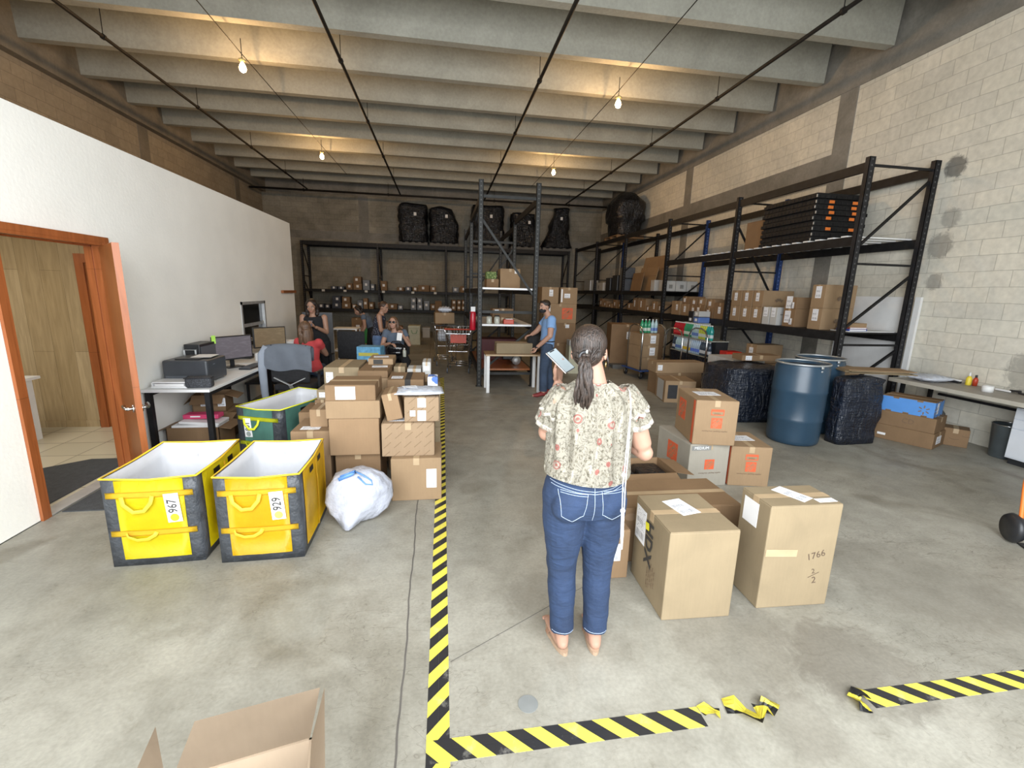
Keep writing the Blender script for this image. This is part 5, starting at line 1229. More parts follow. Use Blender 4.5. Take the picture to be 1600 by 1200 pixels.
def bench_item(name, label, cat, px, py, zz=0.765, xm=None):
    p = onZ(px, py, zz)
    if p.x > 6.78: k = 6.78/p.x; p = Vector((p.x*k, p.y*k, zz))
    e = empty(name, (p.x, p.y, zz)); tag(e, label, cat, 'things on the workbench'); return e
e = bench_item('plastic_bag', 'crumpled white plastic bag on the rack end of the workbench', 'bag', 1432, 592); e.location = (6.52, 5.02, 0.765)
part('bag_body', e, M['mailer'], lambda bm: pillow(bm, 0.42, 0.34, 0.09, amp=0.015), True)
e = bench_item('stapler', 'long stapler lying on the workbench beside the white bag', 'stapler', 1487, 596)
part('stapler_body', e, M['dark'], lambda bm: cbox(bm, (0, 0, 0.015), (0.06, 0.20, 0.03), None, 0.006)); part('stapler_arm', e, M['white_gloss'], lambda bm: cbox(bm, (0, -0.01, 0.042), (0.035, 0.19, 0.02), Matrix.Rotation(0.05, 4, 'X'), 0.006))
e = bench_item('glue_bottle', 'yellow bottle with a white tip standing on the workbench', 'bottle', 1513, 598)
M['yelp'] = pm('yellow_plastic', (0.78, 0.62, 0.05), 0.4); part('bottle_body', e, M['yelp'], lambda bm: lathe(bm, [(0.028, 0), (0.03, 0.01), (0.03, 0.09), (0.012, 0.12)], 18), True); part('bottle_tip', e, M['white_gloss'], lambda bm: lathe(bm, [(0.014, 0.12), (0.012, 0.14), (0.005, 0.17)], 14), True)
e = bench_item('spray_bottle', 'red and black bottle leaning beside the yellow one on the workbench', 'bottle', 1521, 596); part('bottle_body', e, M['redp'], lambda bm: lathe(bm, [(0.025, 0), (0.027, 0.08), (0.012, 0.11)], 18), True); part('cap', e, M['dark'], lambda bm: lathe(bm, [(0.013, 0.11), (0.012, 0.14)], 14), True); e.location.x += 0.03; e.location.y += 0.0
e = bench_item('tape_roll', 'white tape roll standing at the front of the workbench', 'tape', 1542, 612)
part('roll', e, M['white'], lambda bm: lathe(bm, [(0.03, 0), (0.055, 0), (0.055, 0.075), (0.03, 0.075), (0.03, 0.002)], 28, capb=False, capt=False), True)
e = bench_item('tape_gun', 'white and black tape dispenser lying by the white tape roll', 'tape dispenser', 1570, 605); part('dispenser_body', e, M['white_gloss'], lambda bm: cbox(bm, (0, 0, 0.015), (0.05, 0.16, 0.02), None, 0.005)); part('handle', e, M['dark'], lambda bm: tube(bm, [(0, -0.06, 0.02), (0.0, -0.16, 0.03)], 0.018, 10))
e = bench_item('pliers', 'dark hand tool with metal jaws near the frame edge of the workbench', 'tool', 1592, 610); part('jaws', e, M['chrome'], lambda bm: cbox(bm, (0, 0.03, 0.012), (0.03, 0.08, 0.018), None, 0.004)); part('handles', e, M['dark'], lambda bm: (tube(bm, [(0.005, 0, 0.012), (0.03, -0.10, 0.012)], 0.009, 8), tube(bm, [(-0.005, 0, 0.012), (-0.03, -0.10, 0.012)], 0.009, 8)))
# white panels leaning behind the rack end, ledge with books
def panel(label, y0, y1, z0, z1, x0=6.86, x1=6.89, m='white'):
    e = part('white_board', None, M[m], lambda bm: box(bm, (x0-6.875, y0, z0-z0), (x1-6.875, y1, z1-z0)), loc=(6.875, 0, z0)); return tag(e, label, 'board', 'white boards leaning behind the rack end')
panel('large white board standing against the wall behind the last rack upright', 5.86, 6.98, 0.0, 1.88)
panel('narrow white board edge standing just outside the last rack upright', 5.62, 5.70, 0.0, 1.88, 6.85, 6.89)
GS = 'cartons on the pallet rack'
p = onY(1338, 538, 5.92)
sb = empty('ledge_board', (6.35, 6.0, 1.3455)); tag(sb, 'white board lying on the rack shelf at its open end', 'board'); bx('board_body', sb, M['white'], (-0.38, -0.16, 0), (0.42, 0.16, 0.012))
for i, (c, l, h) in enumerate((('blue_book', 'blue book, lowest of the pile on the rack end', 0.03), ('redbrown_book', 'dark red book in the middle of the pile on the rack end', 0.025), ('tan_carton', 'tan flat box, topmost of the pile on the rack end', 0.06))):
    z = 1.358+sum((0.03, 0.025, 0.06)[:i])+0.0005*i
    m = (pm('blue_cover', (0.03, 0.06, 0.3), 0.5), pm('red_cover', (0.25, 0.05, 0.03), 0.5), CB[0])[i]
    k = empty('book' if i < 2 else 'flat_box', (6.17, 5.99, z)); tag(k, l, 'book' if i < 2 else 'box')
    part('cover', k, m, lambda bm, h=h: cbox(bm, (0, 0, h/2), (0.32-0.02*i, 0.22, h), None, 0.002))
    if i < 2: part('pages', k, M['white_paper'], lambda bm, h=h: cbox(bm, (0, -0.1115, h/2), (0.28, 0.004, h*0.6)))
# ------------------------------------------------------------------ cartons on the pallet rack shelves, front faces towards the aisle
def shelf_carton(label, x0, x1, yt, zb, depth=0.5, X=5.80, mat=0, labels=(('front', -0.05, 0.62, 0.09, 0.13),), group=GS, h=None, yb=None, **k):
    yn = onX(x1, yb or yt, X).y; yf = onX(x0, yb or yt, X).y; hh = h or (onX(x1, yt, X).z-zb)
    w = yf-yn
    return carton(label, w-0.006, depth, hh, (X, (yn+yf)/2, zb), -PI/2, mat=mat, labels=tuple((L[0], L[1], L[2], min(L[3], w*0.55))+tuple(L[4:]) for L in labels), group=group, **k)
ZL = 1.3455
names = ('first', 'second', 'third')
xs = ((1139, 1154), (1155, 1171), (1172, 1188))
for i, (a, b) in enumerate(xs):
    L = (('front', -0.05, 0.6, 0.09, 0.15),)
    e = shelf_carton('lower tan carton, %s from the post of the two-high row on the rack shelf' % names[i], a, b, 485, ZL, 0.62, labels=L, yb=500, h=0.30, mat=0)
    e2 = shelf_carton('upper tan carton, %s from the post of the two-high row on the rack shelf' % names[i], a, b, 485, ZL+0.3005, 0.62, labels=L, yb=500, h=0.30, mat=0)
M['carprint'] = pm('grey_brown_print', (0.17, 0.12, 0.08), 0.7)
def car_mark(e, d, h, w):
    l_, r_ = face_at('right', 0.02, 0.42, w, d, h)
    part('printed_drawing', e, M['carprint'], lambda bm: (cbox(bm, (0, 0, 0), (0.16, 0.03, 0.001)), cbox(bm, (-0.01, 0.024, 0), (0.09, 0.02, 0.001)), lathe(bm, [(0.016, -0.0005), (0.016, 0.0008)], 12, Matrix.Translation((-0.05, -0.018, 0))), lathe(bm, [(0.016, -0.0005), (0.016, 0.0008)], 12, Matrix.Translation((0.05, -0.018, 0)))), loc=l_, rot=r_)
for e_ in (e, e2): car_mark(e_, 0.62, 0.3, 0.3)
L = (('front', -0.05, 0.72, 0.10, 0.16), ('right', -0.2, 0.6, 0.14, 0.02, 0, M['faded_grey'], 'printed_line'))
for i, (a, b) in enumerate(((1190, 1201), (1202, 1213))):
    shelf_carton('white printed carton, %s of the pair in front of the tan rows' % ('far one' if i == 0 else 'near one'), a, b, 487, ZL, 0.36, X=5.78, mat=M['cb_white'], labels=L, yb=500, h=0.31)
for i, (yt, zz, hh) in enumerate(((492, ZL, 0.30), (476, ZL+0.3005, 0.19))):
    shelf_carton('brown carton with ragged labels, %s of its stack near the white pair' % ('lower' if i == 0 else 'upper'), 1222, 1241, yt, zz, 0.42, mat=1, h=hh, yb=500, labels=(('front', -0.1, 0.55, 0.13, 0.2), ('front', 0.2, 0.3, 0.06, 0.1)))
for i, (zz, hh) in enumerate(((ZL, 0.33), (ZL+0.3305, 0.36))):
    e = shelf_carton('tan carton with a car drawing, %s of the pair beside the end upright' % ('lower' if i == 0 else 'upper'), 1262, 1283, 480, zz, 0.55, mat=0, h=hh, yb=500, labels=(('front', 0.0, 0.68, 0.11, 0.18),)); car_mark(e, 0.55, hh, 0.3)
e = carton('tan carton with a car drawing on the floor under the rack shelf', 0.30, 0.55, 0.34, (5.86, 7.75, 0.60), -PI/2, mat=0, labels=(('front', 0, 0.6, 0.11, 0.15),), group=GS); car_mark(e, 0.55, 0.34, 0.3)
carton('brown carton beneath the car-drawing carton under the rack shelf', 0.5, 0.62, 0.60, (5.84, 7.75, 0.0), -PI/2, mat=1, group=GS)
carton('small tan carton on the floor just inside the last rack upright', 0.3, 0.3, 0.78, (6.3, 5.98, 0.0), 0, mat=0, group=GS)
# second bay: heap of mixed parcels
rnd = random.Random(21)
def ordinal(i): return ('first', 'second', 'third', 'fourth', 'fifth', 'sixth', 'seventh', 'eighth', 'ninth', 'tenth', 'eleventh', 'twelfth', 'thirteenth', 'fourteenth', 'fifteenth', 'sixteenth', 'seventeenth', 'eighteenth', 'nineteenth', 'twentieth', 'twenty-first', 'twenty-second', 'twenty-third', 'twenty-fourth')[i]
rows = ((8.62, [(0.42, 0.36), (0.34, 0.28), (0.26, 0.20), (0.40, 0.33), (0.30, 0.24), (0.42, 0.35)]),)
y = 8.62; i = 0
for w, h in [(0.42, 0.34), (0.30, 0.22), (0.34, 0.27), (0.30, 0.25), (0.34, 0.28), (0.40, 0.34)]:
    mt = rnd.choice([0, 1, 1, 3, 1]); lh = min(0.14, h*0.5)
    carton('parcel on the shelf behind the soda bottles, %s from the near post' % ordinal(i), w, 0.5, h, (5.80+rnd.uniform(0, 0.03), y+w/2, ZL), -PI/2, mat=mt, labels=(('front', rnd.uniform(-0.2, 0.2), 0.55, 0.09, lh),), group=GS)
    if i in (1, 2, 3, 4):
        hh = rnd.uniform(0.12, 0.2)
        carton('parcel lying on the %s parcel of the row behind the soda bottles' % ordinal(i), w*0.85, 0.42, hh, (5.84, y+w/2, ZL+h+0.0005), -PI/2+rnd.uniform(-0.1, 0.1), mat=rnd.choice([0, 1, 3]), labels=(('front', rnd.uniform(-0.2, 0.2), 0.5, 0.08, hh*0.5),), group=GS)
    y += w+0.03; i += 1
# third and further bays: low shelf
y = 11.35; i = 0
for w, h in [(0.30, 0.22), (0.32, 0.30), (0.30, 0.16), (0.45, 0.36), (0.40, 0.38), (0.35, 0.20)]:
    carton('parcel on the low shelf of the third rack bay, %s from the near post' % ordinal(i), w, 0.45, h, (5.82, y+w/2, ZL), -PI/2, mat=rnd.choice([1, 1, 3]), labels=(('front', rnd.uniform(-0.2, 0.2), 0.55, 0.07, h*0.5),), group=GS); y += w+0.05; i += 1
y = 14.2
for i, (w, h) in enumerate([(0.35, 0.2), (0.3, 0.28), (0.4, 0.14), (0.32, 0.22), (0.3, 0.3)]):
    carton('parcel on the low shelf of the fourth rack bay, %s from the near post' % ordinal(i), w, 0.45, h, (5.82, y+w/2, ZL), -PI/2, mat=rnd.choice([1, 3]), labels=(('front', 0, 0.5, 0.07, h*0.4),), group=GS, sub=False); y += w+0.12
# middle shelf of the third bay: white printed boxes seen end on, leaning flat cartons
ZM = 1.9255
for i in range(3):
    e = carton('white printed box on the middle shelf, %s from the aisle' % ordinal(i), 0.30, 0.34, 0.27, (5.98+0.315*i, 11.38, ZM), 0, mat=M['cb_white'], labels=(('front', 0.05, 0.45, 0.10, 0.10, 0, M['faded_grey'], 'printed_square'),), group='white printed boxes on the middle shelf', tape=False)
carton('small white box at the shelf edge before the leaning flat cartons', 0.22, 0.30, 0.30, (5.80, 12.05, ZM), -PI/2, mat=M['cb_white'], group=GS, labels=())
def leaning(label, y0, y1, x, z0, h, tilt, mat):
    e = empty('flat_carton', (x, (y0+y1)/2, z0), 0, rot=(0, tilt, 0)); tag(e, label, 'flat carton', 'flat cartons leaning on the middle shelf')
    bx('carton_panel', e, mat, (-0.012, -(y1-y0)/2, 0), (0.012, (y1-y0)/2, h)); bx('fold_line', e, M['inkbrown'], (-0.0135, -(y1-y0)/2+0.01, h*0.62), (-0.012, (y1-y0)/2-0.01, h*0.635)); return e
leaning('largest flat brown carton leaning on the middle shelf, behind the others', 12.45, 14.0, 6.25, ZM+0.003, 1.05, 0.18, CB[0])
leaning('flat brown carton leaning in front of the largest one', 12.6, 13.75, 6.08, ZM+0.003, 0.72, 0.2, CB[0])
leaning('shortest flat brown carton at the front of the leaning group', 13.1, 13.85, 5.93, ZM+0.003, 0.55, 0.15, CB[1])
for i, (x0, x1, h, mt, nm, lab) in enumerate(((965, 974, 0.75, 'grey_pl', 'grey_panel', 'grey panel standing on the middle shelf beside the upright'), (944, 952, 0.45, 'dark', 'black_case', 'black case standing on the middle shelf of the far bays'), (954, 963, 0.52, 'dark', 'black_case', 'taller black case on the middle shelf next to the grey panel'),
                                        (926, 941, 0.30, 'cb_white', 'white_box', 'white box with a printed square on the middle shelf of the far bays'), (911, 921, 0.42, 'galv', 'draped_item', 'pale item in wrinkled film on the middle shelf near the far wall'))):
    a = onX(x1, 455, 5.8).y; b = onX(x0, 455, 5.8).y; a, b = min(a, b), max(a, b)
    e = empty(nm, (5.82, (a+b)/2, ZM), -PI/2); tag(e, lab, 'box' if 'box' in nm else 'case' if 'case' in nm else 'item')
    part('item_body', e, M[mt], lambda bm: box(bm, (-(b-a)/2+0.03, 0, 0), ((b-a)/2-0.03, 0.35, h), None, 0.02))
    if i == 3: sheet('printed_square', e, M['faded_grey'], 0.12, 0.12, (0.05, -0.001, h*0.45), (PI/2, 0, 0))
# stack of folded black crates with orange latches on the top shelf
for k in range(9):
    e = empty('folded_crate', (6.28+(0.01 if k % 2 else -0.008), 7.25+0.012*math.sin(k*2.1), 2.716+k*0.082), 0.0)
    tag(e, 'folded black crate, %s from the bottom of the stack on the rack' % ordinal(k), 'crate', 'folded black crates stacked on the rack')
    def f(bm):
        box(bm, (-0.47, -0.60, 0.0), (0.47, 0.60, 0.052), None, 0.004); box(bm, (-0.45, -0.58, 0.052), (0.45, 0.58, 0.080), None, 0.003)
        for i in range(14): box(bm, (-0.476, -0.56+i*0.085, 0.006), (-0.468, -0.515+i*0.085, 0.05))
        for i in range(9): box(bm, (-0.42+i*0.098, -0.606, 0.006), (-0.37+i*0.098, -0.598, 0.05))
    part('crate_body', e, M['steel_black'], f)
    if 2 <= k <= 7 and k != 3:
        for x in (-0.20, 0.22): bx('latch', e, M['orange_pl'], (x-0.045, -0.615, 0.012), (x+0.045, -0.60, 0.058), 0.004)
    bx('corner_strip', e, M['galv'], (-0.480, -0.606, 0.01), (-0.468, -0.594, 0.05))
carton('brown carton standing beyond the folded black crates on the top rack shelf', 0.5, 0.5, 0.52, (5.90, 8.15, 2.7155), -PI/2, mat=1, labels=(), group=GS, tape=False)
# ------------------------------------------------------------------ wrapped pallets on top of the racks
M['palletw'] = pm('grey_pallet', (0.13, 0.13, 0.125), 0.8)
def pallet_part(e, w, d, z=0.0, mat=None):
    def f(bm):
        for i in range(3): box(bm, (-w/2, -d/2+i*(d-0.1)/2, z), (w/2, -d/2+0.1+i*(d-0.1)/2, z+0.09))
        for i in range(5): box(bm, (-w/2+i*(w-0.12)/4, -d/2, z+0.09), (-w/2+0.12+i*(w-0.12)/4, d/2, z+0.115))
    return part('pallet', e, mat or M['palletw'], f)
def wrapped_pallet(label, px0, px1, ytop, Y, zb, seed, shape, d=0.8):
    a = onY(px0, 380, Y); b = onY(px1, 380, Y); t = onY((px0+px1)/2, ytop, Y); w = b.x-a.x; h = t.z-zb-0.115
    e = empty('wrapped_pallet', ((a.x+b.x)/2, Y, zb)); tag(e, label, 'wrapped pallet', 'black wrapped pallets on top of the racks')
    pallet_part(e, w*0.98, d)
    rnd = random.Random(seed); ph = [rnd.uniform(0, 6) for _ in range(6)]
    def f(bm):
        seg, lv = 40, 18; rings = []
        for j in range(lv+1):
            u = j/lv; sx, sy, ox = shape(u); row = []
            for k in range(seg):
                an = 2*PI*k/seg; c, s = math.cos(an), math.sin(an); q = (abs(c)**4.5+abs(s)**4.5)**(-1/4.5)
                kk = 1+0.035*math.sin(4*an+ph[0]+u*9)+0.03*math.sin(7*an+ph[1]-u*14)+0.02*math.sin(11*an+u*31+ph[2])
                row.append(bm.verts.new((c*q*w/2*sx*kk+ox*w, s*q*d/2*sy*kk, 0.115+h*u+0.015*math.sin(3*an+ph[3])*(u > 0.9))))
            rings.append(row)
        for r0, r1 in zip(rings, rings[1:]):
            for k in range(seg): bm.faces.new((r0[k], r0[(k+1) % seg], r1[(k+1) % seg], r1[k]))
        bm.faces.new(rings[0][::-1]); bm.faces.new(rings[-1])
    part('film_wrap', e, M['film'], f, True)
    sheet('white_label', e, M['white_paper'], 0.10, 0.12, (0.0+w*0.08, -d/2-0.035, 0.115+h*0.72), (PI/2, 0, 0))
    return e
ZT = 3.5055
wrapped_pallet('boxy black wrapped pallet, the one nearest the office wall', 624, 669, 320, 19.15, ZT, 1, lambda u: (0.98-0.06*(0.45 < u < 0.55)+0.0*u, 0.95, -0.02*u) if u < 0.97 else (0.85, 0.8, 0))
wrapped_pallet('rounded black wrapped pallet beside the boxy one', 672, 716, 324, 19.15, ZT, 2, lambda u: (0.98-0.75*max(0, u-0.55)**1.3, 0.95-0.3*max(0, u-0.6), -0.25*max(0, u-0.5)) if u < 0.98 else (0.3, 0.4, -0.1))
wrapped_pallet('black wrapped pallet seen through the grey rack frame, left of its far posts', 735, 787, 323, 19.15, ZT, 3, lambda u: (0.97-0.05*u, 0.95, 0) if u < 0.97 else (0.88, 0.8, 0))
bpy.data.objects['wrapped_pallet.002']['label'] = 'black wrapped pallet seen through the top of the grey rack frame'
wrapped_pallet('saddle-shaped black wrapped pallet behind the near upright of the grey rack', 796, 843, 335, 19.15, ZT, 4, lambda u: (0.98-0.25*u, 0.95-0.2*u, -0.10*u))
wrapped_pallet('tall thin-topped black wrapped bundle at the rack end nearest the corner', 845, 891, 326, 19.15, ZT, 5, lambda u: (1.0-0.85*u if u < 0.5 else 0.56-0.1*math.sin(u*9), 0.95-0.4*u, 0.16*u))
fx_ = empty('wrapped_pallet', (6.27, 15.6, 3.665)); tag(fx_, 'largest black wrapped load, high on the long rack in the corner', 'wrapped pallet', 'black wrapped pallets on top of the racks')
pallet_part(fx_, 0.95, 1.25, 0.0, CB[1])
def bigload(bm):
    seg, lv = 48, 20; rings = []
    for j in range(lv+1):
        u = j/lv; s_ = 1.0 if u < 0.35 else 1.18 if u < 0.75 else 1.18-1.5*(u-0.75)**1.2*2.4; s_ = max(0.25, s_); ph = 1.3; row = []
        for k in range(seg):
            an = 2*PI*k/seg; c, s = math.cos(an), math.sin(an); q = (abs(c)**3.5+abs(s)**3.5)**(-1/3.5)
            kk = 1+0.03*math.sin(4*an+ph+u*7)+0.025*math.sin(9*an-u*15)
            row.append(bm.verts.new((c*q*0.47*s_*kk, s*q*0.60*s_*kk, 0.115+1.42*u)))
        rings.append(row)
    for r0, r1 in zip(rings, rings[1:]):
        for k in range(seg): bm.faces.new((r0[k], r0[(k+1) % seg], r1[(k+1) % seg], r1[k]))
    bm.faces.new(rings[0][::-1]); bm.faces.new(rings[-1])
part('film_wrap', fx_, M['film'], bigload, True)
# ------------------------------------------------------------------ parcels on the far rack
GF = 'parcels on the far rack shelves'
def far_parcels(rows, base, shelf, bayname):
    for i, (x0, yt, x1, mt) in enumerate(rows):
        a = onY(x0, 460, FY0+0.04); b = onY(x1, 460, FY0+0.04); yref = 453 if shelf == 'upper' else 481
        sc = (b.x-a.x)/(x1-x0); n = 1; st = 0; hh = (yref-yt)*sc
        hh = max(0.07, hh)
        lv = 1 if hh < 0.42 else 2
        for q in range(lv):
            lab = '%sparcel on the %s shelf of the far rack, %s from the office side' % ('' if lv == 1 else 'lower ' if q == 0 else 'upper ', shelf, ordinal(i))
            w = (b.x-a.x)*(0.96 if q == 0 else 0.86); h = hh/lv-0.002
            cxx = (a.x+b.x)/2
            for pxx in fx:
                if abs(cxx-pxx) < w/2+0.06: cxx = pxx+(w/2+0.07)*(1 if cxx >= pxx else -1)
            e = empty('parcel', (cxx, FY0+0.05+0.03*((i*7) % 3), base+q*(hh/lv)), 0.05*math.sin(i*2.3)); tag(e, lab+(' beside the middle frame' if bayname else ''), 'parcel', GF)
            part('parcel_body', e, mt, lambda bm: box(bm, (-w/2, 0, 0), (w/2, 0.42, h), None, min(0.012, h*0.15)))
            s = min(0.09, h*0.6, w*0.6); sheet('label', e, M['white_paper'], s, s*1.05, (w*0.12*math.sin(i*3.1+q), -0.001, h*0.55), (PI/2, 0, 0))
DK = pm('dark_poly', (0.05, 0.06, 0.085), 0.5); GRY = pm('grey_poly', (0.17, 0.19, 0.22), 0.5); RB = CB[1]; TN = CB[0]; KR = CB[3]
up = [(517, 448, 527, DK), (528, 448, 538, DK), (541, 443, 551, RB), (552, 432, 566, RB), (567, 437, 578, GRY), (579, 443, 585, GRY), (593, 438, 603, RB), (620, 447, 631, RB), (633, 446, 643, DK), (645, 446, 652, RB), (653, 443, 671, RB), (672, 444, 681, KR), (707, 445, 717, GRY), (719, 443, 729, RB)]
far_parcels(up, 1.7105, 'upper', '')
lo = [(496, 474, 505, DK), (506, 475, 514, DK), (517, 461, 532, DK), (533, 462, 547, RB), (549, 474, 556, KR), (557, 467, 566, GRY), (567, 464, 574, KR), (575, 470, 583, RB), (605, 472, 620, RB), (621, 474, 629, GRY), (641, 462, 650, GRY), (651, 462, 660, GRY), (662, 466, 671, GRY), (672, 471, 680, RB), (705, 464, 713, RB)]
far_parcels(lo, 0.9705, 'lower', '')
for i, (x0, x1) in enumerate(((714, 720), (721, 728))):
    far_parcels([(x0, 464, x1, RB)], 0.9705, 'lower', 'x'); 
objs = [o for o in bpy.data.objects if o.get('label', '').endswith('beside the middle frame')]
for k, o in enumerate(objs): o['label'] = 'brown parcel at the %s end of the far rack lower shelf, %s' % ('middle frame' if k > 1 else 'crowded', ('lower one', 'upper one')[k % 2])
bd = part('brown_board', None, CB[1], lambda bm: box(bm, (-0.13, 0, 0), (0.13, 0.012, 1.35), Matrix.Rotation(-0.05, 4, 'X')), loc=(onY(685, 480, FY0-0.1).x, FY0-0.13, 0.003)); tag(bd, 'tall narrow brown board leaning against the far rack', 'board')
# things on the floor under the far rack and near it
def crate(name, label, cat, x0, yt, x1, yb, Y, d, mat, lid=None, handle=None):
    a = onY(x0, yb, Y); b = onY(x1, yb, Y); t = onY((x0+x1)/2, yt, Y); h = t.z; w = b.x-a.x
    e = empty(name, ((a.x+b.x)/2, Y, 0)); tag(e, label, cat)
    part('crate_body', e, mat, lambda bm: box(bm, (-w/2*0.95, 0, 0), (w/2*0.95, d, h*0.86), None, 0.01))
    part('lid', e, lid or mat, lambda bm: box(bm, (-w/2, -0.01, h*0.86), (w/2, d+0.01, h), None, 0.01))
    if handle: part('handle', e, handle, lambda bm: tube(bm, [(-w*0.25, -0.012, h*0.78), (-w*0.15, -0.03, h*0.6), (w*0.15, -0.03, h*0.6), (w*0.25, -0.012, h*0.78)], 0.008, 6))
    return e
M['cream'] = pm('cream_plastic', (0.50, 0.49, 0.36), 0.5); M['greenp'] = pm('green_crate_plastic', (0.02, 0.22, 0.05), 0.5)
crate('storage_tote', 'cream storage tote with a handle on the floor beyond the seated woman in sunglasses', 'tote', 638, 509, 657, 537, 15.0, 0.5, M['cream'], M['cream'], M['greenp'])
crate('plastic_crate', 'green plastic crate behind the woman in the patterned top', 'crate', 567, 508, 581, 534, 15.3, 0.5, M['greenp'], M['greenp'])
crate('storage_tote', 'cream storage tote further back, close to the tall brown board', 'tote', 660, 512, 672, 527, 17.3, 0.5, M['cb_white'], M['cb_white'])
for i, (x0, yt, x1, Y) in enumerate(((550, 497, 566, 16.5), (600, 503, 613, 16.2), (613, 510, 628, 15.8), (690, 512, 704, 17.5))):
    a = onY(x0, 520, Y); b = onY(x1, 520, Y); t = onY(x0, yt, Y)
    carton(('brown carton on the floor behind the green crate', 'brown carton on the floor behind the standing woman\'s arms', 'brown carton on the floor behind the seated woman\'s head', 'brown carton on the floor behind the shopping carts')[i], b.x-a.x, 0.5, t.z, ((a.x+b.x)/2, Y, 0), 0, mat=1, labels=(('front', 0.1, 0.6, 0.12, 0.12),), group='cartons on the floor near the far rack')
# white two-tier stand with a storage box, behind the standing woman in black
st = empty('white_stand', (-2.45, 10.9, 0)); tag(st, 'white two-tier stand behind the woman in black', 'stand')
for z in (0.36, 0.86): bx('shelf_board', st, M['white'], (-0.05, -0.2, z-0.012), (0.50, 0.3, z+0.012))
for sx in (-0.03, 0.48):
    for sy in (-0.18, 0.28): bx('leg', st, M['white'], (sx-0.015, sy-0.015, 0), (sx+0.015, sy+0.015, 0.86))
e = empty('storage_tote', (-2.2, 10.82, 0.3725)); tag(e, 'pale tote with a rope handle on the lower tier of the white stand', 'tote'); part('crate_body', e, M['cb_white'], lambda bm: box(bm, (-0.17, 0, 0), (0.17, 0.3, 0.34), None, 0.01)); part('handle', e, M['dark'], lambda bm: tube(bm, [(-0.08, -0.01, 0.26), (-0.04, -0.02, 0.18), (0.04, -0.02, 0.18), (0.08, -0.01, 0.26)], 0.007, 6))
# dark tall panel and shelf ledge at the office wall end
e = part('dark_board', None, M['grey_pl'], lambda bm: box(bm, (0, 0, 0), (0.62, 0.03, 1.25)), loc=(-3.0, 10.3, 0)); tag(e, 'dark grey board standing at the end of the office wall', 'board')
e = part('wood_ledge', None, M['wood_door'], lambda bm: box(bm, (0, 0, 0), (0.05, 0.75, 0.05)), loc=(XW+0.002, 9.17, 1.66)); tag(e, 'short dark wooden strip fixed high at the end of the white office wall', 'strip')
# ------------------------------------------------------------------ things on the grey rack
GR = 'things on the grey rack'
def rack_box(label, x0, yt, x1, zb, Y, d, mat, labels=(), h=None, **k):
    a = onY(x0, 460, Y); b = onY(x1, 460, Y); t = onY((x0+x1)/2, yt, Y)
    return carton(label, b.x-a.x, d, h or (t.z-zb), ((a.x+b.x)/2, Y, zb), 0, mat=mat, labels=labels, group=GR, **k)
rack_box('tan carton on the upper white shelf of the grey rack, beside the leafy one', 781, 420, 812, 1.869, 9.3, 0.45, 0, (('front', 0.3, 0.85, 0.07, 0.07, 0, M['white_paper']),))
rack_box('low brown carton on the upper white shelf under the leafy packet', 760, 436, 779, 1.869, 9.25, 0.45, 1)
M['leafy'] = spots('leafy_print', (0.10, 0.16, 0.05), (0.30, 0.36, 0.15), 30, 0.35)
p = onY(768, 436, 9.3); e = empty('leafy_packet', (p.x, 9.32, p.z+0.002)); tag(e, 'green leafy printed packet on the brown carton, upper shelf of the grey rack', 'packet'); part('packet_body', e, M['leafy'], lambda bm: cbox(bm, (0, 0.15, 0.075), (0.22, 0.28, 0.15), None, 0.02))
zc = onY(768, 436, 9.25).z; e.location.z = zc+0.001
rack_box('long flat brown carton on the lower white shelf of the grey rack', 770, 467, 803, 1.30, 8.75, 0.40, 1, (('front', -0.3, 0.7, 0.08, 0.06),), h=0.17)
rack_box('brown carton under the long flat one on the lower white shelf', 772, 480, 800, 1.189, 8.75, 0.40, 1, h=0.11)
e = empty('red_case', (1.25, 8.60, 1.189)); tag(e, 'red case with papers on it at the front of the lower white shelf', 'case'); part('case_body', e, M['redp'], lambda bm: cbox(bm, (0, 0, 0.045), (0.20, 0.16, 0.09), None, 0.012)); bx('paper_sheet', e, M['white_paper'], (-0.06, -0.07, 0.0905), (0.08, 0.05, 0.10))
e = empty('clear_jars', (0.88, 8.62, 1.189)); e.name = 'glass_jar'; tag(e, 'clear jar with pale contents near the rack upright, lower white shelf', 'jar')
M['glassy'] = pm('cloudy_glass', (0.45, 0.46, 0.40), 0.15, var=0.2); part('jar_body', e, M['glassy'], lambda bm: lathe(bm, [(0.05, 0), (0.055, 0.02), (0.055, 0.12), (0.04, 0.14)], 18), True); part('lid', e, M['dark'], lambda bm: lathe(bm, [(0.043, 0.14), (0.043, 0.16)], 18), True)
e = copy_tree(e); e.location = (1.03, 8.60, 1.189); e['label'] = 'clear jar beside the red case, lower white shelf of the grey rack'
e = empty('red_bin', (1.2, 9.6, 0.336)); e.name = 'red_box'; tag(e, 'dark red box low inside the grey rack behind the table', 'box'); M['dkred'] = pm('dark_red', (0.07, 0.008, 0.01), 0.6); part('box_body', e, M['dkred'], lambda bm: box(bm, (-0.45, 0, 0), (0.42, 0.5, 0.45), None, 0.01))
fe2 = empty('fire_extinguisher', (0.565, 8.60, 1.06)); tag(fe2, 'red fire extinguisher hung beside the grey rack upright with a white tag', 'fire extinguisher')
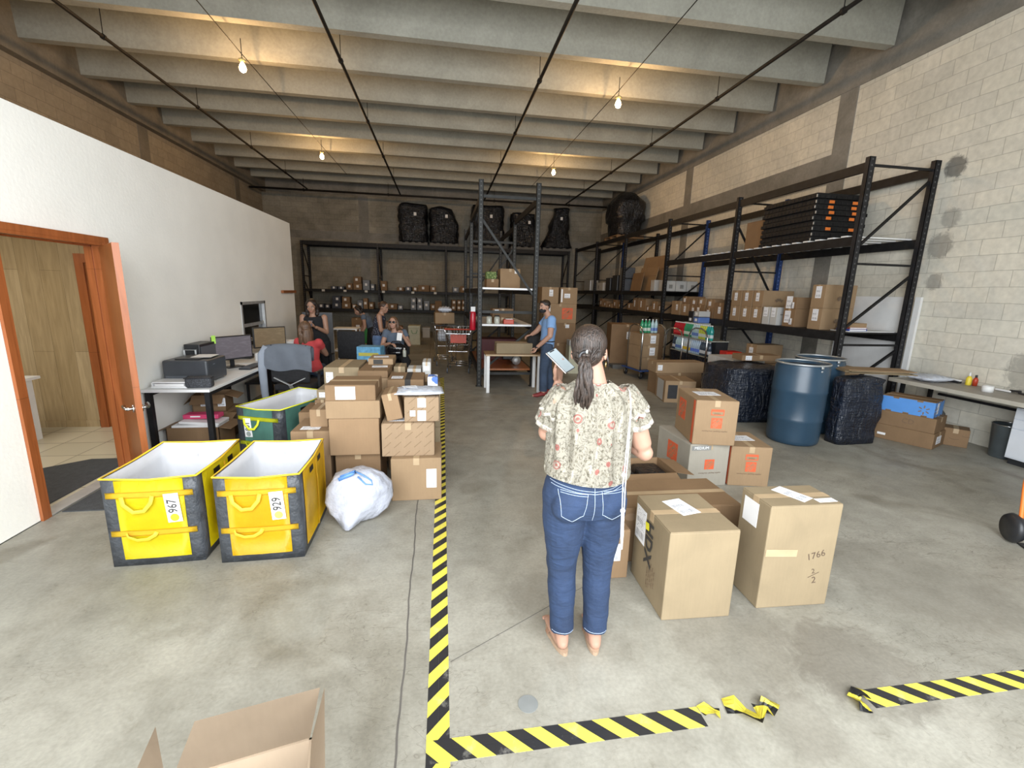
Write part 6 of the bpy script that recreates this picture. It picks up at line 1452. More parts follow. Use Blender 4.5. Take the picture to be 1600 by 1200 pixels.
M['redext'] = pm('extinguisher_red', (0.42, 0.01, 0.025), 0.3); part('cylinder', fe2, M['redext'], lambda bm: lathe(bm, [(0.05, 0), (0.06, 0.02), (0.06, 0.32), (0.04, 0.37), (0.018, 0.39)], 20), True); part('valve_head', fe2, M['chrome'], lambda bm: cbox(bm, (0, 0, 0.42), (0.09, 0.03, 0.05), None, 0.006)); part('hose', fe2, M['dark'], lambda bm: tube(bm, [(0.03, 0, 0.41), (-0.06, -0.05, 0.30), (-0.065, -0.03, 0.1)], 0.009, 8)); sheet('inspection_tag', fe2, M['white_paper'], 0.09, 0.09, (0, -0.075, 0.40), (PI/2, 0, 0.3)); part('wall_bracket', fe2, M['steel_black'], lambda bm: box(bm, (0.05, -0.01, 0.15), (0.073, 0.01, 0.2)))
# dolly wheel and small table in front of the rack
tb = empty('packing_table', (1.26, 8.08, 0)); tag(tb, 'narrow table with white legs standing at the foot of the grey rack', 'table')
part('table_top', tb, CB[3], lambda bm: cbox(bm, (0, 0, 0.685), (1.02, 0.52, 0.03), None, 0.003)); bx('edge_tape', tb, M['ptape'], (-0.512, -0.262, 0.672), (0.512, -0.26, 0.7))
for sx in (-1, 1):
    for sy in (-1, 1): bx('leg', tb, M['white'], (sx*0.465-0.028, sy*0.225-0.028, 0), (sx*0.465+0.028, sy*0.225+0.028, 0.67), 0.003)
carton('tan parcel wound in shiny clear tape on the table with white legs', 0.66, 0.34, 0.19, (1.28, 7.92, 0.7005), 0.0, mat=2, seam='x', labels=(('top', 0.0, 0.5, 0.6, 0.1, 0, M['ptape'], 'shiny_tape'),))
whl = empty('trolley', (1.5, 9.1, 0.3355)); tag(whl, 'dark trolley with a pale wheel stored on the lowest deck of the grey rack', 'trolley')
part('trolley_body', whl, M['dark'], lambda bm: cbox(bm, (-0.1, 0, 0.18), (0.40, 0.3, 0.16), None, 0.02)); part('wheel', whl, M['galv'], lambda bm: lathe(bm, [(0.02, 0), (0.085, 0), (0.09, 0.015), (0.09, 0.03), (0.02, 0.035)], 24, Matrix.Translation((-0.02, -0.17, 0.095)) @ Matrix.Rotation(PI/2, 4, 'X')), True); part('wheel', whl, M['galv'], lambda bm: lathe(bm, [(0.02, 0), (0.085, 0), (0.09, 0.015), (0.09, 0.03), (0.02, 0.035)], 24, Matrix.Translation((-0.02, 0.20, 0.095)) @ Matrix.Rotation(PI/2, 4, 'X')), True)
# cartons stacked behind the man
GM = 'cartons stacked behind the man'
CB3 = dict(group=GM)
def stk(label, x0, yt, x1, z0, z1, mat=0, labels=(), logo=False, Y=10.4, d=0.5):
    a = onY(x0, 480, Y); b = onY(x1, 480, Y); w = b.x-a.x
    e = carton(label, w, d, z1-z0-0.0008, ((a.x+b.x)/2, Y, z0), 0, mat=mat, labels=labels, group=GM)
    if logo: logo_square(e, 0.26, *face_at('front', 0.22, 0.5, w, d, z1-z0))
    return e
stk('tan carton with a tall label, top of the stack nearer the grey rack', 846, 450, 872, 1.55, 1.93, 0, (('front', 0.05, 0.65, 0.09, 0.15),))
stk('tan carton with a wide label, top of the stack nearer the corner', 875, 452, 901, 1.55, 1.93, 0, (('front', -0.1, 0.5, 0.14, 0.10), ('front', -0.42, 0.5, 0.04, 0.3, 0, M['white_paper'], 'torn_tape')))
stk('wide carton with an orange square logo behind the man\'s head', 850, 475, 901, 1.10, 1.55, 0, (('front', -0.38, 0.75, 0.12, 0.14),), True)
stk('tan carton with a small label behind the man\'s shoulder', 868, 505, 901, 0.62, 1.10, 1, (('front', 0.1, 0.85, 0.09, 0.08),))
stk('tan carton hidden behind the man\'s back', 848, 505, 867, 0.62, 1.10, 1)
stk('lowest wide carton of the stack behind the man', 848, 530, 901, 0.0, 0.62, 1)
e = empty('white_box', (3.05, 9.75, 0.0)); tag(e, 'small white box on a pale carton behind the raised phone', 'box'); part('box_body', e, M['cb_white'], lambda bm: box(bm, (-0.22, 0, 0.64), (0.12, 0.25, 0.76), None, 0.005)); bx('pale_base', e, M['cream'], (-0.22, 0, 0), (0.2, 0.3, 0.635))
# big dark carton group on the right of the aisle, with label
e = carton('large dark brown carton with a white label, in the shade behind the woman', 0.80, 0.7, 0.98, (4.55, 10.6, 0.10), -0.2, mat=1, labels=(('front', 0.12, 0.72, 0.22, 0.18),), group='large cartons in the shade')
carton('second large dark brown carton between the labelled one and the trolley', 0.50, 0.6, 0.95, (5.36, 10.75, 0.10), 0.0, mat=1, group='large cartons in the shade')
e2_ = empty('wood_pallet', (4.9, 11.0, 0)); tag(e2_, 'dark pallet under the large brown cartons in the shade', 'pallet')
def pal(bm):
    for i in range(4): box(bm, (-0.75, -0.6+i*0.35, 0), (0.75, -0.5+i*0.35, 0.075))
    box(bm, (-0.75, -0.6, 0.075), (0.75, 0.6, 0.0995))
part('pallet_body', e2_, M['palletw'], pal)
# hand trolley with three labelled cartons and a bottle pack
def hoop_trolley(label, x, y, rz=0.0, hoops=True):
    e = empty('platform_trolley', (x, y, 0), rz); tag(e, label, 'trolley', 'platform trolleys by the rack')
    bx('platform', e, M['steel_blue'], (-0.30, -0.40, 0.17), (0.30, 0.40, 0.20), 0.004)
    for sx in (-1, 1):
        part('hoop_handle', e, M['chrome'], lambda bm, sx=sx: tube(bm, [(sx*0.285, -0.37, 0.2), (sx*0.285, -0.37, 1.0), (sx*0.285, -0.30, 1.12), (sx*0.285, -0.18, 1.17), (sx*0.285, 0.02, 1.17), (sx*0.285, 0.14, 1.12), (sx*0.285, 0.20, 1.0), (sx*0.285, 0.20, 0.2)], 0.016, 8), True) if hoops else None
        for sy in (-1, 1):
            w_ = part('caster_wheel', e, M['dark'], lambda bm: (lathe(bm, [(0.01, -0.018), (0.065, -0.018), (0.07, 0), (0.065, 0.018), (0.01, 0.018)], 20, Matrix.Translation((sx*0.23, sy*0.32, 0.07)) @ Matrix.Rotation(PI/2, 4, 'Y'))), True)
            part('caster_fork', w_, M['chrome'], lambda bm: (box(bm, (sx*0.23-0.03, sy*0.32-0.02, 0.06), (sx*0.23-0.022, sy*0.32+0.02, 0.17)), box(bm, (sx*0.23+0.022, sy*0.32-0.02, 0.06), (sx*0.23+0.03, sy*0.32+0.02, 0.17))))
    return e
hoop_trolley('chrome hooped trolley carrying three labelled cartons', 4.46, 9.42, 0.12)
for i in range(3):
    carton('tan carton on the hooped trolley, %s of the three' % ('lowest', 'middle', 'top')[i], 0.46, 0.46, 0.262, (4.46, 9.16, 0.2005+0.2635*i), 0.12, mat=0, labels=(('front', 0.18, 0.5, 0.13, 0.17),), group='three cartons on the trolley')
hoop_trolley('chrome hooped trolley beside the wall of soda bottles', 4.86, 8.50, 0.12)
# bottles
def bottle(label, x, y, z, body, cap, group, h=0.30, r=0.042):
    key = 'bot_%s_%s' % (body, cap)
    if key not in PROTO:
        e = empty('soda_bottle', (x, y, z)); s = h/0.30
        part('bottle_body', e, M[body], lambda bm: lathe(bm, [(r*0.6, 0), (r, 0.015), (r, 0.10*s), (r*0.93, 0.12*s), (r, 0.14*s), (r, 0.19*s), (r*0.55, 0.25*s), (0.014, 0.275*s), (0.014, 0.285*s)], 14), True)
        part('cap', e, M[cap], lambda bm: lathe(bm, [(0.017, 0.28*s), (0.017, 0.30*s)], 12), True)
        part('bottle_wrap', e, M[body+'_l'], lambda bm: lathe(bm, [(r+0.0008, 0.05*s), (r+0.0008, 0.115*s)], 14, capb=False, capt=False), True)
        PROTO[key] = e
    else:
        e = copy_tree(PROTO[key]); e.location = (x, y, z)
    tag(e, label, 'bottle', group); return e
PROTO = {}
for nm, c, lc in (('b_green', (0.04, 0.28, 0.14), (0.55, 0.62, 0.55)), ('b_clear', (0.42, 0.58, 0.62), (0.10, 0.18, 0.45)), ('b_yellow', (0.50, 0.55, 0.08), (0.5, 0.55, 0.5)), ('b_red', (0.40, 0.02, 0.03), (0.55, 0.05, 0.05)), ('b_dark', (0.05, 0.07, 0.10), (0.5, 0.52, 0.55)), ('b_amber', (0.55, 0.62, 0.66), (0.62, 0.44, 0.04)), ('b_blue', (0.40, 0.52, 0.66), (0.10, 0.18, 0.62)), ('b_teal', (0.03, 0.30, 0.28), (0.5, 0.6, 0.62))):
    M[nm] = pm(nm, c, 0.12, var=0.15); M[nm+'_l'] = pm(nm+'_wrap', lc, 0.4)
M['capw'] = pm('white_cap', (0.75, 0.76, 0.76), 0.4)
X5 = 5.36
rowsB = [('upper', 0.935, [('b_red', 4), ('b_red', 3), ('b_green', 5), ('b_clear', 4), ('b_yellow', 4), ('b_teal', 3)]), ('lower', 0.60, [('b_dark', 2), ('b_clear', 4), ('b_amber', 5), ('b_blue', 5), ('b_dark', 5)])]
cname = dict(b_red='red', b_green='green', b_clear='clear', b_yellow='yellow-green', b_teal='teal', b_dark='dark', b_amber='amber-labelled', b_blue='blue-labelled')
for rn, z, grp in rowsB:
    bi = 0; y = 9.75; n_ = sum(g[1] for g in grp); dy = (9.75-8.25)/n_
    for c, n in grp:
        for k in range(n):
            for dpt in (0,):
                bottle('%s soda bottle, %s from the trolley in the %s row by the rack' % (cname[c], ordinal(bi), rn), X5, y, z, c, 'capw', 'soda bottles stacked by the rack')
            y -= dy; bi += 1
for z, nm in ((0.919, 'upper'), (0.584, 'lower')):
    e = part('bottle_tray', None, M['glassy'], lambda bm: box(bm, (-0.06, 8.2, 0), (0.33, 9.8, 0.015)), loc=(X5, 0, z)); tag(e, 'clear tray under the %s row of soda bottles' % nm, 'tray')
bt = part('bottle_block', None, M['dark'], lambda bm: box(bm, (0.06, 8.22, 0), (0.33, 9.78, 0.3188)), loc=(X5, 0, 0.5995)); tag(bt, 'dark pack of drinks behind the lower bottle row', 'drinks pack'); bt.name = 'drinks_pack'  # plain block in dark plastic, filling the space behind the bottles
e = part('drinks_pack', None, M['film_navy'], lambda bm: box(bm, (-0.06, 8.2, 0), (0.33, 9.8, 0.583), None, 0.02), loc=(X5, 0, 0)); tag(e, 'dark wrapped drinks packs on the floor carrying the bottle rows', 'drinks pack')
M['bluepack'] = pm('blue_pack', (0.03, 0.05, 0.22), 0.4)
for i, (y, c) in enumerate(((9.35, 'dark'), (9.12, 'b_clear_l'), (9.12, 'cb_white'))):
    e = empty('drinks_case', (5.50, y, (1.2505, 1.2505, 1.3705)[i]), -PI/2); e.location.x = 5.55; e.location.z = (0.9345, 0.9345, 0.9345)[i]+0.305*0+0.31+0.13*(i == 2)
    tag(e, ('dark drinks case with two labels on top of the bottle wall', 'blue and white drinks case on top of the bottle wall, lower one', 'white drinks case on top of the bottle wall, upper one')[i], 'drinks case')
    part('case_body', e, M[c], lambda bm, i=i: cbox(bm, (0, 0.05, 0.06 if i else 0.12), (0.20, 0.26, 0.12 if i else 0.24), None, 0.01)); sheet('white_label', e, M['white_paper'], 0.09, 0.06, (0, -0.082, 0.06), (PI/2, 0, 0))
e = part('drinks_pack', None, M['glassy'], lambda bm: box(bm, (0.06, 8.9, 0), (0.33, 9.5, 0.3088)), loc=(X5, 0, 0.9348)); tag(e, 'cloudy pack of bottles behind the upper row, under the top cases', 'drinks pack')
# bottles on top of the trolley cartons
for k in range(5): bottle('%s bottle standing on the trolley cartons, %s from the aisle side' % ('green' if k < 3 else 'clear', ordinal(k)), 4.30+0.085*k, 9.26+0.01*k, 0.9915, 'b_green' if k < 3 else 'b_clear', 'capw', 'bottles on the trolley cartons')
# red pack, white boxes, long brown boxes, appliance box in front of the rack
e = carton('red shrink-wrapped pack beside the end of the bottle wall', 0.30, 0.25, 0.30, (5.42, 7.62, 0.50), -0.1, mat=pm('red_wrap', (0.55, 0.02, 0.01), 0.3), group='goods in front of the rack', tape=False)
carton('brown carton under the red pack and the white appliance boxes', 0.80, 0.80, 0.4995, (5.27, 6.86, 0.0), 0.0, mat=1, group='goods in front of the rack')
for i in range(3):
    e = carton('white appliance box with red print, %s from the red pack' % ordinal(i), 0.24, 0.60, 0.26, (4.88, 7.48-0.25*i, 0.50), -PI/2, mat=M['cb_white'], labels=(('front', 0, 0.35, 0.10, 0.09, 0, M['redp'], 'red_print'),) if i < 2 else (('front', 0, 0.35, 0.10, 0.09, 0, M['faded_grey'], 'grey_print'), ('right', 0.25, 0.75, 0.16, 0.035, 0, M['ink'], 'black_print')), group='white appliance boxes', tape=False)
e = carton('long brown carton lying beyond the black wrapped stack, under a white tag', 0.95, 0.35, 0.20, (4.70, 7.10, 0.42), 0.0, mat=0, seam='x', labels=(('front', -0.42, 0.5, 0.09, 0.1),), group='goods in front of the rack'); e.location = (4.36, 7.62, 0.40)
carton('brown carton under the long brown one by the wrapped stack', 0.9, 0.34, 0.3995, (4.36, 7.625, 0.0), 0.0, mat=1, group='goods in front of the rack')
carton('red-brown carton with a white label lying on the black wrapped stack', 0.62, 0.30, 0.09, (4.96, 6.30, 0.832), -0.1, mat=CB[1], labels=(('front', -0.33, 0.5, 0.10, 0.07),), group='goods in front of the rack')
e = carton('white and brown printed appliance carton at the edge of the aisle, below the long brown carton', 0.52, 0.55, 0.38, (4.02, 6.95, 0.0), -0.18, mat=0, labels=(('left', 0.0, 0.5, 0.34, 0.34, 0, M['cb_white'], 'white_panel'), ('front', -0.25, 0.5, 0.16, 0.24, 0, M['dark'], 'dark_print'), ('front', 0.2, 0.5, 0.22, 0.24, 0, M['faded'], 'brown_print')), group='goods in front of the rack')
e['label'] = 'printed appliance carton at the aisle edge below the long brown carton'
# shopping carts
def cart(label, x, y, rz, red=False):
    e = empty('shopping_cart', (x, y, 0), rz); tag(e, label, 'cart', 'shopping carts nested by the grey rack')
    lo = [(-0.20, -0.30, 0.48), (0.20, -0.30, 0.48), (0.24, 0.35, 0.55), (-0.24, 0.35, 0.55)]; hi = [(-0.26, -0.42, 0.88), (0.26, -0.42, 0.88), (0.30, 0.42, 0.98), (-0.30, 0.42, 0.98)]
    def basket(bm):
        for P in (lo, hi): tube(bm, P, 0.007, 6, True)
        for s in range(4):
            a0, a1, b0, b1 = Vector(lo[s]), Vector(lo[(s+1) % 4]), Vector(hi[s]), Vector(hi[(s+1) % 4])
            for k in range(9):
                u = k/8; tube(bm, [a0.lerp(a1, u), b0.lerp(b1, u)], 0.0032, 4)
            for k in range(1, 5): tube(bm, [a0.lerp(b0, k/5), a1.lerp(b1, k/5)], 0.0032, 4)
        for k in range(9): tube(bm, [Vector(lo[0]).lerp(Vector(lo[1]), k/8), Vector(lo[3]).lerp(Vector(lo[2]), k/8)], 0.0032, 4)
    part('basket', e, M['chrome'], basket)
    part('handle', e, M['dark'] if not red else M['redp'], lambda bm: tube(bm, [(-0.28, -0.46, 0.98), (0.28, -0.46, 0.98)], 0.016, 10))
    part('frame', e, M['chrome'], lambda bm: [tube(bm, [(sx*0.28, -0.46, 0.98), (sx*0.26, -0.40, 0.86), (sx*0.22, -0.34, 0.20), (sx*0.24, -0.30, 0.14), (sx*0.20, 0.40, 0.16), (sx*0.22, 0.30, 0.52)], 0.013, 8) for sx in (-1, 1)]+[tube(bm, [(-0.23, y_, 0.16), (0.23, y_, 0.16)], 0.01, 6) for y_ in (-0.25, 0.1, 0.38)], True)
    for sx in (-1, 1):
        for sy, hy in ((-1, -0.33), (1, 0.38)):
            part('wheel', e, M['grey_pl'], lambda bm: lathe(bm, [(0.012, -0.014), (0.058, -0.014), (0.062, 0), (0.058, 0.014), (0.012, 0.014)], 18, Matrix.Translation((sx*0.235, hy, 0.062)) @ Matrix.Rotation(PI/2, 4, 'Y')), True)
    if red: bx('child_seat_flap', e, M['redp'], (-0.16, -0.40, 0.68), (0.18, -0.385, 0.86))
    return e
cart('chrome shopping cart with a red seat flap, nearer the grey rack upright', 0.36, 10.12, -0.10, True)
cart('chrome shopping cart behind the red-flapped one, filled with white bags', 0.05, 11.12, 0.1)
e = carton('brown carton with loose flaps lying across the shopping cart', 0.46, 0.36, 0.26, (0.05, 11.0, 1.0), 0.1, mat=0); e['group'] = 'load on the carts'
e = empty('plastic_bag', (0.05, 11.12, 1.262)); tag(e, 'white crumpled bag on top of the carton on the shopping cart', 'bag'); part('bag_body', e, M['mailer'], lambda bm: pillow(bm, 0.34, 0.26, 0.14, amp=0.02), True)
e = empty('plastic_bag', (0.05, 11.15, 0.56)); tag(e, 'white bag inside the basket of the further shopping cart', 'bag'); part('bag_body', e, M['mailer'], lambda bm: cbox(bm, (0, 0, 0.14), (0.36, 0.40, 0.26), None, 0.06), True)
# edge of the hand truck cut by the frame
ht = empty('hand_truck', (4.52, 2.42, 0), -0.5); tag(ht, 'orange hand truck with a black wheel cut by the frame edge, on the bare floor', 'hand truck')
part('frame', ht, M['orange_pl'], lambda bm: (tube(bm, [(-0.16, 0, 0.06), (-0.18, 0.0, 0.20), (-0.15, 0.10, 0.45), (-0.12, 0.16, 0.8), (-0.10, 0.2, 1.1), (0.10, 0.2, 1.1), (0.12, 0.16, 0.8), (0.16, 0, 0.06)], 0.014, 8), tube(bm, [(-0.15, 0.1, 0.45), (0.15, 0.1, 0.45)], 0.012, 8)), True)
for sx in (-1, 1): part('wheel', ht, M['dark'], lambda bm: lathe(bm, [(0.02, -0.03), (0.10, -0.03), (0.115, 0), (0.10, 0.03), (0.02, 0.03)], 24, Matrix.Translation((sx*0.20, 0.02, 0.115)) @ Matrix.Rotation(PI/2, 4, 'Y')), True)
bx('toe_plate', ht, M['steel_black'], (-0.17, -0.25, 0.005), (0.17, 0.0, 0.012))
# office chair with a jacket, black chair behind
def office_chair(label, x, y, rz, jacket=False):
    e = empty('office_chair', (x, y, 0), rz); tag(e, label, 'chair', 'office chairs by the desks')
    part('seat', e, M['black_fab'], lambda bm: cbox(bm, (0, 0.02, 0.47), (0.50, 0.48, 0.09), None, 0.03), True)
    part('backrest', e, M['black_fab'], lambda bm: cbox(bm, (0, -0.24, 0.80), (0.50, 0.06, 0.50), Matrix.Rotation(0.0, 4, 'X'), 0.028), True)
    part('gas_stem', e, M['dark'], lambda bm: tube(bm, [(0, 0, 0.08), (0, 0, 0.44)], 0.028, 12)); part('back_bracket', e, M['galv'], lambda bm: (bar(bm, (0, -0.275, 0.52), (-0.2, -0.275, 0.62), 0.03, 0.012), bar(bm, (0, -0.275, 0.52), (0.2, -0.275, 0.62), 0.03, 0.012), bar(bm, (0, -0.2, 0.43), (0, -0.275, 0.52), 0.05, 0.012)))
    def star(bm):
        for k in range(5): a = k*2*PI/5; bar(bm, (0, 0, 0.10), (0.28*math.cos(a), 0.28*math.sin(a), 0.075), 0.045, 0.03)
    b = part('star_base', e, M['dark'], star)
    for k in range(5): a = k*2*PI/5; part('caster', b, M['dark'], lambda bm: lathe(bm, [(0.005, -0.02), (0.03, -0.02), (0.03, 0.02), (0.005, 0.02)], 12, Matrix.Translation((0.28*math.cos(a), 0.28*math.sin(a), 0.03)) @ Matrix.Rotation(PI/2, 4, 'X')))
    for sx in (-1, 1): part('armrest', e, M['dark'], lambda bm: (cbox(bm, (sx*0.27, 0.02, 0.66), (0.05, 0.26, 0.03), None, 0.01), bar(bm, (sx*0.27, 0.0, 0.45), (sx*0.27, 0.0, 0.65), 0.03, 0.03)))
    return e
office_chair('black office chair with a grey jacket draped over its back', -1.95, 6.38, -0.12)
M['jacketm'] = pm('blue_grey_cloth', (0.25, 0.28, 0.33), 0.85, var=0.08, scale=5, bump=0.4, bs=1.5)
jk = empty('jacket', (-1.95, 6.38, 0.62), -0.12); tag(jk, 'blue-grey jacket hung over the back of the near office chair', 'jacket')
def jacket(bm):
    nx, nz = 18, 16; rows = []
    prof = [(-0.285, 0.10), (-0.30, 0.16), (-0.298, 0.24), (-0.292, 0.32), (-0.285, 0.39), (-0.262, 0.435), (-0.24, 0.448), (-0.215, 0.435), (-0.198, 0.38), (-0.195, 0.30), (-0.195, 0.22)]
    for j, (yy, zz) in enumerate(prof):
        row = []
        for i in range(nx+1):
            u = i/nx-0.5; dip = -0.03*(2*u)**2 if 3 < j < 8 else 0
            row.append(bm.verts.new((u*(0.60+0.02*math.sin(j)), yy-0.008*math.sin(u*16+j*0.8)-0.008, zz+dip+(0.015*math.sin(u*9) if j == 0 else 0))))
        rows.append(row)
    for a, b in zip(rows, rows[1:]):
        for i in range(nx): bm.faces.new((a[i], a[i+1], b[i+1], b[i]))
    bmesh.ops.solidify(bm, geom=bm.faces[:], thickness=0.008); bmesh.ops.recalc_face_normals(bm, faces=bm.faces)
part('jacket_body', jk, M['jacketm'], jacket, True)
part('sleeve', jk, M['jacketm'], lambda bm: tube(bm, [(-0.27, -0.26, 0.40), (-0.32, -0.29, 0.30), (-0.335, -0.29, 0.10), (-0.34, -0.27, -0.20), (-0.33, -0.25, -0.45)], [0.05, 0.055, 0.05, 0.045, 0.04], 12, flat=(0.55, 1)), True)
office_chair('black office chair between the jacketed chair and the blue printed box', -1.66, 7.98, 2.9)
e = carton('blue printed box with a yellow stripe, beyond the carton pile', 0.36, 0.26, 0.30, (-1.12, 7.0, 0.62), -0.12, mat=pm('bright_blue_print', (0.10, 0.30, 0.48), 0.5, var=0.3, scale=18), labels=(('front', 0, 0.62, 0.30, 0.05, 0, pm('olive_yellow', (0.42, 0.38, 0.06), 0.5), 'yellow_stripe'), ('front', 0.1, 0.25, 0.10, 0.09, 0, M['white_paper'], 'white_picture')), tape=False)
bpy.data.materials['bright_blue_print']
carton('plain carton holding up the blue printed box', 0.42, 0.34, 0.6195, (-1.12, 6.97, 0.0), -0.1, mat=1)
# ------------------------------------------------------------------ people
def ell(bm, c, r, R=None, seg=20, rings=14):
    """ellipsoid, radii along the columns of R"""
    R = R or Matrix.Identity(3)
    m = Matrix.Translation(Vector(c)) @ (R @ Matrix.Diagonal(Vector(r))).to_4x4()
    bmesh.ops.create_uvsphere(bm, u_segments=seg, v_segments=rings, radius=1.0, matrix=m)
def rnd_tube(bm, pts, rad, seg=14, flat=None, up=None):
    """tube with rounded ends"""
    tube(bm, pts, rad, seg, flat=flat, up=up)
    for p, r, fl in ((pts[0], rad[0] if isinstance(rad, (list, tuple)) else rad, 0), (pts[-1], rad[-1] if isinstance(rad, (list, tuple)) else rad, -1)):
        if flat is None: ell(bm, p, (r, r, r), None, 12, 8)
def fused(name, fn, mat, parent, voxel=0.007, smooth=4, fac=0.5):
    bm = bmesh.new(); fn(bm); bmesh.ops.recalc_face_normals(bm, faces=bm.faces)
    o = mob(name, bm, mat, parent, True)
    r = o.modifiers.new('r', 'REMESH'); r.mode = 'VOXEL'; r.voxel_size = voxel; r.use_smooth_shade = True
    s = o.modifiers.new('s', 'SMOOTH'); s.iterations = smooth; s.factor = fac
    apply_mods(o)
    if not o.data.materials: o.data.materials.append(mat)
    o.data.polygons.foreach_set('use_smooth', [True]*len(o.data.polygons))
    return o
def basis(fwd, tilt=0.0):
    F = Vector(fwd).normalized(); R = F.cross(Vector((0, 0, 1))).normalized(); U = R.cross(F).normalized()
    if tilt: q = Matrix.Rotation(tilt, 3, F); R = q @ R; U = q @ U
    return R, F, U
def head_shape(bm, c, R, F, U, s=1.0):
    c = Vector(c); M3 = Matrix((R, F, U)).transposed()
    ell(bm, c+U*0.022*s-F*0.012*s, (0.073*s, 0.092*s, 0.090*s), M3, 28, 20)
    ell(bm, c+F*0.024*s-U*0.042*s, (0.057*s, 0.060*s, 0.070*s), M3, 24, 16)
    ell(bm, c+F*0.052*s-U*0.090*s, (0.030*s, 0.026*s, 0.020*s), M3)
    ell(bm, c+F*0.066*s+U*0.020*s, (0.046*s, 0.018*s, 0.014*s), M3)
    ell(bm, c+F*0.083*s-U*0.012*s, (0.009*s, 0.011*s, 0.028*s), M3); ell(bm, c+F*0.093*s-U*0.032*s, (0.015*s, 0.014*s, 0.011*s), M3)
    ell(bm, c+F*0.078*s-U*0.064*s, (0.024*s, 0.013*s, 0.012*s), M3)
    for sg in (-1, 1):
        ell(bm, c+R*sg*0.040*s+F*0.055*s-U*0.030*s, (0.022*s, 0.018*s, 0.022*s), M3)
        ell(bm, c+R*sg*0.075*s-F*0.006*s-U*0.014*s, (0.009*s, 0.019*s, 0.031*s), M3 @ Matrix.Rotation(-0.2, 3, 'X'))
def face_parts(root, c, R, F, U, s, skin_dark, brow, sunglasses=False, mask=False, smile=False):
    c = Vector(c); M3 = Matrix((R, F, U)).transposed()
    for sg in (-1, 1):
        part('eyebrow', root, brow, lambda bm: tube(bm, [c+R*sg*0.014*s+F*0.083*s+U*0.024*s, c+R*sg*0.030*s+F*0.082*s+U*0.029*s, c+R*sg*0.048*s+F*0.068*s+U*0.023*s], 0.0035*s, 6))
        if not sunglasses:
            part('eye', root, M['eyewhite'], lambda bm: ell(bm, c+R*sg*0.030*s+F*0.074*s+U*0.006*s, (0.013*s, 0.009*s, 0.0065*s), M3, 12, 8), True)
            part('iris', root, M['iris'], lambda bm: ell(bm, c+R*sg*0.030*s+F*0.0805*s+U*0.005*s, (0.0055*s, 0.004*s, 0.0055*s), M3, 10, 8), True)
    if sunglasses:
        part('sunglasses', root, M['lens'], lambda bm: (ell(bm, c+R*0.032*s+F*0.084*s+U*0.008*s, (0.029*s, 0.007*s, 0.021*s), M3), ell(bm, c-R*0.032*s+F*0.084*s+U*0.008*s, (0.029*s, 0.007*s, 0.021*s), M3), tube(bm, [c-R*0.07*s+F*0.07*s+U*0.012*s, c-R*0.078*s+U*0.0*s], 0.003*s, 6), tube(bm, [c+R*0.07*s+F*0.07*s+U*0.012*s, c+R*0.078*s+U*0.0*s], 0.003*s, 6)), True)
    if mask:
        part('face_mask', root, M['maskm'], lambda bm: (ell(bm, c+F*0.042*s-U*0.060*s, (0.062*s, 0.064*s, 0.046*s), M3), ell(bm, c+F*0.086*s-U*0.048*s, (0.022*s, 0.022*s, 0.024*s), M3), tube(bm, [c+R*0.055*s+F*0.03*s-U*0.03*s, c+R*0.079*s-F*0.01*s-U*0.005*s], 0.002, 5)), True)
    else:
        part('mouth', root, M['lips'], lambda bm: ell(bm, c+F*0.088*s-U*0.066*s, ((0.028 if smile else 0.021)*s, 0.007*s, (0.009 if smile else 0.006)*s), M3, 14, 8), True)
        if smile: part('teeth', root, M['eyewhite'], lambda bm: ell(bm, c+F*0.0925*s-U*0.0645*s, (0.019*s, 0.005*s, 0.004*s), M3, 12, 8), True)
def hand_shape(bm, wr, d, n, side, curl=0.4, s=1.0, curls=None, thumb=0.6):
    """wr wrist, d pointing along the fingers, n out of the palm; side +1 thumb towards d x n"""
    wr = Vector(wr); d = Vector(d).normalized(); n = (Vector(n)-d*Vector(n).dot(d)).normalized(); t = d.cross(n).normalized()*side
    k0 = wr+d*0.082*s
    tube(bm, [wr-d*0.01*s, wr+d*0.025*s, wr+d*0.06*s, k0], [0.024*s, 0.033*s, 0.040*s, 0.038*s], 14, flat=(1.0, 0.42), up=t)
    L = (0.062, 0.072, 0.068, 0.052); rr = (0.0088, 0.0090, 0.0086, 0.0076)
    for i in range(4):
        off = t*(0.029-0.0193*i)*s; p = k0+off-d*0.008*s; cu = (curls[i] if curls else curl)*(1+0.08*i); pts = [p]; a = 0; dd = d
        for k, fr in enumerate((0.42, 0.32, 0.26)):
            a += cu*(0.8 if k == 0 else 1.0); dd = (d*math.cos(a)+n*math.sin(a)); p = p+dd*L[i]*fr*1.12*s+off*0.02; pts.append(p)
        q = rr[i]*s; tube(bm, pts, [q*1.05, q, q*0.93, q*0.8], 10); ell(bm, pts[-1], (q*0.8,)*3, None, 8, 6)
    p0 = wr+d*0.022*s+t*0.026*s; td = (d*0.62+t*0.75*(1-0.45*thumb)+n*thumb*0.75).normalized(); p1 = p0+td*0.036*s; p2 = p1+(td*0.75+d*0.5).normalized()*0.030*s; p3 = p2+(td*0.5+d*0.75+n*0.1*thumb).normalized()*0.024*s
    tube(bm, [p0, p1, p2, p3], [0.0155*s, 0.0115*s, 0.0100*s, 0.0082*s], 10); ell(bm, p3, (0.0082*s,)*3, None, 8, 6)
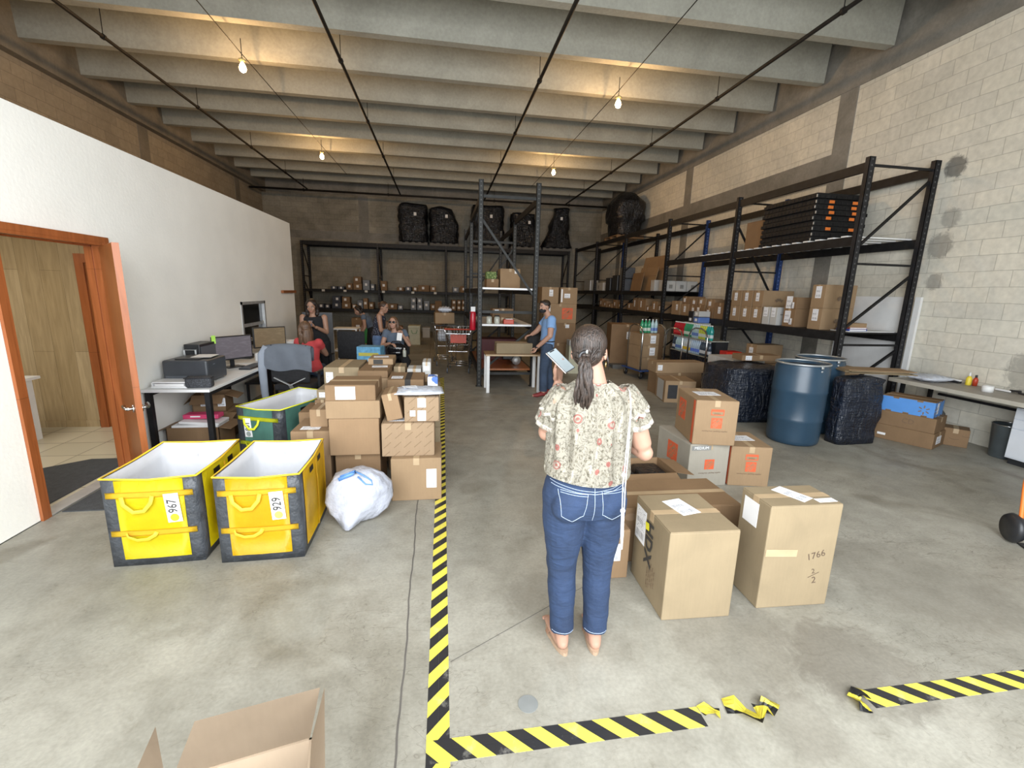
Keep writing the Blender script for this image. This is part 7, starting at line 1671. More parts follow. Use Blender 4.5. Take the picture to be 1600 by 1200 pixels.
def person(name, label, root_loc, J, top, bottom, skin, voxel=0.007, build=1.0, hair=None, sleeve=0.5, bare_arms=False, top_low=None, shoes=None, sex='f', extra_top=None, extra_bottom=None, seated=False, hands=None, top_scale=1.0, s=1.0, face=None, mask=False, sunglasses=False, smile=False, brow='hair_b', hem=0.0):
    root = empty(name, root_loc); tag(root, label, 'person'); O = Vector(root_loc)
    j = {k: (Vector(v)-O) if k not in ('fwd', 'tilt', 'side') else v for k, v in J.items()}
    sx = (j['shR']-j['shL']).normalized(); hx = (j['hipR']-j['hipL']).normalized()
    R, F, U = basis(j['fwd'], j.get('tilt', 0.0)) if isinstance(j.get('tilt', 0.0), (int, float)) else basis(j['fwd'])
    b = build; C0, P0, N0, H0 = j['chest'], j['pelvis'], j['neck'], j['head']
    W0 = P0.lerp(C0, 0.45)
    def torso(bm, g=0.0, lo=None, hi=True, k=1.0):
        pts = [P0-(C0-P0).normalized()*0.05, P0+(C0-P0).normalized()*0.02, W0, C0.lerp(W0, 0.25), C0+(N0-C0)*0.35, C0.lerp(N0, 0.72)]
        wx = [0.150, 0.170, 0.128, 0.150, 0.158, 0.120] if sex == 'f' else [0.145, 0.155, 0.148, 0.170, 0.185, 0.13]
        wy = [0.105, 0.118, 0.090, 0.108, 0.095, 0.065] if sex == 'f' else [0.10, 0.115, 0.110, 0.118, 0.105, 0.07]
        tube(bm, pts, 1.0, 24, flat=[(wx[i]*b*k+g, wy[i]*b*k+g) for i in range(6)], up=sx)
    def arm(bm, S_, E_, W_, g=0.0, full=True):
        rs = [0.052, 0.046, 0.040, 0.038, 0.036, 0.026]
        if sex == 'm': rs = [x*1.2 for x in rs]
        pts = [S_, S_.lerp(E_, 0.5), E_.lerp(S_, 0.06), E_, E_.lerp(W_, 0.3), W_]
        tube(bm, pts, [r*s+g for r in rs], 14)
        ell(bm, S_, ((rs[0]*s+g),)*3, None, 12, 8); ell(bm, E_, ((rs[3]*s+g),)*3, None, 12, 8)
    def leg(bm, Hp, K, A, g=0.0, r=(0.092, 0.088, 0.066, 0.058, 0.057, 0.042), cut=1.0):
        pts = [Hp, Hp.lerp(K, 0.35), Hp.lerp(K, 0.85), K, K.lerp(A, 0.3), K.lerp(A, cut)]
        tube(bm, pts, [x*b*s+g for x in r], 16); ell(bm, Hp, (r[0]*b*s+g,)*3, None, 14, 10); ell(bm, K, (r[3]*b*s+g,)*3, None, 12, 8)
    def body(bm):
        torso(bm); tube(bm, [C0.lerp(N0, 0.6), N0, N0.lerp(H0, 0.5), H0-U*0.02], [0.075*s, 0.052*s, 0.049*s, 0.05*s], 16)
        head_shape(bm, H0, R, F, U, s)
        for a in 'LR':
            arm(bm, j['sh'+a], j['el'+a], j['wr'+a]); ell(bm, j['sh'+a].lerp(C0, 0.35), (0.06*s,)*3, None, 12, 8)
            leg(bm, j['hip'+a], j['kn'+a], j['an'+a])
            A = j['an'+a]; T = j['toe'+a]; rnd_tube(bm, [A+Vector((0, 0, 0.0)), A.lerp(T, 0.1)-Vector((0, 0, 0.03)), A.lerp(T, 0.6)-Vector((0, 0, 0.02)), T], [0.038*s, 0.038*s, 0.034*s, 0.026*s], 12)
            hs = (hands or {}).get(a)
            d_ = (hs[0] if hs else (j['wr'+a]-j['el'+a]).normalized()); n_ = hs[1] if hs else Vector((0, 0, -1)); sd = hs[2] if hs else 1; cu = hs[3] if hs else 0.35
            hand_shape(bm, j['wr'+a]+Vector(d_).normalized()*0.01, d_, n_, sd, cu, s)
    bd = fused('body', body, skin, root, voxel)
    # shirt
    def shirt(bm):
        torso(bm, 0.014, k=top_scale)
        if hem: 
            q = (C0-P0).normalized(); tube(bm, [P0-q*hem, P0-q*0.02, W0], 1.0, 24, flat=[(0.178*b, 0.130*b), (0.182*b, 0.132*b), (0.14*b, 0.105*b)], up=sx)
        for a in 'LR':
            S_, E_ = j['sh'+a], j['el'+a]
            ell(bm, S_.lerp(C0, 0.35), ((0.072 if not bare_arms else 0.066)*s,)*3, None, 12, 8)
            if not bare_arms:
                e_ = S_.lerp(E_, sleeve); k = 1.2 if sex == 'm' else 1.0; tube(bm, [S_.lerp(C0, 0.15), S_, e_], [0.066*s*k, 0.066*s*k, 0.062*s*k], 16); ell(bm, S_, (0.066*s*k,)*3, None, 12, 8)
    if top: fused('shirt', shirt, top, root, voxel)
    def pants(bm):
        q = (C0-P0).normalized(); tube(bm, [P0-q*0.09, P0-q*0.04, P0+q*0.03, P0+q*0.09], 1.0, 24, flat=[(0.13*b, 0.10*b), (0.168*b, 0.125*b), (0.172*b, 0.128*b), (0.148*b, 0.112*b)], up=hx)
        for a in 'LR': leg(bm, j['hip'+a], j['kn'+a], j['an'+a], 0.013, cut=0.96, r=(0.092, 0.088, 0.070, 0.064, 0.062, 0.058))
    if bottom: fused('trousers', pants, bottom, root, voxel)
    for a in 'LR':
        A = j['an'+a]; T = j['toe'+a]; v = T-A; v.z = 0; v.normalize()
        if shoes: fused('shoe', lambda bm: (tube(bm, [A-v*0.035+Vector((0, 0, -0.035)), A+v*0.03+Vector((0, 0, -0.03)), A.lerp(T, 0.65)+Vector((0, 0, -0.015)), T+v*0.01+Vector((0, 0, 0.004))], [0.045*s, 0.050*s, 0.046*s, 0.030*s], 14, flat=(1, 0.8), up=v.cross(Vector((0, 0, 1))))), shoes, root, 0.006, 3)
    face_parts(root, H0, R, F, U, s, skin, M[brow], sunglasses, mask, smile)
    return root, j, (R, F, U)
M['eyewhite'] = pm('eye_white', (0.45, 0.43, 0.41), 0.3, var=0.02); M['iris'] = pm('eye_iris', (0.03, 0.018, 0.01), 0.2); M['lens'] = pm('dark_lens', (0.008, 0.008, 0.009), 0.08); M['maskm'] = pm('black_mask', (0.012, 0.012, 0.014), 0.8); M['lips'] = pm('lips', (0.42, 0.13, 0.11), 0.45)
M['denim'] = denim('mid_blue_denim', (0.013, 0.029, 0.072)); M['denim_d'] = denim('dark_denim', (0.032, 0.052, 0.092)); M['denim_l'] = denim('light_denim', (0.13, 0.21, 0.38)); M['stitch'] = pm('pale_stitching', (0.42, 0.50, 0.62), 0.7)
M['floral'] = floral('cream_floral'); M['lace'] = spots('eyelet_trim', (0.72, 0.69, 0.62), (0.42, 0.30, 0.27), 90, 0.22)
M['blue_tee'] = pm('sky_blue_tee', (0.19, 0.33, 0.58), 0.85, var=0.05, bump=0.3); M['red_top'] = pm('coral_top', (0.50, 0.055, 0.06), 0.85, var=0.06, bump=0.3); M['pattern'] = spots('navy_white_print', (0.018, 0.02, 0.035), (0.42, 0.44, 0.52), 38, 0.2)
M['black_cl'] = pm('black_cloth', (0.010, 0.010, 0.012), 0.9, var=0.2); M['grey_cl'] = pm('slate_cloth', (0.10, 0.13, 0.18), 0.85); M['shoe_red'] = pm('dark_red_shoe', (0.20, 0.025, 0.025), 0.6); M['sole'] = pm('tan_sole', (0.36, 0.25, 0.17), 0.6); M['sandal'] = pm('brown_strap', (0.22, 0.12, 0.075), 0.5)
M['gold'] = pm('gold', (0.75, 0.55, 0.22), 0.25, 1.0)

def V(*a): return Vector(a)
def q(px, py, Y): return onY(px, py, Y)
# ---- the woman with the ponytail, seen from behind
root = empty('person', (0.69, 1.94, 0)); tag(root, 'person with a ponytail in a cream floral blouse and blue jeans raising a phone', 'person')
O = V(0.69, 1.94, 0)
def w(x, y, z): return V(x, y, z)-O
hdir = V(0.45, 0.85, -0.24); R, F, U = basis(hdir, -0.04)
HC = w(0.668, 1.972, 1.542); NK = w(0.688, 1.935, 1.405)
shL, shR = w(0.532, 1.945, 1.325), w(0.858, 1.93, 1.325)
elL, elR = w(0.492, 2.01, 1.14), w(0.962, 1.925, 1.055)
PH = onY(873, 597, 2.235)           # where the phone is held
wrL = PH-O; wrR = w(0.84, 2.20, 1.13)
hipL, hipR = w(0.584, 1.945, 0.82), w(0.776, 1.94, 0.82)
knL, knR = w(0.590, 1.965, 0.455), w(0.775, 1.955, 0.45)
anL, anR = w(0.598, 1.925, 0.085), w(0.768, 1.91, 0.08)
def wbody(bm):
    tube(bm, [w(0.68, 1.95, 0.80), w(0.68, 1.945, 0.88), w(0.682, 1.94, 1.02), w(0.685, 1.94, 1.17), w(0.69, 1.935, 1.29), w(0.692, 1.935, 1.375)], 1.0, 28, flat=[(0.165, 0.12), (0.185, 0.128), (0.142, 0.095), (0.155, 0.105), (0.165, 0.088), (0.10, 0.06)], up=(1, 0, 0))
    tube(bm, [w(0.69, 1.935, 1.34), NK, NK.lerp(HC, 0.45), HC-U*0.03], [0.085, 0.056, 0.051, 0.055], 18)
    head_shape(bm, HC, R, F, U, 1.0)
    for S_, E_, W_ in ((shL, elL, wrL), (shR, elR, wrR)):
        tube(bm, [S_, S_.lerp(E_, 0.4), S_.lerp(E_, 0.85), E_, E_.lerp(W_, 0.25), E_.lerp(W_, 0.6), W_], [0.055, 0.052, 0.045, 0.041, 0.042, 0.034, 0.0245], 18)
        ell(bm, S_, (0.056,)*3); ell(bm, E_, (0.040,)*3)
    for Hp, K, A, T in ((hipL, knL, anL, w(0.575, 2.10, 0.03)), (hipR, knR, anR, w(0.80, 2.09, 0.03))):
        tube(bm, [Hp, Hp.lerp(K, 0.4), Hp.lerp(K, 0.85), K, K.lerp(A, 0.3), K.lerp(A, 0.8), A], [0.10, 0.092, 0.064, 0.06, 0.06, 0.042, 0.037], 18); ell(bm, Hp, (0.10,)*3)
        tube(bm, [A+V(0, 0, 0.01), A+V(0, -0.012, -0.03), A+V(0, 0.005, -0.05)], [0.036, 0.034, 0.031], 14); ell(bm, A+V(0, -0.018, -0.042), (0.030, 0.032, 0.030))
        tube(bm, [A+V(0, 0.0, -0.040), A.lerp(T, 0.5)+V(0, 0, -0.012), T], [0.034, 0.034, 0.026], 14, flat=(1.1, 0.8), up=(1, 0, 0))
        for k in range(5): e_ = T+V((k-2)*0.014, 0.026-abs(k-1.5)*0.006, -0.006); ell(bm, e_, (0.0085, 0.016, 0.0085))
    hand_shape(bm, wrL, V(-0.10, -0.05, 1), V(0.55, -0.8, 0.0), -1, 0.35, 0.95, (0.42, 0.35, 0.30, 0.30), 0.7)
    hand_shape(bm, wrR, (wrR-elR).normalized(), V(-0.6, 0, -1), 1, 0.5)
fused('body', wbody, M['skin_pale'], root, 0.0045, 9)
def blouse(bm):
    n = 72; prof = [(0.955, 0.208, 0.150, 0.0), (0.975, 0.212, 0.152, 0.004), (1.03, 0.200, 0.142, 0.010), (1.10, 0.196, 0.136, 0.011), (1.18, 0.198, 0.132, 0.011), (1.26, 0.202, 0.124, 0.010), (1.32, 0.192, 0.108, 0.008), (1.352, 0.165, 0.096, 0.007), (1.382, 0.125, 0.082, 0.006), (1.408, 0.080, 0.068, 0.005)]
    rows = []
    for z, rx, ry, am in prof:
        row = []
        for k in range(n):
            a = 2*PI*k/n; f = am*(math.sin(a*15+0.6*math.sin(a*4)+z*2)+0.6*math.sin(a*9-z*5)); sag = 0.012*math.sin(a*2+1)*(z < 1.0)
            row.append(bm.verts.new(w(0.684+(rx+f)*math.cos(a), 1.938+(ry+f)*math.sin(a), z+sag)))
        rows.append(row)
    for a, b_ in zip(rows, rows[1:]):
        for k in range(n): bm.faces.new((a[k], a[(k+1) % n], b_[(k+1) % n], b_[k]))
    bmesh.ops.solidify(bm, geom=bm.faces[:], thickness=0.004); bmesh.ops.recalc_face_normals(bm, faces=bm.faces)
bl = part('blouse', root, M['floral'], blouse, True)
sbd = bl.modifiers.new('s', 'SUBSURF'); sbd.levels = 1; sbd.render_levels = 1; apply_mods(bl)
def sleeve_(S_, E_, out, ln, r1, flare, mats, tier):
    ax = (E_-S_).normalized(); x = (V(0, 1, 0)-ax*ax.y).normalized(); y = ax.cross(x); n = 56
    def f(bm):
        rows = []
        for u in [i/9 for i in range(10)]:
            c = S_-ax*0.055+ax*(ln+0.055)*u+out*0.012*math.sin(u*PI); r = (0.035+(r1-0.035)*min(1, u*3.2)**0.6)+flare*max(0, u-0.45)
            row = []
            for k in range(n):
                a = 2*PI*k/n; fo = (0.002+0.008*u)*math.sin(a*11+u*2+tier)+0.003*math.sin(a*5-u)
                row.append(bm.verts.new(c+x*(r+fo)*math.cos(a)*1.0+y*(r+fo)*math.sin(a)*0.92+ax*0.006*u*math.sin(a*11+1)))
            rows.append(row)
        for a, b_ in zip(rows, rows[1:]):
            for k in range(n):
                fc = bm.faces.new((a[k], a[(k+1) % n], b_[(k+1) % n], b_[k])); fc.material_index = 1 if a is rows[8] or b_ is rows[9] else 0
        bmesh.ops.solidify(bm, geom=bm.faces[:], thickness=0.003); bmesh.ops.recalc_face_normals(bm, faces=bm.faces)
    o = part('ruffled_sleeve', bl, mats, f, True); return o
for S_, E_, sg in ((shL+V(-0.004, 0, 0.005), elL, -1), (shR+V(0.004, 0, 0.005), elR, 1)):
    sleeve_(S_+V(-sg*0.012, 0, 0.0), E_+V(sg*0.01, 0, 0), V(sg, 0, 0), 0.085, 0.056, 0.048, [M['floral'], M['lace']], 0)
    sleeve_(S_, E_, V(sg, 0, 0), 0.150, 0.050, 0.047, [M['floral'], M['lace']], 2)
def jeans(bm):
    tube(bm, [w(0.68, 1.948, 0.755), w(0.68, 1.95, 0.80), w(0.68, 1.946, 0.86), w(0.68, 1.943, 0.92), w(0.681, 1.942, 0.975)], 1.0, 36, flat=[(0.180, 0.122), (0.206, 0.142), (0.210, 0.146), (0.196, 0.134), (0.176, 0.118)], up=(1, 0, 0))
    for sg in (-1, 1): ell(bm, w(0.68+sg*0.095, 1.865, 0.83), (0.090, 0.062, 0.088))
    for Hp, K, A in ((hipL, knL, anL), (hipR, knR, anR)):
        tube(bm, [Hp, Hp.lerp(K, 0.15), Hp.lerp(K, 0.45), Hp.lerp(K, 0.8), K, K.lerp(A, 0.25), K.lerp(A, 0.6), K.lerp(A, 0.93)], [0.110, 0.112, 0.101, 0.083, 0.075, 0.071, 0.064, 0.061], 22)
jn = fused('jeans', jeans, M['denim'], root, 0.006, 3)
dtx = bpy.data.textures.new('folds', 'CLOUDS'); dtx.noise_scale = 0.09
dm = jn.modifiers.new('d', 'DISPLACE'); dm.texture = dtx; dm.strength = 0.012; dm.mid_level = 0.5; dm.texture_coords = 'LOCAL'; apply_mods(jn)
# yoke, pocket and seam stitching lie on the denim: project the lines on to the mesh
from mathutils.bvhtree import BVHTree
def bvh_of(o):
    return BVHTree.FromPolygons([v.co.copy() for v in o.data.vertices], [list(p.vertices) for p in o.data.polygons])
bv = bvh_of(jn)
def stitch_line(pts, r=0.0016, n=14, parent=jn, mat='stitch', frm=V(0, -1, 0), nm='stitching'):
    out = []
    for a, b_ in zip(pts, pts[1:]):
        for k in range(n):
            p = Vector(a).lerp(Vector(b_), k/n); hit = bv.ray_cast(Vector((p.x, -0.5, p.z)), Vector((0, 1, 0)))
            if hit[0]: out.append(hit[0]+hit[1]*0.0012)
    if len(out) > 2: return part(nm, parent, M[mat], lambda bm: tube(bm, out, r*0.62, 5))
for sg, x0 in ((-1, 0.585), (1, 0.778)):
    pk_ = [w(x0-0.062, 0, 0.915), w(x0-0.052, 0, 0.80), w(x0+0.0, 0, 0.77), w(x0+0.05, 0, 0.80), w(x0+0.066, 0, 0.905), w(x0-0.062, 0, 0.915)]
    stitch_line(pk_); stitch_line([p+V(0, 0, -0.010) for p in pk_[-2:]])
stitch_line([w(0.682, 0, 0.955), w(0.681, 0, 0.74)]); stitch_line([w(0.49, 0, 0.945), w(0.60, 0, 0.925), w(0.682, 0, 0.915), w(0.77, 0, 0.922), w(0.87, 0, 0.94)])
stitch_line([w(0.50, 0, 0.93), w(0.60, 0, 0.913), w(0.682, 0, 0.904), w(0.77, 0, 0.91), w(0.86, 0, 0.927)])
for A in (anL, anR):
    c = A+V(0, 0, 0.045); stitch_line([c+V(-0.058, 0, 0), c+V(0.058, 0, 0)], 0.0016, 10)
for A, T in ((anL, w(0.575, 2.10, 0.03)), (anR, w(0.80, 2.09, 0.03))):
    v = T-A; v.z = 0; v.normalize(); sd = V(v.y, -v.x, 0)
    def sole(bm, A=A, v=v, sd=sd):
        base = V(A.x, A.y, 0)-v*0.055; n = 20; lo = []; hi = []
        for k in range(n):
            a = 2*PI*k/n; L_ = 0.125*math.cos(a)+0.115; wd = (0.037 if math.cos(a) < 0 else 0.043)*math.sin(a)
            lo.append(bm.verts.new(base+v*L_+sd*wd+V(0, 0, 0.001))); hi.append(bm.verts.new(base+v*L_+sd*wd+V(0, 0, 0.020)))
        for k in range(n): bm.faces.new((lo[k], lo[(k+1) % n], hi[(k+1) % n], hi[k]))
        bm.faces.new(lo[::-1]); bm.faces.new(hi); bmesh.ops.recalc_face_normals(bm, faces=bm.faces)
    s_ = part('sandal', root, M['sole'], sole)
    part('sandal_strap', s_, M['sandal'], lambda bm, A=A, T=T, v=v, sd=sd: (tube(bm, [A.lerp(T, 0.55)+sd*0.045+V(0, 0, -0.035), A.lerp(T, 0.55)+V(0, 0, 0.025), A.lerp(T, 0.55)-sd*0.045+V(0, 0, -0.035)], 0.010, 8, flat=(1.6, 0.3))))
# hair pulled back into a low ponytail
def haircap(bm):
    M3 = Matrix((R, F, U)).transposed()
    ell(bm, HC+U*0.030-F*0.026, (0.083, 0.092, 0.090), M3, 30, 20); ell(bm, HC-F*0.05-U*0.02, (0.070, 0.055, 0.062), M3); ell(bm, HC+F*0.03+U*0.062, (0.062, 0.05, 0.04), M3)
    ell(bm, HC-F*0.108-U*0.038, (0.026, 0.022, 0.024), M3)
hc = fused('hair', haircap, M['hair_pony'], root, 0.005, 4)
pt0 = HC-F*0.125-U*0.040
rh = random.Random(4)
def tail(bm):
    for k in range(26):
        a = rh.uniform(0, 6.28); r = rh.uniform(0.004, 0.026); sx_ = math.cos(a)*r; sy_ = math.sin(a)*r*0.7; L_ = rh.uniform(0.85, 1.06); ph = rh.uniform(0, 6)
        pts = []
        for i in range(9):
            u = i/8; b_ = 0.35+1.5*u*(1.15-u)*1.5
            pts.append(pt0+V(sx_*b_+0.008*math.sin(u*8+ph)+0.010*u*math.sin(ph), -0.018*math.sin(u*PI)+sy_*b_-0.012*u, -0.235*L_*u))
        tube(bm, pts, [0.006, 0.010, 0.0115, 0.012, 0.0115, 0.010, 0.008, 0.006, 0.002], 7)
part('ponytail', root, M['hair_pony'], tail, True)
def flya(bm):
    for k in range(16):
        a = rh.uniform(-1, 1); s0 = HC+R*0.078*(1 if k % 2 else -1)+U*rh.uniform(-0.02, 0.03)-F*0.02
        tube(bm, [s0, s0.lerp(pt0, 0.5)+V(rh.uniform(-0.02, 0.02), -0.02, rh.uniform(-0.02, 0.02)), pt0+V(rh.uniform(-0.03, 0.03), -0.01, -0.03)], [0.002, 0.003, 0.002], 5)
    s0 = HC+R*0.072+F*0.03+U*0.01
    tube(bm, [s0, s0+F*0.02-U*0.05+R*0.01, s0+F*0.035-U*0.09+R*0.012], [0.004, 0.005, 0.001], 6)
part('loose_strands', root, M['hair_pony'], flya, True)
part('hair_tie', root, M['dark'], lambda bm: tube(bm, [pt0+V(0.02*math.cos(a*PI/8), 0.004, 0.02*math.sin(a*PI/8)*0.9) for a in range(16)], 0.006, 8, True), True)
part('hair_clip', root, M['chrome'], lambda bm: ell(bm, pt0+V(0.004, -0.020, 0.022), (0.006, 0.004, 0.010)), True)
eR = HC+R*0.080-F*0.004-U*0.050
part('earring', root, M['gold'], lambda bm: tube(bm, [eR+U*0.0+F*0.010*math.cos(a)+U*(0.011*math.sin(a)-0.010) for a in [PI*0.1+k*0.36 for k in range(16)]], 0.0024, 6), True)
face_parts(root, HC, R, F, U, 1.0, M['skin_pale'], M['hair_b'])
# phone in her raised hand
TL, TR_, BL_ = onY(853.5, 551.5, 2.20), onY(868.7, 542.8, 2.245), onY(881.5, 580, 2.13)
py_ = (TL-BL_).normalized(); px_ = TR_-TL; px_ = (px_-py_*px_.dot(py_)).normalized(); pz_ = px_.cross(py_)
phc = TL+px_*0.037-py_*0.073
ph_ = empty('smartphone', phc); tag(ph_, 'smartphone with a lit screen held up by the woman with the ponytail', 'phone')
ph_.rotation_euler = Matrix((px_, py_, pz_)).transposed().to_euler()
M['phone_scr'] = screen_mat('phone_screen', (0.20, 0.235, 0.25), 0.9); M['phone_side'] = pm('phone_side', (0.60, 0.56, 0.54), 0.25, 0.6)
part('phone_body', ph_, M['phone_side'], lambda bm: cbox(bm, (0, 0, -0.0045), (0.076, 0.150, 0.008), None, 0.003), True); part('bezel', ph_, M['dark'], lambda bm: cbox(bm, (0, 0, 0), (0.074, 0.148, 0.0016), None, 0.0004)); part('screen', ph_, M['phone_scr'], lambda bm: cbox(bm, (0, 0, 0.0011), (0.068, 0.141, 0.0008))); part('notch', ph_, M['dark'], lambda bm: cbox(bm, (0, 0.066, 0.0016), (0.034, 0.007, 0.0004)))
# white cord bag strap from her shoulder to below the hip
M['cord'] = pm('white_cord', (0.72, 0.70, 0.69), 0.5)
cd = empty('cord_strap', (0.90, 1.80, 0.50)); tag(cd, 'long white cord strap hanging from the woman\'s shoulder down past her hip', 'strap')
oc = V(0.90, 1.80, 0.50)
part('cord_loop', cd, M['cord'], lambda bm: (tube(bm, [p-oc for p in (V(0.835, 1.905, 1.385), q(984, 612, 1.84), q(986, 640, 1.775), q(982, 700, 1.75), q(977, 760, 1.755), q(975, 800, 1.765))], 0.0026, 8), tube(bm, [p-oc for p in (q(986, 640, 1.775), q(979, 700, 1.75), q(973, 760, 1.755), q(972, 800, 1.765))], 0.0026, 8)), True)
part('knot', cd, M['cord'], lambda bm: (ell(bm, q(973, 798, 1.765)-oc, (0.012, 0.009, 0.012)), ell(bm, q(974, 742, 1.755)-oc, (0.008, 0.007, 0.012))), True); part('cord_end', cd, M['cord'], lambda bm: tube(bm, [q(973, 800, 1.765)-oc, q(972, 832, 1.765)-oc, q(971, 858, 1.765)-oc], [0.007, 0.008, 0.005], 10), True)

# ---- the others, placed by where they stand
def q(px, py, Y): return onY(px, py, Y)
# man in the sky blue T-shirt, side on, hand on the table
Ym = 7.62
J = dict(pelvis=V(1.80, Ym, 0.90), chest=V(1.83, Ym, 1.24), neck=V(1.80, Ym, 1.42), head=V(1.73, Ym-0.02, 1.565), shL=V(1.82, Ym-0.19, 1.35), shR=V(1.84, Ym+0.18, 1.35), elL=V(1.78, Ym-0.30, 1.09), elR=V(1.66, Ym+0.24, 1.12), wrL=V(1.60, Ym-0.14, 0.88), wrR=V(1.58, Ym+0.30, 1.05),
         hipL=V(1.79, Ym-0.09, 0.88), hipR=V(1.81, Ym+0.09, 0.88), knL=V(1.74, Ym-0.10, 0.47), knR=V(1.86, Ym+0.10, 0.47), anL=V(1.74, Ym-0.12, 0.085), anR=V(1.93, Ym+0.10, 0.085), toeL=V(1.56, Ym-0.16, 0.03), toeR=V(1.76, Ym+0.06, 0.03), fwd=V(-1, -0.35, -0.12))
mr, mj, (mR, mF, mU) = person('person', 'person in a sky blue T-shirt, dark jeans and black mask beside the packing table', (1.82, Ym, 0), J, M['blue_tee'], M['denim_d'], M['skin'], 0.007, 1.0, sex='m', sleeve=0.55, shoes=M['shoe_red'], mask=True, hem=0.02, hands={'L': (V(-0.45, 0.1, -0.75), V(-0.4, 0, -0.3), 1, 0.45), 'R': (V(-0.8, 0, -0.2), V(0, 0, -1), -1, 0.5)})
hh = mj['head']
def short_hair(bm):
    M3 = Matrix((mR, mF, mU)).transposed(); ell(bm, hh+mU*0.040-mF*0.020, (0.080, 0.090, 0.078), M3); ell(bm, hh-mF*0.055+mU*0.0, (0.068, 0.042, 0.055), M3); ell(bm, hh+mF*0.045+mU*0.088, (0.055, 0.035, 0.022), M3)
fused('hair', short_hair, M['hair_b'], mr, 0.007, 3)
part('wristwatch', mr, M['dark'], lambda bm: tube(bm, [mj['wrL']+mR*0.0+V(0.032*math.cos(a*PI/7), 0.032*math.sin(a*PI/7), 0.012*math.cos(a*PI/7)) for a in range(14)], 0.010, 8, True), True)
part('belt', mr, M['dark'], lambda bm: tube(bm, [mj['pelvis']+V(0.125*math.cos(a*PI/12), 0.165*math.sin(a*PI/12), 0.075) for a in range(24)], 0.012, 6, True))
bb = empty('black_bag', (1.66, 8.08, 0.7005)); tag(bb, 'black bag standing on the end of the packing table in front of the man', 'bag')
fused('bag_body', lambda bm: (ell(bm, (0, 0, 0.19), (0.13, 0.11, 0.19)), ell(bm, (0.03, 0.02, 0.38), (0.10, 0.09, 0.16)), ell(bm, (0, 0, 0.08), (0.12, 0.12, 0.08))), M['black_fab'], bb, 0.012, 3); part('carry_strap', bb, M['dark'], lambda bm: tube(bm, [(-0.05, -0.08, 0.42), (-0.03, -0.10, 0.58), (0.06, -0.06, 0.58), (0.10, -0.04, 0.40)], 0.008, 6))
# standing woman in black facing the camera, eyes on her phone
Yb = 8.15; bx0 = q(491, 505, Yb).x
def rel(dx, dy, z): return V(bx0+dx, Yb+dy, z)
J = dict(pelvis=rel(0.06, 0, 0.86), chest=rel(0.0, 0, 1.17), neck=rel(-0.01, -0.01, 1.34), head=rel(-0.015, -0.05, 1.475), shL=rel(0.17, 0.0, 1.28), shR=rel(-0.18, 0.0, 1.28), elL=rel(0.20, -0.02, 1.03), elR=rel(-0.20, -0.02, 1.03), wrL=rel(0.08, -0.22, 1.13), wrR=rel(-0.07, -0.22, 1.13),
         hipL=rel(0.15, 0, 0.83), hipR=rel(-0.03, 0, 0.83), knL=rel(0.16, -0.02, 0.45), knR=rel(-0.03, -0.03, 0.45), anL=rel(0.16, 0.02, 0.085), anR=rel(-0.04, 0.02, 0.085), toeL=rel(0.18, -0.15, 0.03), toeR=rel(-0.06, -0.15, 0.03), fwd=V(0.0, -1, -0.38))
br_, bj, (bR, bF, bU) = person('person', 'person in a black sleeveless top looking down at a phone by the office wall end', (bx0+0.05, Yb, 0), J, M['black_cl'], M['black_cl'], M['skin_tan'], 0.007, 0.98, bare_arms=True, shoes=M['black_cl'], hands={'L': (V(-0.7, -0.25, 0.3), V(0, 0.3, 1), -1, 0.6), 'R': (V(0.7, -0.25, 0.3), V(0, 0.3, 1), 1, 0.6)})
def long_hair(c, R_, F_, U_, mat, parent, ln, back=True, sides=(1, -1), vox=0.008, part_=0.0):
    def f(bm):
        M3 = Matrix((R_, F_, U_)).transposed(); ell(bm, c+U_*0.036-F_*0.022, (0.084, 0.092, 0.084), M3)
        for sg in sides: tube(bm, [c+U_*0.06+R_*sg*0.055-F_*0.0, c+R_*sg*0.078+U_*0.0-F_*0.01, c+R_*sg*0.082-U_*0.08-F_*0.02, c+R_*sg*0.075-V(0, 0, ln*0.75)-F_*0.02, c+R_*sg*0.06-V(0, 0, ln)-F_*0.02], [0.03, 0.030, 0.034, 0.036, 0.014], 12)
        if back: tube(bm, [c-F_*0.05+U_*0.04, c-F_*0.085-U_*0.03, c-F_*0.085-V(0, 0, 0.12), c-F_*0.085-V(0, 0, ln*0.8), c-F_*0.08-V(0, 0, ln)], [0.05, 0.062, 0.075, 0.070, 0.025], 16, flat=(1, 0.55), up=R_)
    return fused('hair', f, mat, parent, vox, 3)
long_hair(bj['head'], bR, bF, bU, M['hair_b'], br_, 0.20)
part('wristband', br_, M['dark'], lambda bm: tube(bm, [bj['wrL']+V(0.02, 0.03, -0.02)+V(0.0, 0.03*math.cos(a*PI/6), 0.03*math.sin(a*PI/6)) for a in range(12)], 0.006, 6, True))
part('necklace', br_, M['gold'], lambda bm: tube(bm, [bj['neck']+V(0.055*math.sin(a), -0.062*math.cos(a)*1.0-0.01, -0.05-0.03*math.cos(a)) for a in [-1.2+0.24*k for k in range(11)]], 0.0018, 5))
p_ = bj['wrL'].lerp(bj['wrR'], 0.5)+V(bx0+0.05, Yb, 0)+V(0, -0.05, 0.055); e = empty('smartphone', p_, rot=(0.9, 0, 0)); tag(e, 'small phone held by the person in black', 'phone'); part('phone_body', e, M['dark'], lambda bm: cbox(bm, (0, 0, 0), (0.07, 0.14, 0.008), None, 0.002)); bx('screen', e, M['scr1'], (-0.032, -0.066, 0.004), (0.032, 0.066, 0.0048))
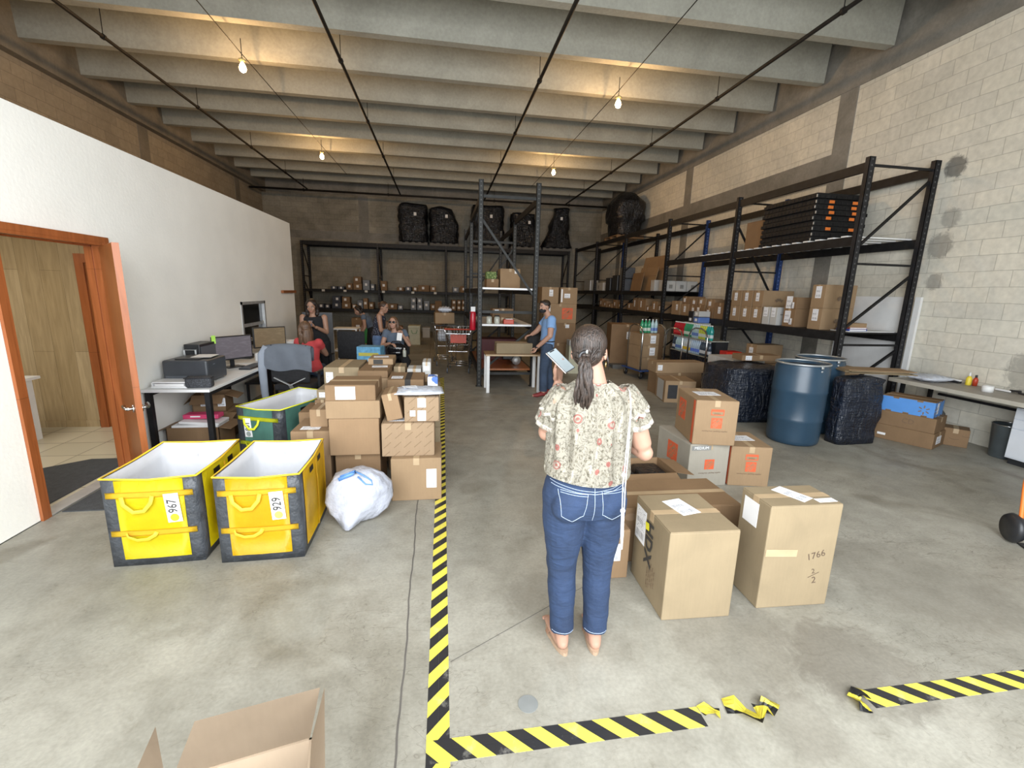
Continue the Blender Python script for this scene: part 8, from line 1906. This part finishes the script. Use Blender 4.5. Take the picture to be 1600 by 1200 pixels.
# seated woman in coral, seen from behind her shoulder
Yr = 7.15; rx0 = q(482, 540, Yr).x
def rel(dx, dy, z): return V(rx0+dx, Yr+dy, z)
J = dict(pelvis=rel(0.02, 0, 0.56), chest=rel(0.0, 0.02, 0.86), neck=rel(-0.02, 0.02, 1.03), head=rel(-0.05, 0.04, 1.165), shL=rel(-0.16, 0.06, 0.965), shR=rel(0.16, -0.04, 0.965), elL=rel(-0.24, 0.22, 0.78), elR=rel(0.20, 0.20, 0.76), wrL=rel(-0.28, 0.42, 0.84), wrR=rel(-0.02, 0.45, 0.84),
         hipL=rel(-0.08, 0.04, 0.53), hipR=rel(0.10, 0.0, 0.53), knL=rel(-0.14, 0.46, 0.50), knR=rel(0.06, 0.46, 0.50), anL=rel(-0.16, 0.46, 0.085), anR=rel(0.04, 0.46, 0.085), toeL=rel(-0.18, 0.62, 0.03), toeR=rel(0.03, 0.62, 0.03), fwd=V(-0.62, 0.75, -0.12))
rr_, rj, (rR, rF, rU) = person('person', 'seated person in a coral top with long light brown hair, back to the camera', (rx0, Yr, 0), J, M['red_top'], M['denim_d'], M['skin_pale'], 0.008, 0.98, sleeve=0.35, shoes=M['black_cl'], brow='hair_br')
long_hair(rj['head'], rR, rF, rU, M['hair_lt'], rr_, 0.27)
sc_ = empty('office_chair', (rx0+0.02, Yr+0.02, 0), 0.0); tag(sc_, 'dark stool chair under the seated person in coral', 'chair', 'office chairs by the desks')
part('seat', sc_, M['black_fab'], lambda bm: cbox(bm, (0, 0.05, 0.415), (0.46, 0.46, 0.06), None, 0.02), True); part('gas_stem', sc_, M['dark'], lambda bm: tube(bm, [(0, 0.05, 0.06), (0, 0.05, 0.39)], 0.025, 10)); part('star_base', sc_, M['dark'], lambda bm: [bar(bm, (0, 0.05, 0.05), (0.26*math.cos(a), 0.05+0.26*math.sin(a), 0.03), 0.04, 0.03) for a in (0.3, 1.56, 2.8, 4.07, 5.3)])
# standing woman in patterned top reaching towards the seated one
Yp = 9.38; px0 = q(591, 520, Yp).x
def rel(dx, dy, z): return V(px0+dx, Yp+dy, z)
J = dict(pelvis=rel(0.0, 0, 0.86), chest=rel(0.03, 0, 1.16), neck=rel(0.08, 0, 1.32), head=rel(0.13, -0.01, 1.425), shL=rel(0.05, 0.17, 1.26), shR=rel(0.05, -0.17, 1.26), elL=rel(0.14, 0.20, 1.02), elR=rel(0.09, -0.24, 0.98), wrL=rel(0.34, 0.12, 1.03), wrR=rel(0.34, -0.18, 0.98),
         hipL=rel(0.0, 0.09, 0.83), hipR=rel(0.0, -0.09, 0.83), knL=rel(0.06, 0.10, 0.45), knR=rel(0.0, -0.10, 0.45), anL=rel(0.05, 0.10, 0.085), anR=rel(-0.02, -0.10, 0.085), toeL=rel(0.22, 0.10, 0.03), toeR=rel(0.15, -0.12, 0.03), fwd=V(0.9, -0.42, -0.30))
pr2, pj, (pR, pF, pU) = person('person', 'person in a navy patterned sleeveless top and light jeans, arm stretched out', (px0, Yp, 0), J, M['pattern'], M['denim_l'], M['skin_tan'], 0.008, 1.05, bare_arms=True, shoes=M['black_cl'], hem=0.06, brow='hair_br')
def bun(bm):
    M3 = Matrix((pR, pF, pU)).transposed(); c = pj['head']; ell(bm, c+pU*0.036-pF*0.022, (0.082, 0.092, 0.082), M3); ell(bm, c-pF*0.07-pU*0.01, (0.06, 0.05, 0.06), M3); ell(bm, c-pF*0.12+pU*0.03, (0.035, 0.035, 0.035), M3)
fused('hair', bun, M['hair_br'], pr2, 0.008, 3)
# seated smiling woman with sunglasses, white tag in her hand
Ys = 8.70; sx0 = q(617, 540, Ys).x
def rel(dx, dy, z): return V(sx0+dx, Ys+dy, z)
J = dict(pelvis=rel(0.02, 0.10, 0.58), chest=rel(0.01, 0.06, 0.88), neck=rel(0.0, 0.03, 1.045), head=rel(-0.02, -0.01, 1.17), shL=rel(0.17, 0.05, 0.985), shR=rel(-0.16, 0.05, 0.985), elL=rel(0.27, -0.04, 0.76), elR=rel(-0.23, -0.02, 0.74), wrL=rel(0.16, -0.14, 0.95), wrR=rel(-0.06, -0.20, 0.80),
         hipL=rel(0.10, 0.08, 0.54), hipR=rel(-0.08, 0.08, 0.54), knL=rel(0.22, -0.34, 0.52), knR=rel(-0.02, -0.40, 0.52), anL=rel(0.20, -0.32, 0.085), anR=rel(0.0, -0.36, 0.085), toeL=rel(0.24, -0.47, 0.03), toeR=rel(0.0, -0.52, 0.03), fwd=V(-0.15, -1, 0.10))
sr, sj, (sR, sF, sU) = person('person', 'seated smiling person with dark sunglasses and a slate top, holding a white tag', (sx0, Ys, 0), J, M['grey_cl'], M['black_cl'], M['skin'], 0.008, 1.05, sleeve=0.4, shoes=M['black_cl'], sunglasses=True, smile=True, brow='hair_lt', hands={'L': (V(-0.35, -0.2, 0.9), V(-0.5, -0.8, 0), -1, 0.8), 'R': (V(0.6, -0.5, -0.1), V(0, 0, -1), 1, 0.4)})
long_hair(sj['head'], sR, sF, sU, M['hair_lt'], sr, 0.15, True)
e = empty('paper_tag', (sx0+0.11, Ys-0.235, 0.93), rot=(1.45, 0.12, 0)); tag(e, 'white paper tag held up by the seated person in sunglasses', 'tag'); part('tag_sheet', e, M['white_paper'], lambda bm: cbox(bm, (0, 0, 0), (0.09, 0.14, 0.003)))
e = empty('handbag', (sx0+0.05, Ys-0.20, 0.60)); tag(e, 'glossy black handbag on the lap of the seated person in sunglasses', 'handbag'); M['gloss_b'] = pm('gloss_black', (0.01, 0.01, 0.012), 0.15)
fused('bag_body', lambda bm: (ell(bm, (0, 0, 0.10), (0.19, 0.09, 0.11)), ell(bm, (0, 0, 0.03), (0.17, 0.09, 0.05))), M['gloss_b'], e, 0.01, 3); part('handle', e, M['gloss_b'], lambda bm: tube(bm, [(-0.12, -0.02, 0.16), (-0.07, -0.05, 0.24), (0.06, -0.05, 0.24), (0.12, -0.02, 0.16)], 0.009, 8), True)
e = empty('water_bottle', (sx0+0.21, Ys-0.42, 0.585)); tag(e, 'small clear bottle with a white cap between the handbag and the knee', 'bottle'); part('bottle_body', e, M['glassy'], lambda bm: lathe(bm, [(0.028, 0), (0.032, 0.01), (0.032, 0.11), (0.013, 0.14)], 16), True); part('cap', e, M['capw'], lambda bm: lathe(bm, [(0.015, 0.14), (0.015, 0.16)], 14))
oc_ = empty('office_chair', (sx0+0.02, Ys+0.05, 0), PI); tag(oc_, 'black round office chair under the seated person in sunglasses', 'chair', 'office chairs by the desks')
part('seat', oc_, M['black_fab'], lambda bm: cbox(bm, (0, 0.02, 0.40), (0.52, 0.50, 0.08), None, 0.03), True); part('backrest', oc_, M['black_fab'], lambda bm: cbox(bm, (0, -0.27, 0.72), (0.46, 0.05, 0.40), None, 0.024), True); part('gas_stem', oc_, M['dark'], lambda bm: tube(bm, [(0, 0, 0.06), (0, 0, 0.38)], 0.025, 10)); part('star_base', oc_, M['dark'], lambda bm: [bar(bm, (0, 0, 0.05), (0.28*math.cos(a), 0.28*math.sin(a), 0.03), 0.04, 0.03) for a in (0.3, 1.56, 2.8, 4.07, 5.3)]); part('back_bracket', oc_, M['dark'], lambda bm: bar(bm, (0, -0.22, 0.38), (0, -0.28, 0.56), 0.06, 0.015))
# bent-over person further back, behind the patterned top
Yk = 11.6; kx0 = q(566, 500, Yk).x
def rel(dx, dy, z): return V(kx0+dx, Yk+dy, z)
J = dict(pelvis=rel(0.22, 0.1, 0.80), chest=rel(0.10, 0.0, 1.05), neck=rel(0.0, -0.04, 1.17), head=rel(-0.08, -0.08, 1.255), shL=rel(0.06, -0.16, 1.10), shR=rel(0.08, 0.17, 1.12), elL=rel(0.10, -0.26, 0.86), elR=rel(0.0, 0.2, 0.88), wrL=rel(0.0, -0.30, 0.66), wrR=rel(-0.08, 0.1, 0.70),
         hipL=rel(0.22, 0.0, 0.78), hipR=rel(0.22, 0.18, 0.78), knL=rel(0.16, 0.0, 0.43), knR=rel(0.18, 0.2, 0.43), anL=rel(0.22, 0.0, 0.085), anR=rel(0.24, 0.2, 0.085), toeL=rel(0.05, 0.0, 0.03), toeR=rel(0.06, 0.18, 0.03), fwd=V(-0.8, -0.45, -0.5))
kr, kj, (kR, kF, kU) = person('person', 'dark-haired person bending over the green crate, mostly hidden by the patterned top', (kx0+0.2, Yk, 0), J, M['grey_cl'], M['black_cl'], M['skin_pale'], 0.010, 0.95, sleeve=0.3, shoes=M['black_cl'])
long_hair(kj['head'], kR, kF, kU, M['hair_b'], kr, 0.08, True, vox=0.01)
